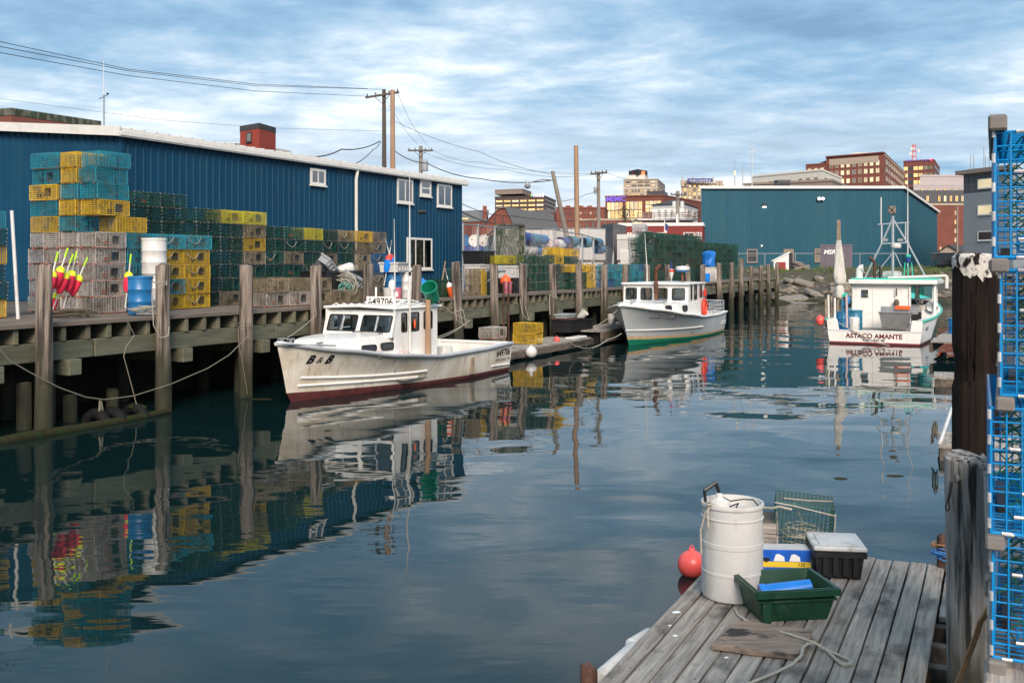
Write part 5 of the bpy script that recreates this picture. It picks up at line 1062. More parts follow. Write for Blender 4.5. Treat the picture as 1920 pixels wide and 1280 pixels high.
boxthing('fish_bin', 'black fish bin holding a blue buoy left of the green bin', 'bin', W(su(793, 1.1), 1.1, DECK), WRZ, (0.9, 0.6, 0.4), 'plastic_black')
boxthing('fish_bin', 'black fish bin beside the orange ball buoy', 'bin', W(su(962, 0.85), 0.85, DECK), WRZ, (1.3, 0.7, 0.6), 'plastic_black')
boxthing('fish_bin', 'black bin standing high at the fence by the lying drums', 'bin', W(su(898, 3.1), 3.1, DECK + 1.15), WRZ, (1.2, 0.8, 0.55), 'plastic_black')
boxthing('crate', 'grey crate under the black bin at the fence', 'crate', W(su(898, 3.1), 3.1, DECK), WRZ, (1.1, 0.7, 1.14), 'lid_grey', hollow=False)
boxthing('insulated_tote', 'grey plastic tote with lid behind the pink bucket', 'tote', W(su(962, 1.7), 1.7, DECK), WRZ, (1.0, 0.8, 1.05), 'lid_grey', 'lid_grey', hollow=False)
boxthing('fish_box', 'grey fish box on the blue drum below the window', 'box', W(su(740, 1.2), 1.2, DECK + 0.89), WRZ + 0.2, (1.0, 0.6, 0.32), 'lid_grey')
boxthing('white_box', 'white box with blue tarp on top at the far wharf', 'box', W(su(1331, 1.0), 1.0, DECK), WRZ, (1.1, 0.9, 0.95), 'garage_white', hollow=False)
r_ = thing('tarp_bundle', 'bright blue tarp bundle on the white box', 'tarp', W(su(1329, 1.0), 1.0, DECK + 0.96)); q = MB(); q.lathe([(0.35, 0), (0.42, 0.1), (0.40, 0.5), (0.44, 0.85), (0.3, 0.95), (0.02, 0.98)], 11); o = q.build('tarp', 'tarp_blue', r_)
for v in o.data.vertices: v.co *= 1 + 0.1 * math.sin(v.co.z * 9 + v.index * 1.7)
def ball(name, u, v, t, r, mat, label, z=None, D=None, loc=None):
    p = loc if loc is not None else W(su(u, t), t); 
    if loc is None: p.z = zv(v, p.y) if z is None else z
    r_ = thing(name, label, 'buoy', p); q = MB(); q.lathe([(0.01, -r)] + [(r * math.cos(R(a)), r * math.sin(R(a))) for a in range(-75, 80, 15)] + [(0.25 * r, 0.99 * r), (0.22 * r, 1.12 * r)], 18); q.build('float', mat, r_, smooth=True)
    q = MB(); q.tube([V3((0.14 * r * math.cos(a), 0, 1.2 * r + 0.14 * r * math.sin(a))) for a in [k * math.pi / 4 for k in range(8)]], 0.04 * r, 5, closed=True); q.build('eye', mat, r_); return r_
ball('ball_buoy', 948, 527, 0.8, 0.22, 'orange', 'orange ball buoy beside the black bin on the wharf')
ball('ball_buoy', 793, 533, 1.1, 0.2, 'bright_blue', 'blue and white buoy in the black bin left of the green bin', z=DECK + 0.42)
# lobster buoys
def buoy(loc, rot, body, cap, stick, label, group, s=1.0):
    r_ = thing('lobster_buoy', label, 'buoy', loc, 0, group); r_.rotation_euler = rot
    q = MB(); q.lathe([(0.02 * s, -0.24 * s), (0.06 * s, -0.22 * s), (0.09 * s, -0.13 * s), (0.098 * s, 0), (0.098 * s, 0.12 * s)], 14); q.build('float', body, r_, smooth=True)
    q = MB(); q.lathe([(0.1 * s, 0.121 * s), (0.085 * s, 0.2 * s), (0.04 * s, 0.24 * s)], 14); q.build('cap', cap, r_, smooth=True)
    q = MB(); q.tube([(0, 0, 0.24 * s), (0, 0, 0.45 * s)], 0.016, 6); q.build('spindle', 'trim_white', r_); q = MB(); q.tube([(0, 0, 0.45 * s), (0, 0, 0.66 * s)], 0.019, 6); q.build('spindle_tip', stick, r_)
    q = MB(); q.tube([(0, 0, -0.23 * s), (0, 0, -0.6 * s)], 0.016, 6); q.build('tail_stick', 'trim_white', r_); return r_
for k, (u, v, tl, nm) in enumerate(((95, 529, 10, 'leftmost by the first piling'), (109, 520, 15, 'second from the left'), (117, 531, 17, 'third from the left'), (131, 527, 10, 'second from the right'), (142, 535, 20, 'rightmost of the cluster'), (99, 569, 14, 'lowest, near the deck'))):
    p = W(su(u, 1.25 + 0.06 * k), 1.25 + 0.06 * k); p.z = zv(v, p.y)
    buoy(p, (R(-8), R(tl), 0), 'buoy_pink', 'buoy_yellow', 'buoy_lime', 'hot pink lobster buoy with yellow cap, %s against the pale traps' % nm, 'pink lobster buoys')
p = W(su(240, 1.5), 1.5); p.z = zv(529, p.y); buoy(p, (0, R(6), 0), 'buoy_pink', 'buoy_yellow', 'buoy_lime', 'hot pink lobster buoy leaning beside the blue drum', 'pink lobster buoys')
for k, (u, v) in enumerate(((734, 492), (727, 495), (845, 545), (851, 541))):
    p = W(su(u, 1.15 if k < 2 else 0.5), 1.15 if k < 2 else 0.5); p.z = zv(v, p.y)
    buoy(p, (R(4), R(10 if k % 2 else -14), 0), 'bright_blue' if k < 2 else 'orange', 'letter_white' if k > 1 else 'ring_red', 'galv', ['blue lobster buoy with red cap in the grey fish box', 'small blue lobster buoy left of the other in the fish box', 'orange and white lobster buoy hung by the seventh piling', 'orange lobster buoy just right of its twin at the seventh piling'][k], 'lobster buoys on the wharf', 1.2)
r_ = thing('foam_float', 'white cylindrical foam float lying in the gear heap', 'float', W(su(647, 1.5), 1.5, DECK + 0.98)); q = MB(); q.lathe([(0.03, -0.32), (0.13, -0.28), (0.17, -0.1), (0.17, 0.18), (0.12, 0.28), (0.03, 0.3)], 14, Matrix.Rotation(R(72), 4, 'Y')); q.build('float', 'foam_white', r_, smooth=True)
boxthing('fish_box', 'tilted grey fish box on the gear heap behind the fifth piling', 'box', W(su(612, 1.6), 1.6, DECK + 1.02), 0, (0.6, 0.4, 0.24), 'siding_grey', rot=(R(28), R(38), WRZ))
boxthing('fish_box', 'dark grey fish box upside down on the gear heap', 'box', W(su(628, 1.9), 1.9, DECK + 1.1), 0, (1.1, 0.55, 0.3), 'panel_charcoal', rot=(R(-160), R(14), WRZ))
boxthing('fish_box', 'small blue-grey fish box at the right foot of the gear heap', 'box', W(su(660, 1.2), 1.2, DECK + 0.55), 0, (0.6, 0.4, 0.28), 'siding_grey', rot=(R(30), R(18), WRZ))
boxthing('crate', 'dark crate under the gear heap between the low traps', 'crate', W(su(630, 1.75), 1.75, DECK), WRZ, (2.2, 0.9, 0.95), 'plastic_black', hollow=False)
def coil(name, label, c, R_, n, mat, r=0.012, axis='z', seed=1, h=0.08, parent=None):
    g = random.Random(seed); q = MB(); pts = []
    for k in range(n * 14):
        a = k * 2 * math.pi / 14; rr = R_ * (0.65 + 0.35 * math.sin(k * 0.37 + seed) + g.uniform(-0.06, 0.06)); e = (rr * math.cos(a) * 1.2, rr * math.sin(a), h * k / (n * 14) + g.uniform(0, 0.02))
        pts.append(e if axis == 'z' else (e[0], e[2], e[1]))
    q.tube(pts, r, 5); o = q.build(name, mat, parent, loc=c)
    return tag(o, label, 'rope') if parent is None else o
coil('rope_coil', 'tangled pale rope heap below the foam float', W(su(636, 1.2), 1.2, DECK + 0.5), 0.45, 14, 'rope', 0.014, 'y', 4, 0.25)
coil('rope_coil', 'tangled rope and weed at the foot of the pink buoys', W(su(130, 1.3), 1.3, DECK + 0.02), 0.5, 10, 'net_brown', 0.014, 'z', 6, 0.15)
coil('rope_coil', 'coiled white rope beside the blue drum at the second piling', W(su(270, 0.32), 0.32, DECK + 0.02), 0.3, 7, 'rope', 0.011, 'z', 9, 0.2)
coil('rope_coil', 'green rope heap in the gear behind the fifth piling', W(su(648, 1.0), 1.0, DECK + 0.42), 0.2, 7, 'rope_green', 0.011, 'y', 12, 0.2)
p = W(su(26, 1.7), 1.7, 0); q = MB(); q.tube([W(su(34, 1.7), 1.7, DECK), W(su(22, 1.9), 1.9, zv(395, W(su(22, 1.9), 1.9).y))], 0.036, 8); tag(q.build('leaning_pipe', 'plastic_white'), 'white plastic pipe leaning upright at the left picture edge', 'pipe')
q = MB(); q.tube([W(su(824, 0.9), 0.9, DECK), W(su(835, 0.9), 0.9, DECK + 1.25)], 0.025, 6); tag(q.build('broom_handle', 'new_wood'), 'wooden handle leaning on the upright trap left of the seventh piling', 'handle')
# pallet-like rack arms by the eighth piling
q = MB(); a, b_ = W(su(912, 0.2), 0.2, zv(508, 36.5)), W(su(947, 0.2), 0.2, zv(508, 38)); q.tube([a, b_], 0.05, 7); q.tube([W(su(915, 0.2), 0.2, zv(527, 36.6)), W(su(938, 0.2), 0.2, zv(509, 37.5))], 0.035, 6); tag(q.build('pipe_bracket', 'galv'), 'grey pipe bracket fixed to the eighth piling', 'bracket')
# ladders, fixtures on the wharf face
def ladder(u, label):
    s = su(u, -0.12); r_ = thing('ladder', label, 'ladder', W(s, -0.12, 0), WRZ)
    for dx in (-0.2, 0.2): q = MB(); q.box(dx - 0.02, dx + 0.02, -0.03, 0.03, 0.15, 2.6); q.build('ladder_rail', 'rust', r_)
    for k in range(8): q = MB(); q.tube([(-0.2, 0, 0.35 + 0.28 * k), (0.2, 0, 0.35 + 0.28 * k)], 0.014, 5); q.build('rung', 'rust', r_)
ladder(949, 'rusty iron ladder on the wharf face right of the eighth piling')
# ropes hung on the wharf
def rope(label, pts, r=0.014, mat='rope', sag=0.0, n=10, name='mooring_rope', cat='rope'):
    out = []
    for a, b in zip(pts, pts[1:]):
        a, b = V3(a), V3(b)
        for k in range(n): f = k / n; out.append(a.lerp(b, f) - V3((0, 0, sag * 4 * f * (1 - f))))
    out.append(V3(pts[-1])); q = MB(); q.tube(out, r, 5); return tag(q.build(name, mat, smooth=True), label, cat)
def fw(u, v, t=-0.28): p = W(su(u, t), t); p.z = zv(v, p.y); return p
rope('long slack rope slung between the first and third pilings', [fw(0, 655), fw(18, 676), fw(60, 700), fw(110, 726), fw(160, 744), fw(195, 749), fw(250, 742), fw(320, 720), fw(390, 690), fw(430, 665), fw(465, 630)], 0.012, 'rope_old', n=6)
rope('thin rope hanging from the beam to the tyres left of the second piling', [fw(232, 590), fw(252, 628), fw(236, 650), fw(232, 668), fw(246, 720), fw(258, 766)], 0.010, 'rope_old', n=5)
rope('white rope wound round the second piling', [fw(285, 528), fw(312, 534), fw(313, 528), fw(286, 530), fw(285, 560), fw(288, 610), fw(300, 633), fw(315, 630), fw(317, 612)], 0.011, n=5)
rope('grey rope looped round the third piling', [fw(446, 606), fw(473, 606), fw(473, 612), fw(447, 612), fw(447, 640), fw(458, 700), fw(464, 738)], 0.010, 'rope_old', n=5)
rope('loop of rope hung from the slack rope over the tyres', [fw(187, 750), fw(185, 785), fw(190, 752), fw(196, 790)], 0.016, 'rope_old', n=5)
rope('mooring rope from the white boat stern up to the wharf', [b1.root.matrix_basis @ b1.pt(0.02, 1, -1), fw(880, 600, -0.6), fw(818, 562, -0.2)], 0.012, sag=0.1)
rope('second mooring rope from the white boat to the seventh piling', [b1.root.matrix_basis @ b1.pt(0.15, 1, -1), fw(868, 610, -0.3), fw(862, 575, -0.2)], 0.011, sag=0.08)
rope('bow rope from the white boat to the fourth piling', [b1.root.matrix_basis @ V3((8.9, -0.1, 1.45)), fw(593, 590, -0.2), fw(586, 535, -0.2)], 0.011, sag=0.05)
rope('rope looped down from the seventh piling', [fw(851, 556), fw(856, 600), fw(875, 612), fw(868, 580), fw(852, 585)], 0.014)
rope('rope hung from the ninth piling to the float', [fw(975, 560), fw(980, 590), fw(992, 601), fw(985, 575)], 0.014)
rope('rope hung on the tenth piling', [fw(1031, 546), fw(1043, 553), fw(1046, 560), fw(1030, 552), fw(1031, 590)], 0.014)
# log boom and tyres
q = MB(); pts = [gp(-25, 832, 0.02), gp(60, 818, 0.03), gp(140, 803, 0.04), gp(230, 788, 0.03), gp(318, 772, 0.02)]
q.tube([p + V3((0, 0, 0.02 * math.sin(k * 2))) for k, p in enumerate(pts)], [0.09, 0.1, 0.095, 0.09, 0.07], 9); tag(q.build('floating_log', 'weed', smooth=True), 'mossy log floating along the foot of the wharf', 'log')
for k, (u, v) in enumerate(((181, 793), (211, 789), (253, 781))):
    p = gp(u, v, 0.0); r_ = thing('tyre', ['leftmost half-sunk black tyre threaded on the floating log', 'middle black tyre on the floating log under the hanging rope', 'rightmost black tyre on the floating log with a tuft of weed'][k], 'tyre', p + V3((0, 0, -0.03)), 0, 'tyres on the floating log')
    q = MB(); d = (pts[-1] - pts[0]).normalized(); e = V3((-d.y, d.x, 0)); 
    q.tube([e * (0.27 * math.cos(a)) + V3((0, 0, 0.22 * math.sin(a))) for a in [i * math.pi / 10 for i in range(20)]], [0.115] * 20, 10, closed=True)
    q.build('tread', 'black_rubber', r_, smooth=True)
    if k == 2: q = MB(); [q.lathe([(0.02, 0), (0.09, 0.02), (0.02, 0.07)], 7, Matrix.Translation((rnd.uniform(-0.05, 0.25), -0.05, 0.22))) for _ in range(4)]; q.build('weed_tuft', 'weed', r_)
# floats moored behind the white boat
def float_dock(label, s0, s1, t0, t1, z, nb):
    r_ = thing('float_dock', label, 'dock', W(s0, t0, 0), WRZ); L_ = s1 - s0; w_ = t1 - t0
    for k in range(nb):
        a = k * L_ / nb; q = MB(); q.box(a + 0.012, a + L_ / nb - 0.012, 0, w_, z - 0.04, z + rnd.uniform(-0.004, 0.006)); q.build('plank', 'float_plank', r_)
    for y in (-0.03, w_ + 0.03): q = MB(); q.box(0, L_, y - 0.05, y + 0.05, 0.08, z - 0.045); q.build('stringer', 'float_wood', r_, bevel=0.01)
    for k in range(3): q = MB(); q.box(0.3 + k * L_ / 3, L_ / 3 - 0.3 + k * L_ / 3, 0.15, w_ - 0.15, -0.3, z - 0.08); q.build('flotation_block', 'plastic_black', r_)
    return r_
float_dock('low plank float behind the stern of the white boat', 11.0, 20.6, -2.0, -0.35, 0.36, 40); float_dock('plank float holding fish bins near the bow of the grey boat', 21.3, 28.0, -2.1, -0.35, 0.55, 30)
p = W(su(924, -1.2), -1.2, 0.37); trap('brown', p, 'L', 'weed-browned trap on the float behind the white boat, lower of the two', 'old traps on the floats', br=True); p.z += PIT; trap('grey', p, 'L', 'dark grey weathered trap stacked on another behind the white boat', 'old traps on the floats')
p = W(su(990, -1.2), -1.2, 0.37)
for k in range(2): p.z = 0.37 + PIT * k; trap('yellow', p.copy(), 'E', 'old yellow trap on the float right of the white boat, %s of two' % ('upper' if k else 'lower'), 'old traps on the floats', br=True)
boxthing('fish_bin', 'brown and black fish bin on the far float', 'bin', W(su(1063, -1.0), -1.0, 0.56), WRZ, (1.1, 0.8, 0.5), 'plastic_black', 'rust'); boxthing('fish_bin', 'black bin on the far float beside the tipped bucket', 'bin', W(su(1090, -0.9), -0.9, 0.56), WRZ, (0.8, 0.7, 0.42), 'plastic_black')
boxthing('cushion_box', 'blue grey lidded tray on the brown fish bin', 'tray', W(su(1060, -1.0), -1.0, 1.12), WRZ, (0.8, 0.5, 0.16), 'siding_grey', hollow=False)
bucket(1087, -0.9, 'plastic_white', 'white bucket tipped over on the black bin', s=1.1, loc=W(su(1086, -0.9), -0.9, 1.0), rot=(R(20), R(40), 0)); bucket(1147, -0.9, 'plastic_white', 'white bucket standing on the far float near the grey boat', z=0.57, s=1.25)
ball('ball_buoy', 996, 660, -2.3, 0.2, 'plastic_white', 'white ball fender between the float and the white boat stern', loc=gp(996, 660, 0.26)); ball('ball_buoy', 1044, 637, 0, 0.12, 'buoy_coral', 'small pink ball buoy at the end of the low float', loc=gp(1044, 637, 0.42))
rope('rope looping off the far float edge', [gp(1068, 640, 0.5), gp(1085, 650, 0.25), gp(1110, 652, 0.3), gp(1140, 636, 0.5), gp(1165, 625, 0.6)], 0.016, sag=0.04)
r_ = thing('foam_billet', 'white foam block floating at the corner of the far float', 'float', gp(1080, 640, 0.2), WRZ); q = MB(); q.box(-0.7, 0.7, -0.2, 0.2, -0.25, 0.2); q.build('block', 'foam_white', r_, bevel=0.04)

# ------------------------------------------------------------------ fence, rack of drums, shed
fp = [868, 896, 928, 983, 1038, 1092, 1113, 1150]; ft_ = [418, 420, 424, 424, 428, 438, 444, 470]
fe = thing('chain_link_fence', 'grey pipe and chain-link fence in front of the lying drums', 'fence', W(su(868, 3.6), 3.6, G0)); FP = []
for u, v in zip(fp, ft_):
    p = W(su(u, 3.6), 3.6, G0); zt = zv(v, p.y); FP.append((p, zt)); q = MB(); q.tube([p, V3((p.x, p.y, zt))], 0.045, 7); q.build('post', 'galv', fe, world=True)
for (p, a), (p2, b_) in zip(FP, FP[1:]):
    q = MB(); q.tube([V3((p.x, p.y, a - 0.06)), V3((p2.x, p2.y, b_ - 0.06))], 0.032, 6); q.build('rail', 'galv', fe, world=True)
    q = MB(); L_ = (p2 - p).length; n_ = int(L_ / 0.14)
    for k in range(n_):
        for sg in (0, 1):
            f = k / n_; lo, hi = V3((p.x, p.y, G0 + 0.1)).lerp(V3((p2.x, p2.y, G0 + 0.1)), f), V3((p.x, p.y, a - 0.1)).lerp(V3((p2.x, p2.y, b_ - 0.1)), min(1, f + (2.3 / L_) * 0.4) if sg else max(0, f - (2.3 / L_) * 0.4)); q.wire(lo, hi, 0.005)
    q.build('chain_link', 'galv', fe, world=True, fix=False)['kind'] = 'stuff'
p, zt = FP[2]; p2, z2 = FP[3]; q = MB(); q.tube([V3((p.x, p.y, zv(497, p.y))), V3((p2.x, p2.y, zv(495, p2.y)))], 0.032, 6); q.build('rail', 'galv', fe, world=True)
rk = thing('drum_rack', 'timber rack carrying lying plastic drums behind the fence', 'rack', W(su(985, 5.0), 5.0, G0))
for s in (su(985, 5) - 0.2, su(1020, 5), su(1060, 5), su(1100, 5), su(1145, 5)):
    for t_ in (4.6, 5.4): q = MB(); q.box(-0.06, 0.06, -0.06, 0.06, G0, 3.5, Matrix.Translation(W(s, t_, 0))); q.build('post', 'old_pole', rk, world=True)
for t_ in (4.6, 5.4): q = MB(); q.bar(W(su(980, 5), t_, 3.42), W(su(1150, 5), t_, 3.42), 0.12, 0.14); q.build('bearer', 'old_pole', rk, world=True)
k = 0
for u, v, mt_, op in ((992, 447, 'plastic_navy', 0), (1007, 449, 'plastic_teal', 0), (1022, 450, 'plastic_blue', 0), (1041, 458, 'plastic_rose', 0), (1053, 459, 'plastic_white', 0), (1062, 455, 'plastic_navy', 1), (1078, 453, 'plastic_teal', 1), (1103, 455, 'plastic_teal', 1), (1124, 456, 'plastic_teal', 1),
                      (992, 467, 'plastic_white', 0), (1008, 468, 'plastic_white', 0), (1022, 469, 'plastic_blue', 0), (1071, 463, 'orange', 1), (1060, 466, 'plastic_teal', 1), (1086, 465, 'plastic_white', 0), (1136, 468, 'plastic_blue', 0)):
    s = su(u, 5.0); p = W(s, 5.0 + (0.25 if v > 460 else 0)); p.z = zv(v, p.y); pr_ = (DO if op else DP)[mt_]; k += 1
    o = pr_.put(p, 0, '%s drum lying on its side, %s of the rack behind the fence' % ({'plastic_navy': 'navy', 'plastic_teal': 'teal', 'plastic_blue': 'blue', 'plastic_rose': 'pinkish', 'plastic_white': 'cream white', 'orange': 'orange-mouthed'}[mt_], ORD[k - 1]), 'drums lying on the rack'); o.rotation_euler = (0, R(-90), WRZ)
k = 0
for row in range(5):
    for i in range(4):
        z = G0 + 0.29 + row * 0.5; D = 49.5; u = 871 + i * 18 + (9 if row % 2 else 0); p = at(u, D, z)
        if u > 926: continue
        mt_ = [['plastic_blue', 'plastic_white', 'plastic_white', 'plastic_teal'], ['plastic_navy', 'plastic_navy', 'plastic_teal', 'plastic_white'], ['plastic_blue', 'plastic_teal', 'plastic_white', 'plastic_navy']][(4 - row) % 3][i]; k += 1
        o = DP[mt_].put(p, 0, '%s drum end, %s row from the ground, %s from the left, beside the warehouse' % ({'plastic_navy': 'navy', 'plastic_teal': 'teal', 'plastic_blue': 'blue', 'plastic_white': 'white'}[mt_], ORD[row], ORD[i]), 'drums stacked beside the warehouse'); o.rotation_euler = (R(90), rnd.uniform(0, 3), R(4))
p = at(955.5, 47.0, G0); sh = thing('mossy_shed', 'small shed with mossy shingled wall behind the fence', 'shed', p)
for i in range(11):
    for j in range(5):
        q = MB(); x0 = -0.68 + 0.125 * i + rnd.uniform(-0.004, 0.004); q.box(x0, x0 + 0.118, -0.015 - 0.012 * ((j + i) % 2), 0.02, 1.75 - 0.02 + 0.26 * (j - 2.0) - 0.0, 1.75 + 0.26 * (j - 1.0) + 0.02); 
        o = q.build('shingle', 'moss_shingle', sh)
        o.location.z = zv(452, 47) - G0 - 1.75
q = MB(); q.box(-0.68, 0.68, 0.02, 1.4, 0, zv(427, 47) - G0); q.build('wall', 'moss_shingle', sh)
q = MB(); zt = zv(425, 47) - G0; q.prism([(-1.05, -0.12, zt - 0.42), (-1.05, -0.12, zt - 0.36), (-0.5, -0.12, zt + 0.06), (0.72, -0.12, zt + 0.1), (0.72, -0.12, zt + 0.03), (-0.5, -0.12, zt)], (0, 1.6, 0)); q.build('roof', 'roof_dark', sh)

# ================================================================== behind the wharf
class Bld:                                  # plan corners given left, near corner, right; walls, roof and window grids
    def __init__(s, name, label, A, B, Cc, z1, mat, z0=None, roofm='roof_grey', cat='building', parapet=0.0, copem=None):
        s.A, s.B, s.C = at(*A), at(*B), at(*Cc); s.z0 = G0 if z0 is None else z0; s.z1 = z1
        s.root = thing(name, label, cat, (s.B.x, s.B.y, s.z0)); E_ = s.A + s.C - s.B
        q = MB(); q.prism([(p.x, p.y, s.z0) for p in (s.A, s.B, s.C, E_)], (0, 0, z1 - s.z0)); q.build('wall', mat, s.root, world=True)
        s.f1 = (s.B - s.A).normalized(); s.n1 = V3((s.f1.y, -s.f1.x, 0)); s.w1 = (s.B - s.A).length
        s.f2 = (s.C - s.B).normalized(); s.n2 = V3((s.f2.y, -s.f2.x, 0)); s.w2 = (s.C - s.B).length
        q = MB(); cx = (s.A + s.C) / 2
        q.prism([(cx.x + (p.x - cx.x) * 1.015, cx.y + (p.y - cx.y) * 1.015, z1) for p in (s.A, s.B, s.C, E_)], (0, 0, 0.35 + parapet)); q.build('parapet', copem or mat, s.root, world=True)
    def side(s, k): return (s.A, s.f1, s.n1, s.w1) if k == 1 else (s.B, s.f2, s.n2, s.w2)
    def band(s, k, z0, z1, mat, d=0.15, a0=0, a1=None, name='band'):
        o, f, n, w_ = s.side(k); q = MB(); fbox(q, o, f, n, a0, w_ if a1 is None else a1, z0, z1, 0.002, d); q.build(name, mat, s.root, world=True)
    def wins(s, k, cols, rows, z0, z1, fw_, fh, mats, m0=0.04, m1=0.04, frame='panel_charcoal', d=0.12, pick=None):
        o, f, n, w_ = s.side(k); g = random.Random(int(w_ * 100) + cols * 7 + k)
        cw = w_ * (1 - m0 - m1) / cols; rh = (z1 - z0) / rows; ang = math.atan2(f.y, f.x)
        q = MB(); ww, hh = cw * fw_, rh * fh; t_ = min(0.12, ww * 0.1); q.box(-ww / 2, -ww / 2 + t_, -d, 0, 0, hh); q.box(ww / 2 - t_, ww / 2, -d, 0, 0, hh); q.box(-ww / 2 + t_, ww / 2 - t_, -d, 0, 0, t_); q.box(-ww / 2 + t_, ww / 2 - t_, -d, 0, hh - t_, hh); q.box(-0.04, 0.04, -d * 0.8, 0, t_, hh - t_)
        fm = q.mesh('window', frame); pm = {}
        for m_ in set(mats): q = MB(); q.box(-ww / 2 + t_ * 0.8, ww / 2 - t_ * 0.8, -d * 0.5, -0.01, t_ * 0.8, hh - t_ * 0.8); pm[m_] = q.mesh('pane', m_)
        for i in range(cols):
            for j in range(rows):
                if pick and not pick(i, j): continue
                e = o + f * (w_ * m0 + cw * (i + 0.5)); loc = V3((e.x, e.y, z0 + rh * (j + 0.5 - fh / 2))) - s.root.location
                wn_ = inst('window', fm, s.root, loc, ang); inst('pane', pm[mats[g.randrange(len(mats))]], wn_)
def sgn(root, txt, size, mat, o, f, n, a, z, bold=0.0, shear=0.0, name='sign_lettering'):
    base = wloc(root); e = o + f * a + n * 0.25
    return lettering(txt, size, mat, root, lambda x, y: V3((e.x + f.x * x - base.x, e.y + f.y * x - base.y, z + y - base.z)), bold, shear, name)
Z = zv
# brown office block
B = Bld('office_block', 'dark brown office block with rows of golden windows left of the leaning pole', (928, 352), (1021, 346), (1042, 372), Z(370, 350), 'brown_clad')
for r_ in range(5): 
    z = Z(382 + 8.0 * r_, 350)
B.wins(1, 6, 4, Z(406, 350), Z(373, 350), 0.88, 0.55, ['win_glow_gold', 'win_glow_gold', 'win_glow_gold', 'win_glow_cream'], 0.005, 0.005); B.wins(2, 4, 4, Z(404, 356), Z(373, 356), 0.85, 0.5, ['win_dark', 'win_grey'], 0.02, 0.02)
pb = Bld('roof_plant', 'taupe penthouse block on the roof of the brown office', (928, 356), (980, 351), (996, 366), Z(356, 352), 'taupe', z0=Z(363.5, 352))
sgn(B.root, 'wood', 1.7, 'sign_white', B.A, B.f1, B.n1, B.w1 * 0.88, Z(369.5, 348), 0.03)
for k, m_ in enumerate(('hivis', 'bright_blue', 'plastic_pink')): q = MB(); e = B.A + B.f1 * (B.w1 * (0.74 + 0.03 * k)) + B.n1 * 0.2; q.lathe([(0.3, 0), (0.3, 0.1)], 10, Matrix.Translation((e.x, e.y, Z(367.5, 348))) @ Matrix.Rotation(R(90), 4, 'X')); q.build('sign_dot', m_, B.root, world=True)
# brick gable-roofed buildings
def gable(name, label, A, B_, ze, zr, depth, wallm, roofm, over=0.25, mans=None):
    A, B_ = at(*A), at(*B_); f = (B_ - A).normalized(); n = V3((f.y, -f.x, 0)); w_ = (B_ - A).length; r_ = thing(name, label, 'building', (A.x, A.y, G0)); bk = -n * depth; prof = mans or [(0, ze), (w_ / 2, zr), (w_, ze)]
    q = MB(); P_ = [A + f * a + V3((0, 0, z)) for a, z in [(0, G0), (w_, G0)] + prof[::-1]]; q.prism(P_, bk); q.build('wall', wallm, r_, world=True)
    for (a, z), (a2, z2) in zip(prof, prof[1:]):
        q = MB(); d = V3((f.x * (a2 - a), f.y * (a2 - a), z2 - z)).normalized() * 0.02
        p0, p1 = A + f * a + V3((0, 0, z + 0.02)) + n * over, A + f * a2 + V3((0, 0, z2 + 0.02)) + n * over; q.hexa([p0, p1, p1 + bk - n * over * 2, p0 + bk - n * over * 2] + [p + V3((0, 0, 0.15)) for p in (p0, p1, p1 + bk - n * over * 2, p0 + bk - n * over * 2)]); q.build('roof', roofm, r_, world=True)
    return r_, A, f, n, w_
D = 150; g1, A, f, n, w_ = gable('brick_building', 'brick building with clipped gable end and chimney right of the warehouse', (902, D), (972, D - 2), Z(432, D), Z(391, D), 22, 'brick', 'roof_grey', mans=[(0, Z(428, D)), (2.4, Z(398, D)), (2.9, Z(392, D)), (3.9, Z(391, D)), (5.53, Z(431, D))])
for u in (930, 945): window(g1, A, f, n, (u - 902) / F * D - 0.12, (u - 902) / F * D + 0.12, Z(418, D), Z(407, D), 0, pane='win_dark', frame='brick', fw=0.03, back=None)
q = MB(); q.box(-0.3, 0.3, -0.25, 0.25, G0, Z(384, D), Matrix.Translation(at(909, D + 3))); ch = q.build('chimney', 'brick', g1, world=True)
r_ = thing('slate_roof_wing', 'slate-roofed brick wing beside the warehouse end', 'building', at(886, 156, G0)); q = MB(); a, b_ = at(850, 156), at(908, 152); q.prism([(a.x, a.y, G0), (b_.x, b_.y, G0), (b_.x, b_.y + 9, G0), (a.x, a.y + 9, G0)], (0, 0, Z(415, 154) - G0)); q.build('wall', 'brick', r_, world=True)
q = MB(); q.add([(a.x, a.y - 0.3, Z(416, 154)), (b_.x + 0.3, b_.y - 0.3, Z(416, 154)), (b_.x + 0.6, b_.y + 4, Z(392, 154)), (a.x, a.y + 4, Z(392, 154)), (b_.x + 0.3, b_.y + 9, Z(416, 154)), (a.x, a.y + 9, Z(416, 154))], [(0, 1, 2, 3), (3, 2, 4, 5)]); q.build('roof', 'roof_grey', r_, world=True)
q = MB(); e = at(872, 155, 0); q.box(-0.5, 0.5, -0.4, 0.0, Z(411, 154), Z(408.5, 154), Matrix.Translation(e)); q.build('skylight', 'win_glow_gold', r_, world=True)
D = 165; r_ = thing('dark_roof_wing', 'brick wing with long dark roof behind the clipped gable', 'building', at(985, D, G0)); a, b_ = at(955, D), at(1002, D + 4); q = MB(); q.prism([(a.x, a.y, G0), (b_.x, b_.y, G0), (b_.x, b_.y + 9, G0), (a.x, a.y + 9, G0)], (0, 0, Z(412, D) - G0)); q.build('wall', 'stone_tan', r_, world=True)
q = MB(); q.add([(a.x, a.y - 0.3, Z(411, D)), (b_.x + 0.3, b_.y - 0.3, Z(413, D)), (b_.x + 0.1, b_.y + 4, Z(395, D)), (a.x - 2, a.y + 4, Z(391, D)), (b_.x + 0.3, b_.y + 9, Z(413, D)), (a.x, a.y + 9, Z(411, D))], [(0, 1, 2, 3), (3, 2, 4, 5)]); q.build('roof', 'roof_dark', r_, world=True)
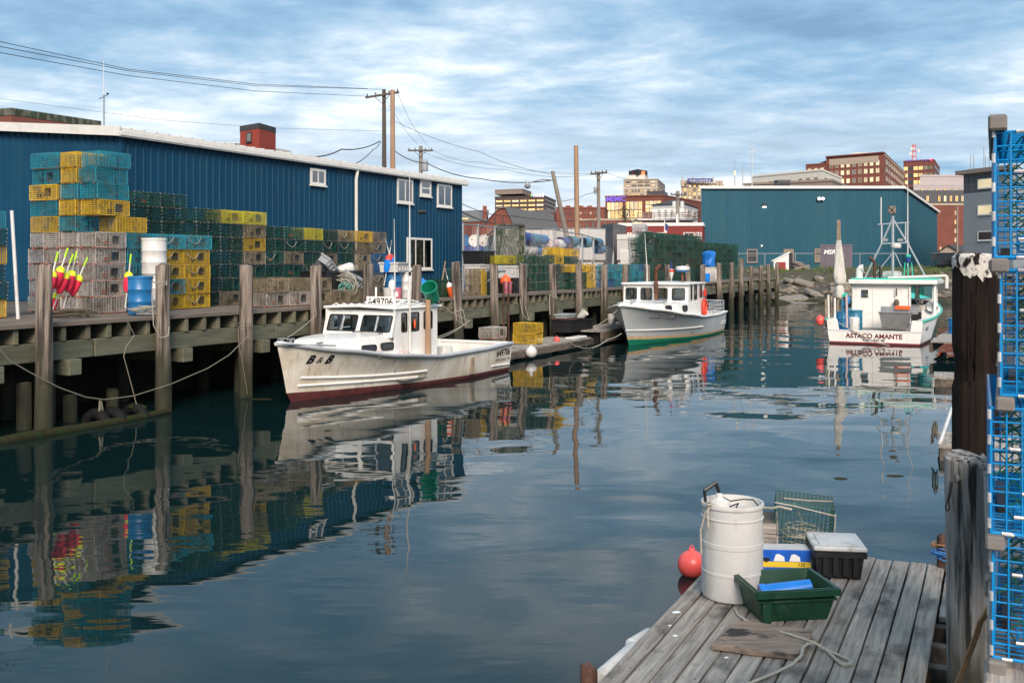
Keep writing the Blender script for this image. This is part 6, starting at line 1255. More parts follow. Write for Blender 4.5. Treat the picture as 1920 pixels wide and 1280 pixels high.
# brick apartments
D = 230; B = Bld('brick_apartments', 'red brick apartment house with small balconies behind the poles', (1001, D), (1043, D - 1), (1046, D + 12), Z(401, D), 'brick', copem='panel_charcoal')
B.wins(1, 6, 4, Z(431, D), Z(403, D), 0.5, 0.55, ['win_glow_cream', 'win_dark', 'win_grey', 'win_glow_cream'], 0.05, 0.05)
for a, v in ((0.18, 413), (0.72, 412), (0.6, 420), (0.15, 421)):
    e = B.A + B.f1 * (B.w1 * a); q = MB(); q.box(-0.9, 0.9, -0.9, 0, -0.1, 0.05, Matrix.Translation((e.x, e.y, Z(v, D)))); q.box(-0.9, 0.9, -0.9, -0.84, 0.05, 0.7, Matrix.Translation((e.x, e.y, Z(v, D)))); q.build('balcony', 'panel_charcoal', B.root, world=True)
q = MB(); e = B.A + B.f1 * 1.2; q.box(0, 4.0, 0.5, 5, Z(401, D), Z(393, D), Matrix.Translation((e.x, e.y, 0))); q.build('penthouse', 'panel_charcoal', B.root, world=True)
D = 225; B = Bld('brick_block', 'long red brick block with scattered windows left of the gold-windowed building', (1043, D), (1134, D), (1140, D + 15), Z(391, D), 'brick')
B.wins(1, 9, 3, Z(428, D), Z(394, D), 0.3, 0.45, ['win_dark', 'win_grey', 'win_glow_cream', 'win_glow_dim'], 0.03, 0.03, pick=lambda i, j: (i * 3 + j) % 5 != 1); q = MB()
for a in (0.25, 0.52, 0.7): q = MB(); e = B.A + B.f1 * (B.w1 * a); q.box(-0.5, 0.5, 1, 2, Z(391, D), Z(385, D), Matrix.Translation((e.x, e.y, 0))); q.build('chimney', 'brick', B.root, world=True)
B = Bld('low_brick_block', 'low brick block in front of the long red one', (1090, 190), (1180, 188), (1186, 200), Z(414, 190), 'brick', copem='stone_tan'); B.wins(1, 7, 1, Z(428, 190), Z(416, 190), 0.3, 0.8, ['win_glow_cream', 'win_grey'], 0.05, 0.05)
# gold-windowed brick building with purple sign
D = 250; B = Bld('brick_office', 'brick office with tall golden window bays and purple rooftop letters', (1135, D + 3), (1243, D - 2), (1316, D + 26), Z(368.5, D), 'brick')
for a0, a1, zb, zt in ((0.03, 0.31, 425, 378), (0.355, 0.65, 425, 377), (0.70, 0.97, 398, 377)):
    B.wins(1, 4, 3, Z(zb, D), Z(zt, D), 0.93, 0.95, ['win_glow_gold', 'win_glow_cream', 'win_glow_gold'], a0, 1 - a1, frame='stone_tan')
B.wins(2, 5, 2, Z(418, D + 10), Z(398, D + 10), 0.8, 0.6, ['win_glow_gold', 'win_dark', 'win_glow_cream'], 0.1, 0.3)
sgn(B.root, 'MEMIC', 1.65, 'sign_glow', B.A, B.f1, B.n1, B.w1 * 0.19, Z(376.5, D), 0.05)
Bld('roof_plant', 'dark rooftop plant screen on the brick office', (1213, D + 6), (1244, D + 4), (1252, D + 14), Z(358, D), 'panel_charcoal', z0=Z(368, D))
# time and temperature tower
D = 440; B = Bld('tan_tower', 'tan office tower with a lit clock sign on top', (1169, D), (1233, D - 4), (1247, D + 32), Z(338, D), 'stone_tan')
B.wins(1, 5, 2, Z(352, D), Z(338.5, D), 0.75, 0.5, ['win_glow_dim', 'win_grey', 'win_glow_cream', 'win_glow_dim']); B.wins(1, 10, 2, Z(370, D), Z(354.5, D), 0.5, 0.6, ['win_glow_dim', 'win_grey', 'win_glow_gold', 'win_glow_cream']); B.wins(2, 6, 2, Z(351, D + 5), Z(339, D + 5), 0.85, 0.5, ['win_dark', 'win_grey'])
B.band(1, Z(354, D), Z(352.7, D), 'stone_pale')
B2_ = Bld('sign_tower', 'white rooftop stair tower carrying the black clock sign', (1175, D + 4), (1209, D + 2), (1215, D + 12), Z(328.5, D), 'stone_pale', z0=Z(337, D)); S_ = Bld('clock_sign', 'black rooftop sign with lit orange characters reading the time', (1179, D + 9), (1196, D + 1), (1214, D + 9), Z(318.5, D), 'black', z0=Z(327.5, D), cat='sign')
sgn(S_.root, 'BIT', 2.0, 'letter_red', S_.A, S_.f1, S_.n1, S_.w1 * 0.55, Z(326, D), 0.08); sgn(S_.root, '632', 2.35, 'led_orange', S_.B, S_.f2, S_.n2, S_.w2 * 0.5, Z(326.3, D), 0.1)
for u, v in ((1195, 304), (1183, 313), (1201, 314), (1207, 315)): q = MB(); q.tube([at(u, D + 6, Z(319, D)), at(u, D + 6, Z(v, D))], 0.08, 5); q.build('antenna', 'alu', S_.root, world=True)
# crenellated tan tower
D = 470; B = Bld('crenellated_tower', 'tan stone tower with pinnacled parapet and dark blue roof sign', (1277, D), (1354, D + 3), (1357, D + 20), Z(343.5, D), 'stone_tan')
B.wins(1, 8, 4, Z(374, D), Z(345, D), 0.6, 0.72, ['win_glow_gold', 'win_glow_cream', 'win_glow_dim', 'win_glow_gold']); 
for k in range(16): q = MB(); e = B.A + B.f1 * (B.w1 * (k + 0.5) / 16); hh_ = 2.2 if k % 4 else 4.5; q.hexa([(e.x - 0.4, e.y - 0.7, Z(344, D)), (e.x + 0.4, e.y - 0.7, Z(344, D)), (e.x + 0.4, e.y, Z(344, D)), (e.x - 0.4, e.y, Z(344, D))] + [(e.x + a * 0.1, e.y - 0.4 + b * 0.1, Z(344, D) + hh_ * 0.8) for a, b in ((-1, -1), (1, -1), (1, 1), (-1, 1))]); q.build('pinnacle', 'stone_tan', B.root, world=True)
for a in (0.0, 0.12, 0.84, 0.94): q = MB(); e = B.A + B.f1 * (B.w1 * a); q.box(0, 1.4, -0.6, 1, Z(350, D), Z(338.5, D), Matrix.Translation((e.x, e.y, 0))); q.build('turret', 'stone_tan', B.root, world=True)
q = MB(); e0, e1 = at(1289, D - 2), at(1336, D - 2); q.box(e0.x, e1.x, e0.y - 0.2, e0.y + 0.2, Z(342, D), Z(335.5, D)); sg_ = q.build('roof_sign', 'sign_purple', B.root, world=True); sgn(sg_, "People's United Bank", 1.15, 'letter_white', e0, V3((1, 0, 0)), V3((0, -1, 0)), (e1.x - e0.x) / 2, Z(340.5, D), 0.0)
# white hip-roofed house with deck
D = 125; B = Bld('white_house', 'white house with dark hipped roof above the red building', (1223, D), (1283, D - 3), (1308, D + 7), Z(391, D), 'boat_white', z0=Z(414, D), copem='trim_white'); c_ = (B.A + B.C) / 2
q = MB(); E_ = B.A + B.C - B.B; ring = [c_ + (p - c_) * 1.08 for p in (B.A, B.B, B.C, E_)]; q.add([(p.x, p.y, Z(390, D) + 0.35) for p in ring] + [(c_.x - 0.3, c_.y, Z(371, D)), (c_.x + 0.3, c_.y, Z(371, D))], [(0, 1, 5, 4), (1, 2, 5), (2, 3, 4, 5), (3, 0, 4)]); q.build('roof', 'roof_dark', B.root, world=True)
B.wins(1, 4, 1, Z(406, D), Z(392.5, D), 0.42, 0.75, ['win_grey'], 0.14, 0.05, frame='trim_white', pick=lambda i, j: i < 3); B.wins(2, 2, 1, Z(405, D), Z(392.5, D), 0.5, 0.75, ['win_grey', 'win_dark'], frame='trim_white')
q = MB(); a, b_ = at(1195, D - 5), at(1312, D - 6); q.box(a.x, b_.x, a.y, a.y + 5, Z(416, D), Z(413, D)); q.build('deck', 'roof_metal', B.root, world=True)
for k in range(12):
    e = a.lerp(b_, k / 11); q = MB(); q.tube([V3((e.x, e.y, Z(413, D))), V3((e.x, e.y, Z(402.5, D)))], 0.05, 5); q.build('railing_post', 'taupe', B.root, world=True)
for v in (403, 407, 410): q = MB(); q.tube([V3((a.x, a.y, Z(v, D))), V3((b_.x, b_.y, Z(v, D)))], 0.045, 5); q.build('railing', 'taupe', B.root, world=True)
# red shed row
D = 112; B = Bld('red_building', 'long low red clapboard building with white eave under the house deck', (1160, D), (1318, D - 1), (1325, D + 8), Z(424, D), 'barn_red', copem='trim_white')
for k in range(24): q = MB(); fbox(q, B.A, B.f1, B.n1, B.w1 * k / 24, B.w1 * k / 24 + 0.06, G0, Z(424, D), 0.002, 0.05); q.build('batten', 'barn_red', B.root, world=True)
for u0, u1, m_ in ((1176, 1184, 'win_glow_cream'), (1226, 1246, 'garage_white'), (1280, 1300, 'win_dark'), (1302, 1313, 'win_grey')): window(B.root, B.A, B.f1, B.n1, (u0 - 1160) / F * D, (u1 - 1160) / F * D, Z(448, D), Z(436, D), 1, pane=m_, back=None)
r_ = thing('flag', 'striped flag on a white staff before the red building', 'flag', at(1246, 100, G0)); q = MB(); q.tube([(0, 0, 0), (0, 0, Z(413, 100) - G0)], 0.05, 6); q.build('staff', 'trim_white', r_)
zf = Z(418, 100) - G0
for k in range(7): q = MB(); q.grid(lambda i, j: (0.05 + 0.55 * (i * 0.5 + 0.1 * math.sin(i * 5)), 0.06 * math.sin(i * 7), zf - 1.55 * (k + j) / 7 - 0.5 * i), 6, 1); q.build('stripe', 'ring_red' if k % 2 == 0 else 'letter_white', r_)
q = MB(); q.grid(lambda i, j: (0.05 + 0.3 * i, -0.03, zf - 0.6 * j - 0.2 * i), 3, 1); q.build('canton', 'flag_blue', r_)
# trailer, garage, containers
D = 74; a, b_ = at(985, D), at(1102, D - 3); r_ = thing('box_trailer', 'long white box trailer parked behind the lying drums', 'trailer', (a.x, a.y, G0)); f = (b_ - a).normalized(); n = V3((f.y, -f.x, 0)); w_ = (b_ - a).length
q = MB(); fbox(q, a, f, n, 0, w_, 3.1, Z(431, D), -2.5, 0); q.build('body', 'garage_white', r_, world=True); q = MB(); fbox(q, a, f, n, -0.03, w_ + 0.03, Z(431, D), Z(429.5, D), -2.53, 0.03); q.build('roof_rail', 'alu', r_, world=True); q = MB(); fbox(q, a, f, n, 0, w_, 2.95, 3.1, -2.4, -0.1); q.build('chassis', 'black', r_, world=True)
for k in range(8): q = MB(); fbox(q, a, f, n, w_ * k / 8, w_ * k / 8 + 0.05, 3.1, Z(431, D), 0.002, 0.03); q.build('side_post', 'alu', r_, world=True)
for x in (0.8, 1.9, w_ - 1.2): q = MB(); e = a + f * x; q.lathe([(0.48, -0.14), (0.5, -0.1), (0.5, 0.1), (0.48, 0.14)], 16, Matrix.Translation((e.x, e.y, G0 + 0.5)) @ Matrix.Rotation(math.atan2(f.y, f.x), 4, 'Z') @ Matrix.Rotation(R(90), 4, 'X')); q.build('wheel', 'black_rubber', r_, world=True)
D = 78; B = Bld('storage_container', 'grey storage container with open end right of the trailer', (1128, D), (1150, D - 3), (1174, D + 2), Z(430, D), 'roof_grey', roofm='alu', cat='container')
for k in range(8): q = MB(); fbox(q, B.B, B.f2, B.n2, B.w2 * k / 8, B.w2 * k / 8 + 0.09, G0, Z(430, D), 0.002, 0.05); q.build('rib', 'roof_grey', B.root, world=True)
D = 70; B = Bld('garage', 'small white garage with roll-up door left of the tall green traps', (1157, D), (1198, D - 1), (1203, D + 5), Z(449, D), 'garage_white', copem='trim_white')
for k in range(9): q = MB(); fbox(q, B.A, B.f1, B.n1, 0.25, B.w1 - 0.2, G0 + 0.02 + 0.24 * k, G0 + 0.25 + 0.24 * k, 0.002, 0.04); q.build('door_slat', 'trim_white', B.root, world=True)
D = 84; B = Bld('cargo_box', 'grey cargo box with faint red letters beside the red building', (1185, D), (1210, D - 1), (1214, D + 5), Z(428, D), 'roof_metal', cat='container'); sgn(B.root, 'CART', 0.42, 'line_red', B.A, B.f1, B.n1, B.w1 * 0.5, Z(437, D))
r_ = thing('waste_chute', 'grey hooded hopper right of the lettered cargo box', 'hopper', at(1218, 84, G0)); q = MB(); q.prism([(-0.35, 0, 0), (0.4, 0, 0), (0.4, 0, 3.5), (0.2, 0, 3.9), (-0.15, 0, 3.9), (-0.3, 0, 3.4)], (0, 1.2, 0)); q.build('hood', 'roof_grey', r_, bevel=0.05)
q = MB(); q.box(-0.1, 0.32, -0.06, -0.005, 2.2, 3.3); q.build('hatch', 'alu', r_)
# left: brick building behind the warehouse and rooftop brick tower
D = 58; B = Bld('brick_warehouse', 'low brick building with green roof edge showing above the warehouse roof at left', (-60, D - 8), (22, D - 9), (188, D - 4.5), Z(216, D - 9), 'brick', copem='moss_shingle')
D = 64; B = Bld('brick_tower', 'square red brick stair tower with dark cap above the warehouse roof', (450, D + 0.5), (486, D - 1), (517, D + 1.2), Z(245, D), 'brick_bright', copem='roof_dark'); window(B.root, B.A, B.f1, B.n1, B.w1 * 0.36, B.w1 * 0.62, Z(267, D), Z(249, D), 0, pane='win_grey', frame='roof_dark', fw=0.05, back=None)
D = 66; B = Bld('flat_roof_block', 'pale flat-roofed block under the brick stair tower', (420, D + 3), (486, D + 1.5), (545, D + 5), Z(277, D), 'garage_white')
for k, u in enumerate((421, 431, 440)): r_ = thing('roof_fan', 'grey roof ventilation unit, %s of three left of the brick tower' % ORD[k], 'vent', at(u + 4, 60, Z(276, 60)), 0, 'roof ventilation units'); q = MB(); q.box(-0.15, 0.15, -0.15, 0.3, -3.0, 0.25); q.build('casing', 'garage_white', r_, bevel=0.02); q = MB(); q.box(-0.11, 0.11, -0.17, -0.152, 0.0, 0.2); q.build('grille', 'panel_charcoal', r_)
# right skyline
D = 190; B = Bld('white_office', 'long cream white flat-roofed office above the boat shed', (1410, D + 12), (1541, D - 2), (1578, D + 16), Z(322, D), 'stone_pale'); B.wins(1, 9, 1, Z(347, D), Z(330, D), 0.5, 0.65, ['win_grey'], 0.02, 0.02, frame='stone_tan', pick=lambda i, j: i in (2, 3, 6, 7, 8)); B.wins(2, 4, 1, Z(346, D), Z(330, D), 0.5, 0.6, ['win_grey'], 0.1, 0.4)
B = Bld('tan_block', 'low tan block peeping over the boat shed roof', (1395, 160), (1560, 152), (1600, 170), Z(343, 155), 'taupe')
D = 290; B = Bld('brick_highrise', 'large brick and sandstone high-rise with arched windows behind the boat shed', (1549, D + 8), (1657, D - 4), (1697, D + 60), Z(290, D), 'brick')
B.band(1, Z(306, D), Z(294, D), 'stone_tan', 0.1, 1.0, B.w1 - 1.5); B.band(2, Z(300, D + 10), Z(294, D + 10), 'stone_tan', 0.1, 2)
for k, (zb, zt) in enumerate(((314, 300), (328, 315), (344, 331))): B.wins(1, 9, 1, Z(zb, D), Z(zt, D), 0.62, 0.72, ['win_glow_cream', 'win_glow_dim', 'win_glow_cream', 'win_grey'], 0.04, 0.05, frame='stone_tan'); B.wins(2, 8, 1, Z(zb + 2, D + 10), Z(zt + 2, D + 10), 0.55, 0.7, ['win_dark', 'win_glow_dim', 'win_grey'], 0.06, 0.06, frame='stone_tan')
B3_ = Bld('brick_wing', 'lower brick wing left of the sandstone-trimmed high-rise', (1511, D + 10), (1549, D + 6), (1560, D + 30), Z(304, D), 'brick'); B3_.wins(1, 3, 1, Z(319, D), Z(309, D), 0.6, 0.75, ['win_glow_cream', 'win_glow_gold'], frame='stone_tan')
r_ = thing('roof_plant', 'white sloping rooftop plant house on the high-rise', 'roof plant', at(1630, D + 12, Z(290, D))); q = MB(); a, b_ = at(1562, D + 10), at(1668, D + 12); x0, x1 = a.x - r_.location.x, b_.x - r_.location.x; zz_ = 1.9
q.prism([(x0, 0, 0), (x1, 0, 0), (x1, 0, 0.8), (x0 + (x1 - x0) * 0.72, 0, zz_), (x0 + (x1 - x0) * 0.42, 0, zz_), (x0 + 2.5, 0, 0.6)], (0, 12, 0)); q.build('housing', 'stone_pale', r_)
D = 380; B = Bld('brick_bank_tower', 'banded brick office tower with lit sign and lattice antenna on top', (1694, D + 3), (1752, D - 3), (1762, D + 30), Z(302, D), 'brick'); 
for k in range(5): B.wins(1, 6, 1, Z(319.5 + 13 * k, D), Z(311 + 13 * k, D), 0.96, 0.95, ['win_glow_dim', 'win_dark', 'win_glow_gold', 'win_glow_dim'], 0.0, 0.04, frame='brown_clad'); B.wins(2, 3, 1, Z(318 + 13 * k, D + 5), Z(311 + 13 * k, D + 5), 0.9, 0.95, ['win_dark', 'win_grey'])
sgn(B.root, 'Bank of America', 1.35, 'sign_glow', B.A, B.f1, B.n1, B.w1 * 0.52, Z(302.5, D), 0.02); q = MB(); e = B.A + B.f1 * (B.w1 * 0.92) + B.n1 * 0.3; q.prism([(e.x - 1.0, e.y, Z(301, D)), (e.x, e.y, Z(303, D)), (e.x + 1.0, e.y, Z(301, D)), (e.x, e.y, Z(299, D))], (0, 0.1, 0)); q.build('sign_emblem', 'sign_heart', B.root, world=True)
r_ = thing('lattice_antenna', 'red and white lattice antenna tower on the banded brick tower', 'antenna', at(1714, D + 8, Z(301, D))); hh_ = Z(266, D) - Z(301, D)
for dx, dy in ((-0.8, 0), (0.8, 0), (0, 1.2)): q = MB(); q.tube([(dx, dy, 0), (dx * 0.7, dy * 0.7, hh_)], 0.1, 5); q.build('leg', 'ring_red', r_)
for k in range(7): q = MB(); z = hh_ * k / 7; z2 = hh_ * (k + 1) / 7; q.tube([(-0.8, 0, z), (0.75, 0, z2)], 0.07, 4); q.tube([(0.8, 0, z), (-0.75, 0, z2)], 0.07, 4); q.tube([(-0.8, 0, z), (0.8, 0, z)], 0.07, 4); q.build('lattice', 'letter_white' if k % 2 else 'ring_red', r_)
for k, (dx, z) in enumerate(((-1.6, 0.5), (1.6, 0.65), (-1.2, 0.75))): q = MB(); q.lathe([(0.05, -0.2), (0.6, 0.1)], 10, Matrix.Translation((dx, -0.5, hh_ * z)) @ Matrix.Rotation(R(90), 4, 'X')); q.build('dish', 'plastic_white', r_)
D = 205; B = Bld('mauve_building', 'pale mauve metal-clad building with glowing windows right of the boat shed', (1725, D), (1812, D), (1820, D + 14), Z(331, D), 'metal_mauve'); Bld('mauve_step', 'lower mauve step in front of the pale metal-clad building', (1713, D - 2), (1812, D - 2), (1818, D + 4), Z(350, D), 'metal_mauve')
B = Bld('charcoal_storey', 'charcoal upper storey with bright windows below the mauve block', (1700, D - 6), (1812, D - 6), (1818, D + 2), Z(364, D), 'panel_charcoal'); B.wins(1, 7, 1, Z(382, D), Z(370, D), 0.5, 0.95, ['win_glow_cream', 'win_glow_cream', 'win_glow_gold'], 0.3, 0.02, pick=lambda i, j: i != 1)
B = Bld('mauve_windows', 'row of small glowing openings in the mauve wall', (1713, D - 4), (1812, D - 4), (1816, D), Z(352, D), 'metal_mauve'); B.wins(1, 6, 1, Z(366, D) + 0.2, Z(356, D), 0.35, 0.9, ['win_glow_cream', 'win_glow_gold', 'win_glow_cream'], 0.08, 0.05)
D = 185; B = Bld('brick_rowhouse', 'red brick row house with glowing windows right of the boat shed', (1700, D), (1812, D), (1816, D + 12), Z(385, D), 'brick', copem='stone_tan'); B.wins(1, 4, 5, Z(475, D), Z(391, D), 0.24, 0.5, ['win_glow_cream', 'win_glow_gold'], 0.5, 0.0, frame='stone_tan', pick=lambda i, j: i in (2,) or (j == 0 and i in (0, 1)))
r_, A, f, n, w_ = gable('gabled_porch', 'low dark-roofed gable beside the boat shed', (1758, 150), (1800, 148), Z(474, 150), Z(461, 150), 12, 'stone_tan', 'roof_dark')
D = 100; B = Bld('grey_apartments', 'grey clapboard apartment block with charcoal panels at the right edge', (1807, D), (1900, D - 6), (1990, D + 20), Z(330, D), 'siding_grey', copem='taupe')
for k in range(34): B.band(1, Z(473 - 3.2 * k, D), Z(473 - 3.2 * k, D) + 0.13, 'siding_grey', 0.035, name='clapboard')
for i in range(6):
    for j in range(2): q = MB(); fbox(q, B.A, B.f1, B.n1, 0.05 + i * 0.74, 0.72 + i * 0.74, Z(362 - 16 * j, D), Z(347.5 - 16 * j, D) , 0.002, 0.07); q.build('panel', 'panel_charcoal', B.root, world=True)
for v0, v1, m_ in ((357, 339, 'win_glow_cream'), (405, 387, 'win_glow_cream'), (452, 435, 'win_dark')): window(B.root, B.A + B.n1 * 0.06, B.f1, B.n1, (1844 - 1807) / F * D, (1880 - 1807) / F * D, Z(v0, D), Z(v1, D), 0, pane=m_, frame='trim_white', fw=0.08, back=None)
q = MB(); cx = (B.A + B.C) / 2; fbox(q, B.A, B.f1, B.n1, -0.5, B.w1 + 0.5, Z(330, D) + 0.1, Z(330, D) + 0.5, -0.2, 0.6); q.build('cornice', 'taupe', B.root, world=True)
for k, (u, v) in enumerate(((1820, 284), (1826, 282), (1845, 268), (1848, 286), (1855, 278))): q = MB(); q.tube([at(u, D + 3, Z(330, D)), at(u, D + 3, Z(v, D))], 0.04, 5); q.build('antenna', 'galv', B.root, world=True)
for v in (318, 315): q = MB(); q.tube([at(1815, D + 2, Z(v, D)), at(1870, D + 1, Z(v - 4, D))], 0.05, 5); q.build('roof_railing', 'brown_clad', B.root, world=True)
# ------------------------------------------------------------------ in front of the boat shed
D = 104; a, b_ = at(1538, D), at(1598, D - 1); r_ = thing('shipping_container', 'purple-grey shipping container with white letters on a trailer', 'container', (a.x, a.y, 2.75)); f = (b_ - a).normalized(); n = V3((f.y, -f.x, 0)); w_ = (b_ - a).length; z0_, z1_ = Z(504, D), Z(459, D)
q = MB(); fbox(q, a, f, n, 0, w_, z0_, z1_, -2.4, 0); q.build('body', 'container', r_, world=True)
for k in range(14): q = MB(); fbox(q, a, f, n, w_ * k / 14 + 0.02, w_ * k / 14 + 0.13, z0_ + 0.1, z1_ - 0.1, 0.002, 0.05); q.build('corrugation', 'container', r_, world=True)
q = MB(); fbox(q, a, f, n, -0.03, w_ + 0.03, z1_ - 0.1, z1_ + 0.02, -0.1, 0.07); q.build('top_rail', 'container', r_, world=True); q = MB(); fbox(q, a, f, n, -0.03, w_ + 0.03, z0_ - 0.05, z0_ + 0.08, -0.1, 0.07); q.build('bottom_rail', 'container', r_, world=True)
sgn(r_, 'MSRC', 0.62, 'letter_white', a - n * 0.15, f, n, w_ * 0.36, z1_ - 0.95, 0.02, 0.2)
ch_ = thing('flatbed_trailer', 'dark flatbed trailer under the shipping container', 'trailer', (a.x, a.y, G0)); q = MB(); fbox(q, a, f, n, -2.5, w_ + 1.0, z0_ - 0.3, z0_ - 0.06, -2.4, -0.1); q.build('bed', 'black', ch_, world=True)
for x in (-1.2, 0.2): q = MB(); e = a + f * x; q.lathe([(0.3, -0.12), (0.42, -0.1), (0.42, 0.1), (0.3, 0.12)], 16, Matrix.Translation((e.x, e.y, z0_ - 0.35)) @ Matrix.Rotation(R(90), 4, 'X')); wl = q.build('wheel', 'black_rubber', ch_, world=True); q = MB(); q.lathe([(0.2, 0.12), (0.18, 0.15)], 12, Matrix.Translation((e.x, e.y, z0_ - 0.35)) @ Matrix.Rotation(R(90), 4, 'X')); q.build('rim', 'alu', wl, world=True)
D = 98; r_ = thing('pump_shed', 'tiny white shed with red door and slanted roof on the bank', 'shed', at(1466, D, 2.3)); k_ = D / F; zr_ = Z(474, D) - 2.3; zl_ = Z(490, D) - 2.3
q = MB(); x0, x1 = -15 * k_, 13 * k_; q.prism([(x0, 0, 0), (x1, 0, 0), (x1, 0, zr_), (x0, 0, zl_)], (0.3, 1.8, 0)); q.build('wall', 'boat_white', r_); q = MB(); q.box(-11 * k_, 7 * k_, -0.05, -0.003, 0.05, zl_ * 0.95); q.build('door', 'line_red', r_)
q = MB(); q.prism([(x0 - 0.15, -0.12, zl_ - 0.05), (x1 + 0.1, -0.12, zr_ + 0.0), (x1 + 0.1, -0.12, zr_ + 0.1), (x0 - 0.15, -0.12, zl_ + 0.05)], (0.3, 2.0, 0)); q.build('roof', 'trim_white', r_); q = MB(); q.prism([(x1 + 0.02, 0, 0), (x1 + 0.45, 0.3, 0), (x1 + 0.45, 0.3, zr_), (x1 + 0.02, 0, zr_)], (0.2, 1.6, 0)); q.build('side_wall', 'roof_dark', r_)
r_ = thing('rock_pile', 'heap of stacked flat stones and timber beside the tiny shed', 'rock pile', at(1498, 98, 2.3))
for k in range(22): o = inst('stone_slab', SLAB, r_, V3((rnd.uniform(-0.7, 0.7) * (1 - (k // 6) * 0.12), rnd.uniform(-0.3, 0.3), 0.1 + 0.16 * (k // 3.2)))); o.scale = (rnd.uniform(0.25, 0.5), rnd.uniform(0.3, 0.5), 0.55); o.rotation_euler = (rnd.uniform(-0.15, 0.15), rnd.uniform(-0.15, 0.15), rnd.uniform(-0.6, 0.6))
fe2 = thing('shore_fence', 'thin grey chain-link fence along the boat shed front', 'fence', at(1385, 106, G0))
for k, u in enumerate((1385, 1434, 1491, 1540, 1556, 1612, 1640)): q = MB(); q.tube([at(u, 106, G0), at(u, 106, Z(475, 106))], 0.05, 5); q.build('post', 'galv', fe2, world=True)
for v in (475.5,): q = MB(); q.tube([at(1385, 106, Z(v, 106)), at(1700, 106, Z(v, 106))], 0.045, 5); q.build('rail', 'galv', fe2, world=True)
# parked car
D = 104; p = at(1768, D, 0); zc = Z(514.5, D); r_ = thing('parked_car', 'black hatchback parked beside the far shed, partly behind the dark piling', 'car', (p.x, p.y, zc)); Lc = 4.3
side = [(-2.1, 0.35), (-2.12, 0.62), (-1.95, 0.82), (-1.2, 0.95), (-0.55, 1.42), (0.2, 1.5), (1.2, 1.45), (1.95, 1.0), (2.1, 0.9), (2.12, 0.35)]
q = MB(); q.prism([(x, -0.85, z) for x, z in side], (0, 1.7, 0)); q.build('body', 'car_black', r_, bevel=0.06)
q = MB(); q.prism([(-1.0, -0.86, 1.0), (-0.5, -0.86, 1.36), (0.15, -0.86, 1.43), (1.1, -0.86, 1.38), (1.7, -0.86, 1.02)], (0, -0.005, 0)); q.build('side_window', 'win_dark', r_)
for x in (-1.3, 1.3): q = MB(); q.lathe([(0.2, -0.1), (0.33, -0.09), (0.33, 0.09), (0.2, 0.1)], 18, Matrix.Translation((x, -0.8, 0.33)) @ Matrix.Rotation(R(90), 4, 'X')); wl = q.build('wheel', 'black_rubber', r_); q = MB(); q.lathe([(0.21, 0.1), (0.19, 0.12), (0.05, 0.13)], 16, Matrix.Translation((x, -0.8, 0.33)) @ Matrix.Rotation(R(90), 4, 'X')); q.build('rim', 'alu', wl)
q = MB(); q.box(-2.14, -2.05, -0.7, -0.3, 0.62, 0.78); q.build('headlight', 'win_grey', r_)
q = MB(); a, b_ = at(1690, 103), at(1830, 103); q.box(a.x, b_.x, 99, 112, G0 - 0.1, zc - 0.002); struct(q.build('car_park', 'asphalt'))
r_ = thing('jersey_wall', 'pale concrete wall behind the parked car', 'wall', at(1790, 112, zc)); q = MB(); q.box(-2.5, 3, 0, 0.4, 0, Z(475, 112) - zc); q.build('slab', 'concrete', r_, bevel=0.03); q = MB(); q.box(-2.55, 3.05, -0.05, 0.45, Z(475, 112) - zc, Z(473.5, 112) - zc); q.build('coping', 'trim_white', r_)
# tree before the gold windows
r_ = thing('bare_tree', 'small dark tree in front of the golden window bays', 'tree', at(1171, 180, G0)); q = MB(); hh_ = Z(400, 180) - G0; q.tube([(0, 0, 0), (0.05, 0, hh_ * 0.8), (0.1, 0, hh_ + 0.8)], [0.16, 0.1, 0.04], 6)
for k in range(9): a = k * 2.4; q.tube([(0.05, 0, hh_ * 0.8 + 0.1 * k), (math.cos(a) * 1.0, math.sin(a) * 0.8, hh_ + 0.1 * k)], [0.05, 0.02], 4)
q.build('trunk', 'old_pole', r_); q = MB()
for k in range(420): c = V3((rnd.gauss(0, 0.75), rnd.gauss(0, 0.6), hh_ + 0.3 + rnd.gauss(0, 0.75))); e = V3((rnd.uniform(-1, 1), rnd.uniform(-1, 1), rnd.uniform(-1, 1))) * 0.22; g_ = V3((rnd.uniform(-1, 1), rnd.uniform(-1, 1), rnd.uniform(-1, 1))) * 0.22; q.add([c, c + e, c + g_], [(0, 1, 2)])
q.build('crown', 'leaf', r_, fix=False)
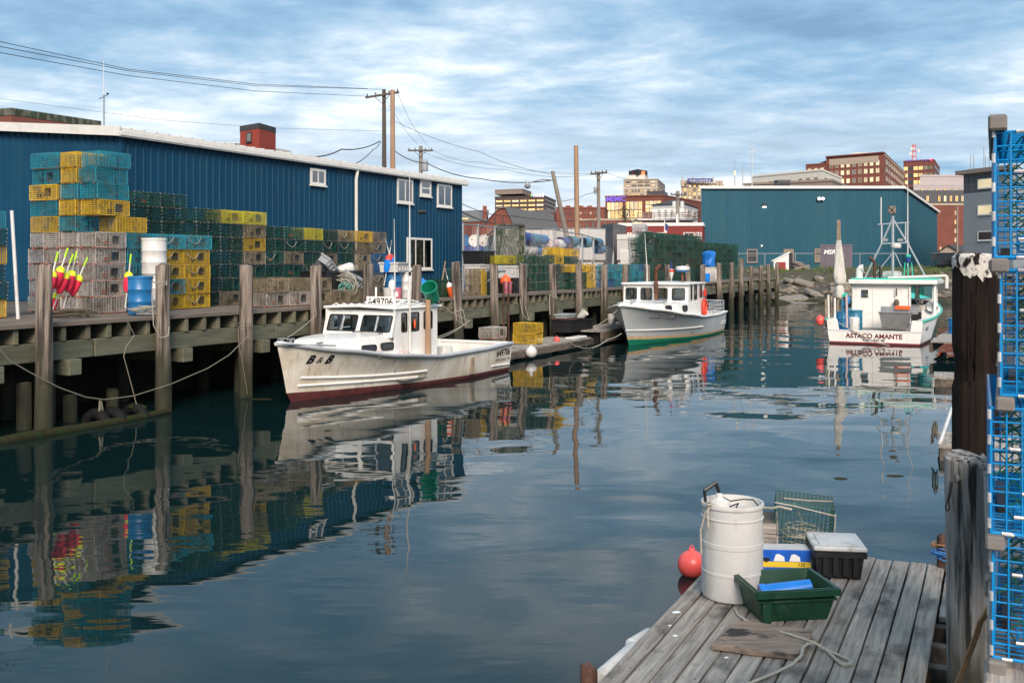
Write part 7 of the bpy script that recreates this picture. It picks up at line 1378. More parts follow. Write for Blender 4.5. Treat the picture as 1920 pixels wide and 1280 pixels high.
# ------------------------------------------------------------------ poles and wires
def pole(name, label, u0, v0, u1, v1, D, r0, r1, mat, arms=(), pt=0.0):
    r_ = thing(name, label, 'pole', at(u0, D, G0)); k = D / F; b = V3((0, 0, 0)); top = V3(((u1 - u0) * k, 0, Z(v1, D) - G0)); low = V3((0, 0, Z(v0, D) - G0)); b = low + (low - top).normalized() * (low.z / max(0.2, abs((low - top).normalized().z))) if abs(u1 - u0) > 4 else V3((0, 0, 0))
    q = MB(); q.tube([b, b.lerp(top, 0.5), top], [r0, (r0 + r1) / 2, r1], 10); q.build('shaft', mat, r_, smooth=True)
    for (du0, dv0, du1, dv1) in arms:
        A_, B_ = V3(((du0 - u0) * k, -r1 - 0.06, Z(dv0, D) - G0)), V3(((du1 - u0) * k, -r1 - 0.06, Z(dv1, D) - G0)); q = MB(); q.bar(A_, B_, 0.12, 0.14); ar = q.build('crossarm', 'old_pole', r_)
        for f in (0.05, 0.3, 0.7, 0.95): c = A_.lerp(B_, f); q = MB(); q.lathe([(0.03, 0.06), (0.06, 0.12), (0.05, 0.2), (0.02, 0.25)], 7, Matrix.Translation(c)); q.build('insulator', 'roof_grey', ar)
        q = MB(); m_ = A_.lerp(B_, 0.5); q.bar(A_.lerp(B_, 0.25), m_ - V3((0, 0, 0.6)), 0.04); q.bar(A_.lerp(B_, 0.75), m_ - V3((0, 0, 0.6)), 0.04); q.build('arm_brace', 'old_pole', r_)
    return r_
P1 = pole('utility_pole', 'dark utility pole with crossarm behind the warehouse roof', 721, 318, 720, 168, 70, 0.2, 0.13, 'old_pole', [(686, 184, 749, 174)])
pole('utility_pole', 'pale new utility pole just right of the dark crossarm pole', 737, 318, 736, 169, 68, 0.2, 0.15, 'new_wood')
p = pole('utility_pole', 'short grey utility pole with transformer right of the pale pole', 789, 325, 789, 274, 90, 0.2, 0.17, 'grey_pole', [(765, 283, 812, 283)]); k_ = 90 / F; q = MB(); q.lathe([(0.02, 0), (0.28, 0.02), (0.3, 0.1), (0.3, 0.9), (0.22, 1.0), (0.02, 1.05)], 14, Matrix.Translation((8 * k_, -0.3, Z(322, 90) - G0))); q.build('transformer', 'siding_grey', p, smooth=True)
p = pole('utility_pole', 'leaning grey utility pole carrying a street lamp', 1063, 445, 1036, 321, 66, 0.2, 0.13, 'grey_pole'); k_ = 66 / F
q = MB(); b0 = at(1038, 66, Z(338, 66)) - p.location; q.tube([b0, b0 + V3((-22 * k_, -0.1, 1.5 * k_)), b0 + V3((-46 * k_, -0.1, -5 * k_))], 0.04, 6); arm_ = q.build('lamp_arm', 'galv', p); q = MB(); c = b0 + V3((-49 * k_, -0.1, -10 * k_)); q.lathe([(0.1, 0.28), (0.12, 0.1), (0.22, 0.0), (0.2, -0.12), (0.08, -0.2)], 12, Matrix.Translation(c)); q.build('lamp_head', 'galv', arm_, smooth=True)
pole('bare_pole', 'tall bare new wooden pole standing in the middle of the yard', 1083, 445, 1080, 273, 62, 0.17, 0.14, 'new_wood')
p = pole('utility_pole', 'weathered utility pole with transformer left of the purple sign', 1123, 445, 1122, 322, 80, 0.17, 0.13, 'grey_pole', [(1107, 327, 1138, 324)]); k_ = 80 / F; q = MB(); q.lathe([(0.02, 0), (0.13, 0.02), (0.14, 0.5), (0.02, 0.55)], 12, Matrix.Translation((-7 * k_, -0.25, Z(364, 80) - G0))); q.build('transformer', 'siding_grey', p, smooth=True)
p = pole('utility_pole', 'white-banded pole with two transformers before the white house', 1270, 445, 1271, 358, 118, 0.24, 0.2, 'grey_pole', [(1257, 365, 1286, 366)]); k_ = 118 / F
for dx in (-7, 8): q = MB(); q.lathe([(0.02, 0), (0.22, 0.03), (0.24, 0.7), (0.02, 0.8)], 12, Matrix.Translation((dx * k_, -0.35, Z(390, 118) - G0))); q.build('transformer', 'roof_metal', p, smooth=True)
q = MB(); q.tube([(-0.05, -0.2, 0), (-0.05, -0.2, Z(402, 118) - G0)], 0.13, 6); q.build('conduit', 'trim_white', p)
pole('steel_pole', 'plain grey pole in front of the brick row house', 1795, 480, 1795, 387, 96, 0.1, 0.09, 'taupe')
def wire_(label, pts, r=0.012, sag=0.0, n=14): return rope(label, pts, r, 'cable', sag, n, 'power_line', 'cable')
def up(u, v, D): return at(u, D, Z(v, D))
wire_('top power line sweeping from the upper left to the crossarm', [up(-40, 70, 34), up(240, 130, 46), up(480, 158, 58), up(690, 166.5, 70)], 0.014, n=8)
wire_('second power line below the top one from the left', [up(-40, 80, 34), up(240, 133, 46), up(480, 161, 58), up(720, 168, 70)], 0.014, n=8)
wire_('third power line ending at the left tip of the crossarm', [up(-40, 92, 34), up(240, 142, 46), up(480, 171, 58), up(690, 181, 70)], 0.014, n=8)
wire_('faint low power line crossing left sky to the dark pole', [up(-40, 180, 60), up(300, 225, 66), up(500, 240, 70), up(718, 246, 74)], 0.01, n=8)
wire_('thick service cable from the warehouse roof up to the dark pole', [up(566, 292, 52), up(640, 280, 58), up(712, 265, 69)], 0.035, 0.2); wire_('short cable loop beside the dark pole over the roof', [up(668, 306, 60), up(700, 280, 66), up(714, 266, 69)], 0.025, 0.1)
wire_('power line running down right from the pale pole to the leaning pole', [up(742, 228, 68), up(900, 285, 68), up(1032, 326, 66)], 0.014, 0.2)
wire_('cable from the pale pole past the warehouse corner to the leaning pole', [up(740, 283, 68), up(800, 306, 67), up(900, 335, 66), up(1036, 338, 66)], 0.03, 0.2)
wire_('thin line from the crossarm down to the transformer pole', [up(746, 176, 70), up(770, 230, 80), up(806, 280, 90)], 0.012); wire_('second thin line from the crossarm to the transformer pole', [up(725, 190, 70), up(760, 245, 80), up(782, 270, 90)], 0.012)
wire_('line from the transformer pole toward the city at right', [up(812, 282, 90), up(900, 304, 95), up(1107, 326, 82)], 0.014, 0.3); wire_('second line from the transformer pole toward the leaning pole', [up(790, 284, 90), up(950, 318, 90), up(1110, 327, 82)], 0.014, 0.4)
wire_('low cable sagging in front of the brick gable', [up(862, 395, 52), up(930, 420, 60), up(1050, 430, 66)], 0.03, 0.1); wire_('second low cable above the drum rack', [up(862, 380, 52), up(960, 405, 60), up(1120, 412, 80)], 0.02, 0.2)
wire_('line rising from the leaning pole to the weathered pole', [up(1048, 378, 66), up(1100, 364, 76), up(1122, 354, 80)], 0.018, 0.1); wire_('pair of lines from the weathered pole to the city right', [up(1138, 324, 80), up(1200, 336, 100), up(1262, 364, 118)], 0.014, 0.2)
r_ = thing('weather_mast', 'thin mast with wind sensor on the warehouse roof at left', 'mast', up(195, 238, 31.5)); k_ = 31.5 / F; q = MB(); q.tube([(0, 0, 0), (0, 0, 60 * k_)], 0.025, 6); q.build('mast_tube', 'galv', r_); q = MB(); q.tube([(0, 0, 60 * k_), (-1 * k_, 0, 124 * k_)], [0.014, 0.008], 5); q.build('whip', 'plastic_white', r_)
q = MB(); q.tube([(-9 * k_, 0, 52 * k_), (7 * k_, 0, 60 * k_)], 0.012, 5); q.build('sensor_arm', 'black', r_); q = MB(); q.lathe([(0.01, -0.03), (0.05, 0), (0.01, 0.03)], 8, Matrix.Translation((7 * k_, 0, 62 * k_))); q.build('wind_cup', 'black', r_)
for k, (u, v0, v1, D, nm) in enumerate(((1378, 350, 298, 118, 'short aerial with box above the boat shed'), (1393, 350, 308, 118, 'aerial with crossbar above the boat shed roof'), (1410, 350, 240, 118, 'very tall thin white whip aerial above the boat shed'))):
    r_ = thing('roof_aerial', nm, 'aerial', up(u, v0 + 6, D)); hh_ = Z(v1, D) - Z(v0 + 6, D); q = MB(); q.tube([(0, 0, 0), (0, 0, hh_ * 0.5), (0, 0, hh_)], [0.07, 0.05, 0.02], 5); q.build('rod', 'plastic_white' if k == 2 else 'galv', r_)
    q = MB()
    if k == 0: q.box(-0.2, 0.1, -0.1, 0.1, hh_ * 0.45, hh_ * 0.62)
    else: q.tube([(-0.4, 0, hh_ * 0.6), (0.6, 0, hh_ * 0.64)], 0.04, 5)
    q.build('aerial_fitting', 'stone_pale', r_)
r_ = thing('roof_unit', 'dark louvred ventilation unit on the boat shed roof', 'roof unit', up(1470, 352, 118)); q = MB(); q.box(-0.75, 0.75, 0, 1.5, -0.3, 0.75); q.build('casing', 'panel_charcoal', r_, bevel=0.04); q = MB(); q.box(-0.82, 0.82, -0.06, 1.56, 0.76, 0.92); q.build('hood', 'roof_grey', r_)
for k in range(5): q = MB(); q.box(-0.65, 0.65, -0.04, -0.003, -0.05 + 0.14 * k, 0.03 + 0.14 * k); q.build('louvre', 'black', r_)

# ================================================================== foreground float
AX = V3((0.4305, 0.9026, 0)); PX = V3((0.9026, -0.4305, 0)); FRZ = math.atan2(AX.y, AX.x); FO = V3((1.1, 7.9, 0)); FZ = 0.45
fd_ = thing('float_dock', 'grey weathered plank float in the foreground carrying the white barrel', 'dock', FO, FRZ)
x0_, x1_ = -3.3, 2.62; nP = 13; pw_ = 1.99 / nP
for k in range(nP):
    q = MB(); g = random.Random(k); y1 = -k * pw_ - 0.006; y0 = y1 - pw_ + 0.014 + g.uniform(-0.003, 0.005); xe = x1_ + g.uniform(-0.04, 0.03); n_ = 12; zt = FZ + g.uniform(-0.006, 0.004)
    b = len(q.v)
    for i in range(n_ + 1):
        x = x0_ + (xe - x0_) * i / n_; e0, e1 = g.uniform(-0.003, 0.003), g.uniform(-0.003, 0.003); cup = 0.003
        q.v += [(x, y0 + e0, zt - 0.045), (x, y0 + e0, zt - 0.006), (x, y0 + e0 + 0.008, zt), (x, (y0 + y1) / 2, zt - cup), (x, y1 + e1 - 0.008, zt), (x, y1 + e1, zt - 0.006), (x, y1 + e1, zt - 0.045)]
        if i: q.f += [(b + (i - 1) * 7 + j, b + i * 7 + j, b + i * 7 + j + 1, b + (i - 1) * 7 + j + 1) for j in range(6)] + [(b + (i - 1) * 7 + 6, b + i * 7 + 6, b + i * 7, b + (i - 1) * 7)]
    q.f += [tuple(b + j for j in range(7)), tuple(b + n_ * 7 + j for j in range(7))]
    pl = q.build('plank', 'float_plank', fd_)
    for x in (2.4, 1.3, 0.2, -0.9):
        for dy in (0.03, pw_ - 0.04): q = MB(); q.lathe([(0.006, 0), (0.005, 0.002)], 6, Matrix.Translation((x + g.uniform(-0.01, 0.01), y1 - dy, zt))); q.build('nail', 'rust', pl)
for k in range(2): q = MB(); y1 = -1.99 - k * pw_ - 0.012; q.box(1.15 + 0.5 * k * 0.1, x1_ - 0.02, y1 - pw_ + 0.02, y1, FZ - 0.05, FZ - 0.004); q.build('plank', 'float_plank', fd_, bevel=0.005)
for k in range(9): q = MB(); x = 2.4 - 0.44 * k; q.box(x - 0.05, x + 0.05, -2.36, -0.02, FZ - 0.19, FZ - 0.055); q.build('joist', 'float_wood', fd_, bevel=0.006)
for y in (-0.03, -1.2, -2.4): q = MB(); q.box(x0_, x1_ - 0.02, y - 0.05, y + 0.05, 0.06, FZ - 0.052 if y > -2 else FZ - 0.2); q.build('stringer', 'float_wood', fd_, bevel=0.008)
for k in range(4): q = MB(); q.box(x0_ + 0.2 + 1.4 * k, x0_ + 1.3 + 1.4 * k, -1.9, -0.15, -0.3, 0.2); q.build('flotation_block', 'plastic_black', fd_)
for k, (u, v, r_) in enumerate(((1268, 1147, 0.025), (1266, 1191, 0.014), (1362, 1232, 0.012), (1480, 1210, 0.012), (1256, 1172, 0.01))):
    p = gp(u, v, FZ + 0.001); q = MB(); q.lathe([(r_, 0), (r_ * 0.8, 0.004)], 9, Matrix.Translation(p)); o = q.build('bird_dropping', 'letter_white', fd_)
    o.data.transform(Matrix.Translation(-p)); o.data.transform(Matrix.Scale(1.6, 4, (1, 0.3, 0))); l_ = Matrix.Rotation(-FRZ, 4, 'Z') @ (p - FO); o.location = l_; o.rotation_euler = (0, 0, -FRZ)
# foam bumpers along its edge
for k, (ua, va, ub, vb, r_) in enumerate(((1128, 1278, 1198, 1216, 0.085), (1182, 1212, 1222, 1188, 0.06))):
    a, b = gp(ua, va, 0.30), gp(ub, vb, 0.30); q = MB(); q.tube([a, a.lerp(b, 0.06), a.lerp(b, 0.9), b], [r_ * 0.7, r_, r_, r_ * 0.6], 12)
    tag(q.build('foam_bumper', 'foam_white', smooth=True), ['large dirty white foam bumper on the float edge nearest the camera', 'smaller grey white foam bumper just behind the large one'][k], 'bumper', 'foam bumpers')
# white barrel
p = V3((1.86, 8.56, FZ)); br = thing('barrel', 'white plastic barrel with open top on the foreground float', 'barrel', p); r, h = 0.255, 0.80
q = MB(); q.lathe([(r * 0.9, 0), (r * 0.97, 0.015), (r, 0.06), (r * 1.0, h * 0.27), (r * 1.015, h * 0.275), (r * 1.015, h * 0.30), (r, h * 0.305), (r * 1.0, h * 0.55), (r * 1.015, h * 0.555), (r * 1.015, h * 0.60), (r, h * 0.605), (r * 0.985, h * 0.84), (r * 1.02, h * 0.845), (r * 1.02, h * 0.855), (r * 0.985, h * 0.86), (r * 0.985, h * 0.955), (r * 1.03, h * 0.96), (r * 1.035, h * 0.985), (r * 1.02, h), (r * 0.96, h), (r * 0.945, h * 0.95), (r * 0.94, h * 0.90), (0.01, h * 0.89)], 40); q.build('shell', 'plastic_white', br, smooth=True)
q = MB(); q.lathe([(r * 0.99, h * 0.868), (r * 0.992, h * 0.94)], 40); q.f = q.f[:-2]; q.build('grey_band', 'roof_metal', br, smooth=True)
q = MB(); q.lathe([(0.02, 0), (0.09, 0.0), (0.1, 0.03), (0.085, 0.11), (0.03, 0.14), (0.03, 0.17), (0.02, 0.175)], 16, Matrix.Translation((-0.12, -0.06, h * 0.88))); q.build('white_jug', 'plastic_white', br, smooth=True)
q = MB(); zb = h + 0.02; q.tube([(-0.215, 0.0, h - 0.1), (-0.235, 0.0, zb + 0.07)], 0.014, 6); q.tube([(-0.235, 0.0, zb + 0.07), (-0.135, 0.02, zb + 0.13)], 0.018, 6); q.tube([(-0.135, 0.02, zb + 0.13), (-0.1, 0.02, zb + 0.03), (-0.11, 0.02, h - 0.1)], 0.016, 6); q.build('pump_handle', 'black', br, smooth=True)
q = MB(); q.tube([(-0.1, 0.02, h + 0.04), (-0.02, -0.02, h + 0.005), (0.08, -0.06, h + 0.03), (0.17, -0.04, h + 0.02), (0.22, 0.0, h - 0.04)], 0.006, 6); q.tube([(-0.06, -0.1, h - 0.03), (0.0, -0.12, h + 0.0), (0.03, -0.1, h + 0.005), (0.02, -0.05, h - 0.05)], 0.006, 6); q.build('hose', 'cable', br, smooth=True)
q = MB(); q.tube([(-0.20, -0.17, h + 0.0), (-0.25, -0.14, h - 0.06), (-0.285, -0.1, h - 0.22), (-0.28, -0.1, h - 0.42)], 0.009, 6); q.tube([(-0.22, -0.14, h + 0.0), (-0.24, -0.17, h - 0.05), (-0.235, -0.175, h - 0.18)], 0.009, 6); q.tube([V3((-0.225 + 0.02 * math.cos(a), -0.15 + 0.02 * math.sin(a), h - 0.01 + 0.004 * a)) for a in [k * 0.8 for k in range(16)]], 0.009, 5); q.build('rope_tie', 'rope', br, smooth=True)
# ball buoy afloat
ball('ball_buoy', 0, 0, 0, 0.147, 'buoy_coral', 'coral pink ball buoy floating beside the white barrel', loc=gp(1297, 1078, 0) + V3((0, 0, 0.115)))
# green crate with blue cup
cr_ = boxthing('fish_tote', 'dark green plastic tote on the float in front of the barrel', 'tote', gp(1470, 1146, FZ) + V3((0, 0, 0.002)), R(8), (0.54, 0.42, 0.26), 'plastic_green', flare=0.06, lip=0.022, ribs=False)
q = MB(); q.box(-0.325, 0.325, -0.272, -0.235, 0.165, 0.18); q.build('band', 'plastic_green', cr_); q = MB(); q.box(-0.28, -0.21, -0.262, -0.21, 0.0, 0.162); q.build('corner_post', 'plastic_green', cr_, bevel=0.006)
mm = Matrix.Translation((0.02, 0.0, 0.17)) @ Matrix.Rotation(R(82), 4, 'Y') @ Matrix.Rotation(R(6), 4, 'X')
bp_ = thing('blue_pail', 'bright blue plastic pail lying in the green tote', 'pail', gp(1470, 1146, FZ), R(8)); q = MB(); q.lathe([(0.065, -0.02), (0.07, 0.24), (0.075, 0.24), (0.075, 0.2)][::1] and [(0.075, 0.2), (0.06, -0.2), (0.058, -0.195), (0.07, 0.2)], 18, mm @ Matrix.Rotation(R(180), 4, 'X')); q.build('pail_body', 'bright_blue', bp_, smooth=True); q = MB(); q.lathe([(0.08, -0.215), (0.08, -0.17), (0.074, -0.168)], 18, mm); q.build('pail_rim', 'bright_blue', bp_, smooth=True)
# blue printed carton
c = gp(1478, 1078, FZ); ct = thing('carton', 'blue printed cardboard carton between the barrel and the black tote', 'carton', V3((c.x, c.y + 0.2, FZ + 0.001)), R(-4)); q = MB(); q.box(-0.235, 0.235, -0.11, 0.11, 0, 0.20); q.build('box', 'print_blue', ct, bevel=0.003)
q = MB(); q.box(-0.234, 0.234, -0.1125, -0.1105, 0.045, 0.095); q.build('yellow_stripe', 'print_yellow', ct); q = MB(); q.box(-0.23, 0.23, -0.1, 0.1, 0.2005, 0.202); q.build('pale_top', 'lid_grey', ct)
lettering('135', 0.045, 'letter_black', ct, lambda a, b: V3((0.15 + a, -0.1135, 0.055 + b)), 0.001)
for x in (-0.05, 0.09): q = MB(); q.prism([(x - 0.05, -0.1125, 0.10), (x + 0.05, -0.1125, 0.10), (x + 0.045, -0.1125, 0.14), (x + 0.0, -0.1125, 0.165), (x - 0.03, -0.1125, 0.16)], (0, 0.0015, 0)); q.build('printed_jug', 'letter_white', ct)
q = MB(); q.prism([(-0.2, -0.113, 0.11), (-0.165, -0.113, 0.085), (-0.13, -0.113, 0.11), (-0.14, -0.113, 0.13), (-0.19, -0.113, 0.13)], (0, 0.0015, 0)); q.build('printed_badge', 'letter_black', ct)
# black tote with grey lid
c = gp(1576, 1080, FZ); bt_ = boxthing('storage_tote', 'black storage tote with dirty grey lid on the float', 'tote', V3((c.x, c.y + 0.14, FZ + 0.001)), R(-8), (0.36, 0.42, 0.25), 'plastic_black', 'lid_grey', hollow=False, lip=0.02)
q = MB(); q.box(-0.17, 0.18, -0.2, 0.2, 0.2905, 0.298); q.build('lid_panel', 'lid_grey', bt_, bevel=0.003)
# wooden box and the dark green wire trap on it
c = gp(1470, 1040, FZ); wb = thing('wooden_box', 'weathered wooden box between the white barrel and the dark green trap', 'box', V3((c.x - 0.16, c.y + 0.24, FZ + 0.001)), R(-14))
for j in range(3):
    q = MB(); q.box(-0.14, 0.14, -0.25 - 0.0, -0.232, 0.012 + 0.1 * j, 0.105 + 0.1 * j); q.build('slat', 'float_plank', wb); q = MB(); q.box(0.142, 0.16, -0.25, 0.25, 0.012 + 0.1 * j, 0.105 + 0.1 * j); q.build('slat', 'float_plank', wb)
q = MB(); q.box(-0.14, 0.14, -0.23, 0.25, 0.0, 0.30); q.build('core', 'float_wood', wb)
def rod_cage(q, X, Y, Z_, r, faces):
    n = 5
    def ln(a, b): q.tube([a, b], r, n, caps=False)
    x0, x1, y0, y1, z0, z1 = X[0], X[-1], Y[0], Y[-1], Z_[0], Z_[-1]
    if 'front' in faces: [ln((x, y0 - 0.001, z0), (x, y0 - 0.001, z1)) for x in X]; [ln((x0, y0 + r, z), (x1, y0 + r, z)) for z in Z_]
    if 'back' in faces: [ln((x, y1, z0), (x, y1, z1)) for x in X]; [ln((x0, y1 - r, z), (x1, y1 - r, z)) for z in Z_]
    if 'left' in faces: [ln((x0, y, z0), (x0, y, z1)) for y in Y]; [ln((x0 + r, y0, z), (x0 + r, y1, z)) for z in Z_]
    if 'right' in faces: [ln((x1, y, z0), (x1, y, z1)) for y in Y]; [ln((x1 - r, y0, z), (x1 - r, y1, z)) for z in Z_]
    if 'top' in faces: [ln((x, y0, z1), (x, y1, z1)) for x in X]; [ln((x0, y, z1 - r), (x1, y, z1 - r)) for y in Y]
    if 'bottom' in faces: [ln((x, y0, z0), (x, y1, z0)) for x in X]; [ln((x0, y, z0 + r), (x1, y, z0 + r)) for y in Y]
ALLF = ('front', 'back', 'left', 'right', 'top', 'bottom')
fr = lambda a, b, n: [a + (b - a) * i / n for i in range(n + 1)]
gt_ = thing('lobster_trap', 'dark green wire trap with rope inside, standing on the foreground float', 'lobster trap', V3((c.x + 0.21, c.y + 0.16, FZ + 0.05)), 0); gt_.rotation_euler = (R(5), R(4), R(-14))
q = MB(); rod_cage(q, fr(-0.27, 0.27, 14), fr(-0.2, 0.2, 9), fr(0.0, 0.46, 11), 0.0034, ALLF); q.build('wire_cage', 'w_forest', gt_, fix=False)
for pts_, r_ in (([(-0.28, -0.2, 0.46), (-0.1, -0.21, 0.45), (0.28, -0.2, 0.40)], 0.007), ([(0.28, -0.2, 0.42), (0.285, -0.21, 0.2), (0.275, -0.2, 0.0)], 0.007), ([(-0.42, -0.1, 0.36), (-0.3, -0.2, 0.40), (-0.24, -0.22, 0.43), (-0.12, -0.23, 0.42)], 0.013), ([(-0.2, -0.1, 0.48), (0.05, -0.05, 0.47), (0.26, 0.0, 0.475)], 0.007), ([(-0.1, -0.15, 0.46), (-0.02, -0.12, 0.3), (0.0, -0.1, 0.18)], 0.006)):
    q = MB(); q.tube(pts_, r_, 6); q.build('rope_line', 'rope', gt_, smooth=True)
coil('rope_coil_inside', None, V3((0.0, -0.05, 0.05)), 0.17, 11, 'rope', 0.006, 'z', 5, 0.14, gt_)
# loose board and rope
P = [gp(u, v, FZ + 0.005) for u, v in ((1335, 1218), (1383, 1172), (1525, 1190), (1503, 1240))]; q = MB(); c = sum(P, V3()) / 4
out = []
for i in range(4):
    for k in range(5): e = P[i].lerp(P[(i + 1) % 4], k / 5); out.append(e - c + (e - c).normalized() * rnd.uniform(-0.012, 0.012))
bd = thing('loose_board', 'warped dark-stained wooden board lying on the float', 'board', c); q.prism(out, (0, 0, 0.045)); q.build('board', 'board_wood', bd, bevel=0.004)
rope('pale rope snaking from the green tote across the loose board', [gp(u, v, FZ + z) for u, v, z in ((1378, 1140, 0.012), (1384, 1152, 0.012), (1400, 1163, 0.012), (1440, 1177, 0.02), (1480, 1188, 0.065), (1525, 1203, 0.05), (1545, 1215, 0.014), (1570, 1226, 0.014), (1592, 1236, 0.014), (1597, 1243, 0.014), (1580, 1245, 0.014), (1568, 1236, 0.014), (1550, 1218, 0.014), (1530, 1207, 0.03), (1515, 1206, 0.06), (1505, 1214, 0.06), (1503, 1228, 0.06), (1485, 1245, 0.03), (1450, 1262, 0.012), (1400, 1282, 0.012), (1360, 1300, 0.012))], 0.0115, n=4)
# stub post with blue rope at the far corner
p = gp(1769, 1062, FZ); st_ = thing('mooring_stub', 'short brown post tied with blue rope at the float corner', 'post', V3((p.x, p.y, FZ - 0.2))); q = MB(); q.box(-0.05, 0.06, -0.05, 0.05, 0, 0.5); q.build('post', 'rust', st_, bevel=0.02)
coil('rope_wrap', None, V3((-0.02, -0.03, 0.27)), 0.085, 7, 'rope_blue', 0.007, 'z', 3, 0.1, st_); coil('rope_wrap', None, V3((-0.03, -0.02, 0.36)), 0.075, 4, 'rope_brown', 0.006, 'z', 8, 0.06, st_)
o = inst('piling_stub', pile_mesh(0.065, 0.06, -0.8, zv(1256, 7.0), 77, 'rust', n=12, rings=5, top=0.02), None, at(1104, 7.0, 0)); tag(o, 'rusty brown post top at the bottom edge beside the foam bumper', 'post')

# ------------------------------------------------------------------ near pilings, pier edge and blue traps
o = thing('piling', 'weathered grey piling beside the float, in front of the dark one', 'piling', at(1822, 6.9, 0)); zt = zv(862, 6.9)
pm_ = pile_mesh(0.15, 0.152, -1.0, zt, 5, 'grey_pile', n=28, rings=30, worn=0.035, top=0.02); inst('trunk', pm_, o); o.rotation_euler = (0, R(-0.8), 0)
q = MB(); q.lathe([(0.02, 0), (0.035, 0.01), (0.02, 0.03)], 9, Matrix.Translation((-0.13, -0.09, zt - 0.1)) @ Matrix.Rotation(R(90), 4, 'Y')); q.build('knot', 'grey_pile', o, smooth=True)
q = MB(); q.tube([(-0.15, -0.08, zt - 0.13), (-0.17, -0.1, zt - 0.2), (-0.185, -0.1, zt - 0.26)], 0.01, 5); q.tube([V3((-0.185 + 0.012 * math.cos(a), -0.1, zt - 0.29 + 0.03 * math.sin(a))) for a in [k * math.pi / 5 for k in range(10)]], 0.005, 5, closed=True); q.build('chain_end', 'black', o)
o = thing('piling', 'tall dark creosoted piling with flaking white paint on top', 'piling', at(1829, 7.75, 0)); zt = zv(483, 7.75); r = 0.163
inst('trunk', pile_mesh(r * 1.02, r, -1.0, zt - 0.01, 9, 'dark_pile', n=30, rings=70, worn=0.02, top=0.008, notch=(zv(722, 7.6), zv(668, 7.6))), o)
q = MB(); g = random.Random(2); n_ = 48; low = [zt - 0.07 - 0.09 * max(0, math.sin((2 * math.pi * i / n_ - 3.5) * 1.3)) + g.uniform(-0.035, 0.02) for i in range(n_)]
b = 0
for i in range(n_): a_ = 2 * math.pi * i / n_; q.v += [(r * 1.035 * math.cos(a_), r * 1.035 * math.sin(a_), low[i]), (r * 1.03 * math.cos(a_), r * 1.03 * math.sin(a_), zt + 0.004), (r * 0.85 * math.cos(a_), r * 0.85 * math.sin(a_), zt + 0.03 + g.uniform(-0.004, 0.004))]
for i in range(n_): k = (i + 1) % n_; q.f += [(3 * i, 3 * k, 3 * k + 1, 3 * i + 1), (3 * i + 1, 3 * k + 1, 3 * k + 2, 3 * i + 2)]
q.f.append(tuple(3 * i + 2 for i in range(n_))); q.build('flaking_paint', 'pile_paint', o, fix=False)
for k in range(26):
    a_ = R(200 + 140 * rnd.random()); z_ = rnd.uniform(0.8, zt - 0.25); L_ = rnd.uniform(0.15, 0.5); q = MB(); rr = r * 1.015; q.prism([(rr * math.cos(a_ - 0.05), rr * math.sin(a_ - 0.05), z_), (rr * 1.03 * math.cos(a_), rr * 1.03 * math.sin(a_), z_ + L_ * 0.5), (rr * math.cos(a_ - 0.02), rr * math.sin(a_ - 0.02), z_ + L_), (rr * math.cos(a_ + 0.04), rr * math.sin(a_ + 0.04), z_ + L_ * 0.4)], (-0.02 * math.cos(a_), -0.02 * math.sin(a_), 0)); q.build('splinter', 'dark_pile', o)
PO = V3((1.275, 2.72, 0)); PZ = 2.13
pr_ = thing('near_pier', 'timber pier under the blue traps at the right edge', 'pier', PO, FRZ)
for k in range(30):
    q = MB(); x = -1.6 + 0.2 * k; q.box(x, x + 0.188, -1.05, rnd.uniform(-0.01, 0.015), PZ - 0.07, PZ - 0.004 + rnd.uniform(-0.003, 0.003)); q.build('plank', 'float_plank' if k not in (21, 22) else 'new_wood', pr_, bevel=0.006)
q = MB(); q.box(-1.6, 4.4, -0.32, -0.08, PZ - 0.36, PZ - 0.075); q.build('stringer', 'beam', pr_, bevel=0.01)
for x in (1.2, 4.0): q = MB(); q.box(x - 0.12, x + 0.12, -1.0, -0.1, PZ - 0.64, PZ - 0.365); q.build('cap_beam', 'beam', pr_, bevel=0.01); inst('bearing_pile', pile_mesh(0.15, 0.14, -0.9, PZ - 0.64, 60 + int(x), 'pile', n=14), pr_, (x, -0.7, 0))
LW, LL, LH = 0.545, 0.91, 0.345
cageq = MB(); rod_cage(cageq, fr(0, LW, 14), fr(0, LL, 23), fr(0, LH, 9), 0.0027, ALLF)
for x in (0, LW):
    for y in (0, LL): cageq.tube([(x, y, 0), (x, y, LH)], 0.0042, 5, caps=False)
for z in (0, LH): cageq.tube([(0, 0, z), (LW, 0, z)], 0.0042, 5, caps=False); cageq.tube([(0, 0, z), (0, LL, z)], 0.0042, 5, caps=False)
CAGE = cageq.mesh('wire_cage', 'near_blue', smooth=True, fix=False)
q = MB(); rod_cage(q, fr(0.012, LW - 0.012, 14), [0.42], fr(0.01, LH - 0.01, 9), 0.0026, ('front',)); PART_ = q.mesh('partition', 'near_blue', fix=False)
netq = MB(); g = random.Random(11)
def net_pt(i, j, k):
    y = 0.06 + 0.34 * j; x = 0.03 + 0.48 * i; sag = 0.05 * math.sin(math.pi * i); return V3((x + 0.01 * math.sin(j * 9 + k), y, (0.03 + 0.26 * j if k == 0 else 0.32 - 0.24 * j) - sag * (1 if k == 0 else -1) + 0.008 * math.sin(i * 20)))
for k in (0, 1):
    nu, nv = 16, 12
    for i in range(nu):
        for j in range(nv):
            if (i + j) % 2: netq.wire(net_pt(i / nu, j / nv, k), net_pt((i + 1) / nu, (j + 1) / nv, k), 0.0028)
            else: netq.wire(net_pt((i + 1) / nu, j / nv, k), net_pt(i / nu, (j + 1) / nv, k), 0.0028)
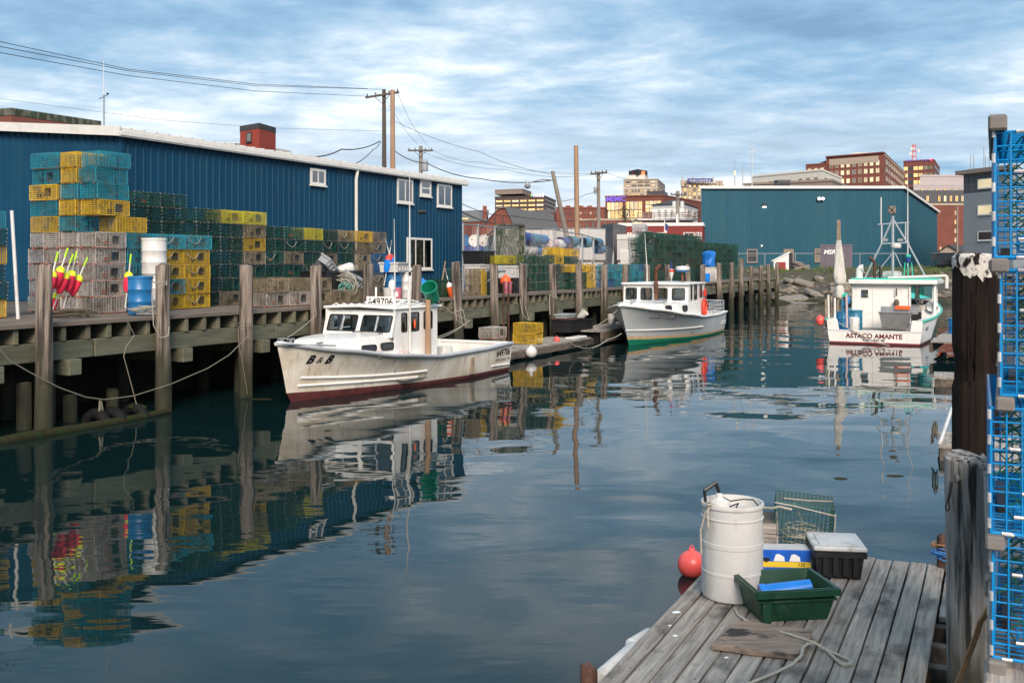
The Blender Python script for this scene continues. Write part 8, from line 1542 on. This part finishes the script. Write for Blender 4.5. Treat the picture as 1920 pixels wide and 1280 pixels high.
for k in range(60): p = V3((g.uniform(0.05, 0.5), g.uniform(0.1, 0.45), g.uniform(0.02, 0.3))); netq.wire(p, p + V3((g.uniform(-0.08, 0.08), g.uniform(-0.08, 0.08), g.uniform(-0.06, 0.06))), 0.003)
NNET = netq.mesh('netting', 'net_green', fix=False)
q = MB(); q.box(-0.014, 0.034, -0.03, LL + 0.03, -0.042, -0.002); RUNB = q.mesh('runner', 'runner_grey', bevel=0.006)
q = MB(); q.tube([(-0.013, 0, 0), (0.013, 0, 0)], 0.0052, 6); CLIP = q.mesh('clip', 'clip')
for k, (u0, zb, nm) in enumerate(((1862, PZ + 0.035, 'lowest of the stack, on the pier planks'), (1858, 2.508, 'second from the bottom at the right edge'), (1877, 2.888, 'second from the top at the right edge'), (1866, 3.268, 'topmost of the stack at the right edge'))):
    p = at(u0, 2.8, zb); t_ = thing('lobster_trap', 'bright blue wire trap with green netting, %s' % nm, 'lobster trap', p, FRZ - math.pi / 2 + R([-0.6, 0.8, -0.4, 0.5][k]), 'new blue traps at the right edge')
    inst('wire_cage', CAGE, t_); inst('partition', PART_, t_); inst('netting', NNET, t_)['kind'] = 'stuff'
    for dx in (0.0, LW - 0.02): inst('runner', RUNB, t_, (dx, 0, 0))
    for i, z in enumerate((0.0, LH)):
        for x in (0.035, 0.11, 0.2): o = inst('clip', CLIP, t_, (x + 0.01 * k, -0.004, z))
    for z in (0.02, 0.09, 0.17, 0.25, 0.32): o = inst('clip', CLIP, t_, (-0.004, -0.003, z + 0.008 * k)); o.rotation_euler = (0, R(90), 0)
    for x, z in ((0.06, 0.235), (0.09, 0.115), (0.07, 0.05)): inst('clip', CLIP, t_, (x, -0.005, z))
    q = MB(); rod_cage(q, fr(0.06, 0.2, 4), fr(0.03, 0.1, 2), fr(0.015, 0.06, 2), 0.0024, ALLF); q.build('bait_box', 'near_blue', t_, fix=False)
    q = MB(); q.box(0.02, 0.045, 0.25, 0.6, 0.004, 0.03); q.build('weight_brick', 'black', t_)
p = at(1866, 2.8, 3.268 + LH + 0.043); r_ = thing('runner_board', 'grey wooden runner lying across the topmost blue trap', 'board', p, FRZ - math.pi / 2); q = MB(); q.box(-0.018, 0.03, -0.03, 0.9, -0.04, 0.004); q.build('board', 'runner_grey', r_, bevel=0.006)
rope('frayed brown rope hanging beside the weathered piling', [at(1782, 5.0, zv(1310, 5.0)), at(1815, 4.9, zv(1230, 4.9)), at(1838, 4.7, zv(1165, 4.7)), at(1858, 4.5, zv(1130, 4.5))], 0.014, 'rope_brown', 0.01, 8)
# small floats at the right, beyond the dark piling
r_ = thing('float_dock', 'low grey float beside the turquoise-roofed boat', 'dock', gp(1745, 655, 0.3), R(62))
for k in range(14): q = MB(); q.box(0.4 * k, 0.4 * k + 0.38, -2.2, 0, 0.24, 0.3); q.build('plank', 'float_plank', r_)
q = MB(); q.box(0, 5.6, -0.05, 0.05, -0.1, 0.235); q.build('stringer', 'float_wood', r_)
upr = DP['plastic_blue'].put(gp(1790, 640, 0.3), 0, 'blue drum on the float behind the dark piling'); upr.scale = (0.8, 0.8, 1)
for u, v, lab in ((1752, 724, 'low wooden float half hidden behind the dark piling'), (1760, 862, 'float corner with white pole left of the dark piling')):
    p = gp(u, v, 0.0); r_ = thing('float_dock', lab, 'dock', p, R(68))
    for k in range(6): q = MB(); q.box(0.25 * k, 0.25 * k + 0.23, -1.4, 0, 0.2, 0.25); q.build('plank', 'float_plank', r_)
    q = MB(); q.box(0, 1.5, -1.4, -0.02, -0.1, 0.195); q.build('frame', 'float_wood', r_)
    if v > 800:
        q = MB(); q.tube([(0.05, -0.02, 0.28), (1.9, -0.25, 0.62)], 0.03, 7); q.build('white_pole', 'plastic_white', r_, smooth=True); coil('rope_tangle', None, V3((0.4, 0.0, 0.4)), 0.2, 5, 'net_brown', 0.008, 'y', 21, 0.1, r_)
for k, (u, v, lab) in enumerate(((1678, 892, 'small clump of dark weed floating in mid-water'), (1576, 897, 'smaller clump of weed floating left of the other'), (490, 748, 'flat patch of foam and weed by the wharf piles'))):
    p = gp(u, v, 0.0); q = MB(); q.lathe([(0.12, -0.004), (0.10, 0.006), (0.03, 0.009)], 9); o = q.build('floating_weed', 'weed', loc=p); o.scale = (1.3 - 0.3 * k, 0.8, 1) if k < 2 else (2.5, 1, 1); tag(o, lab, 'weed')
# leftovers
for P_ in PROTOS:
    if not P_.used:
        for c_, gs in P_.tree:
            for g_ in gs: bpy.data.objects.remove(g_)
            bpy.data.objects.remove(c_)
        bpy.data.objects.remove(P_.root)
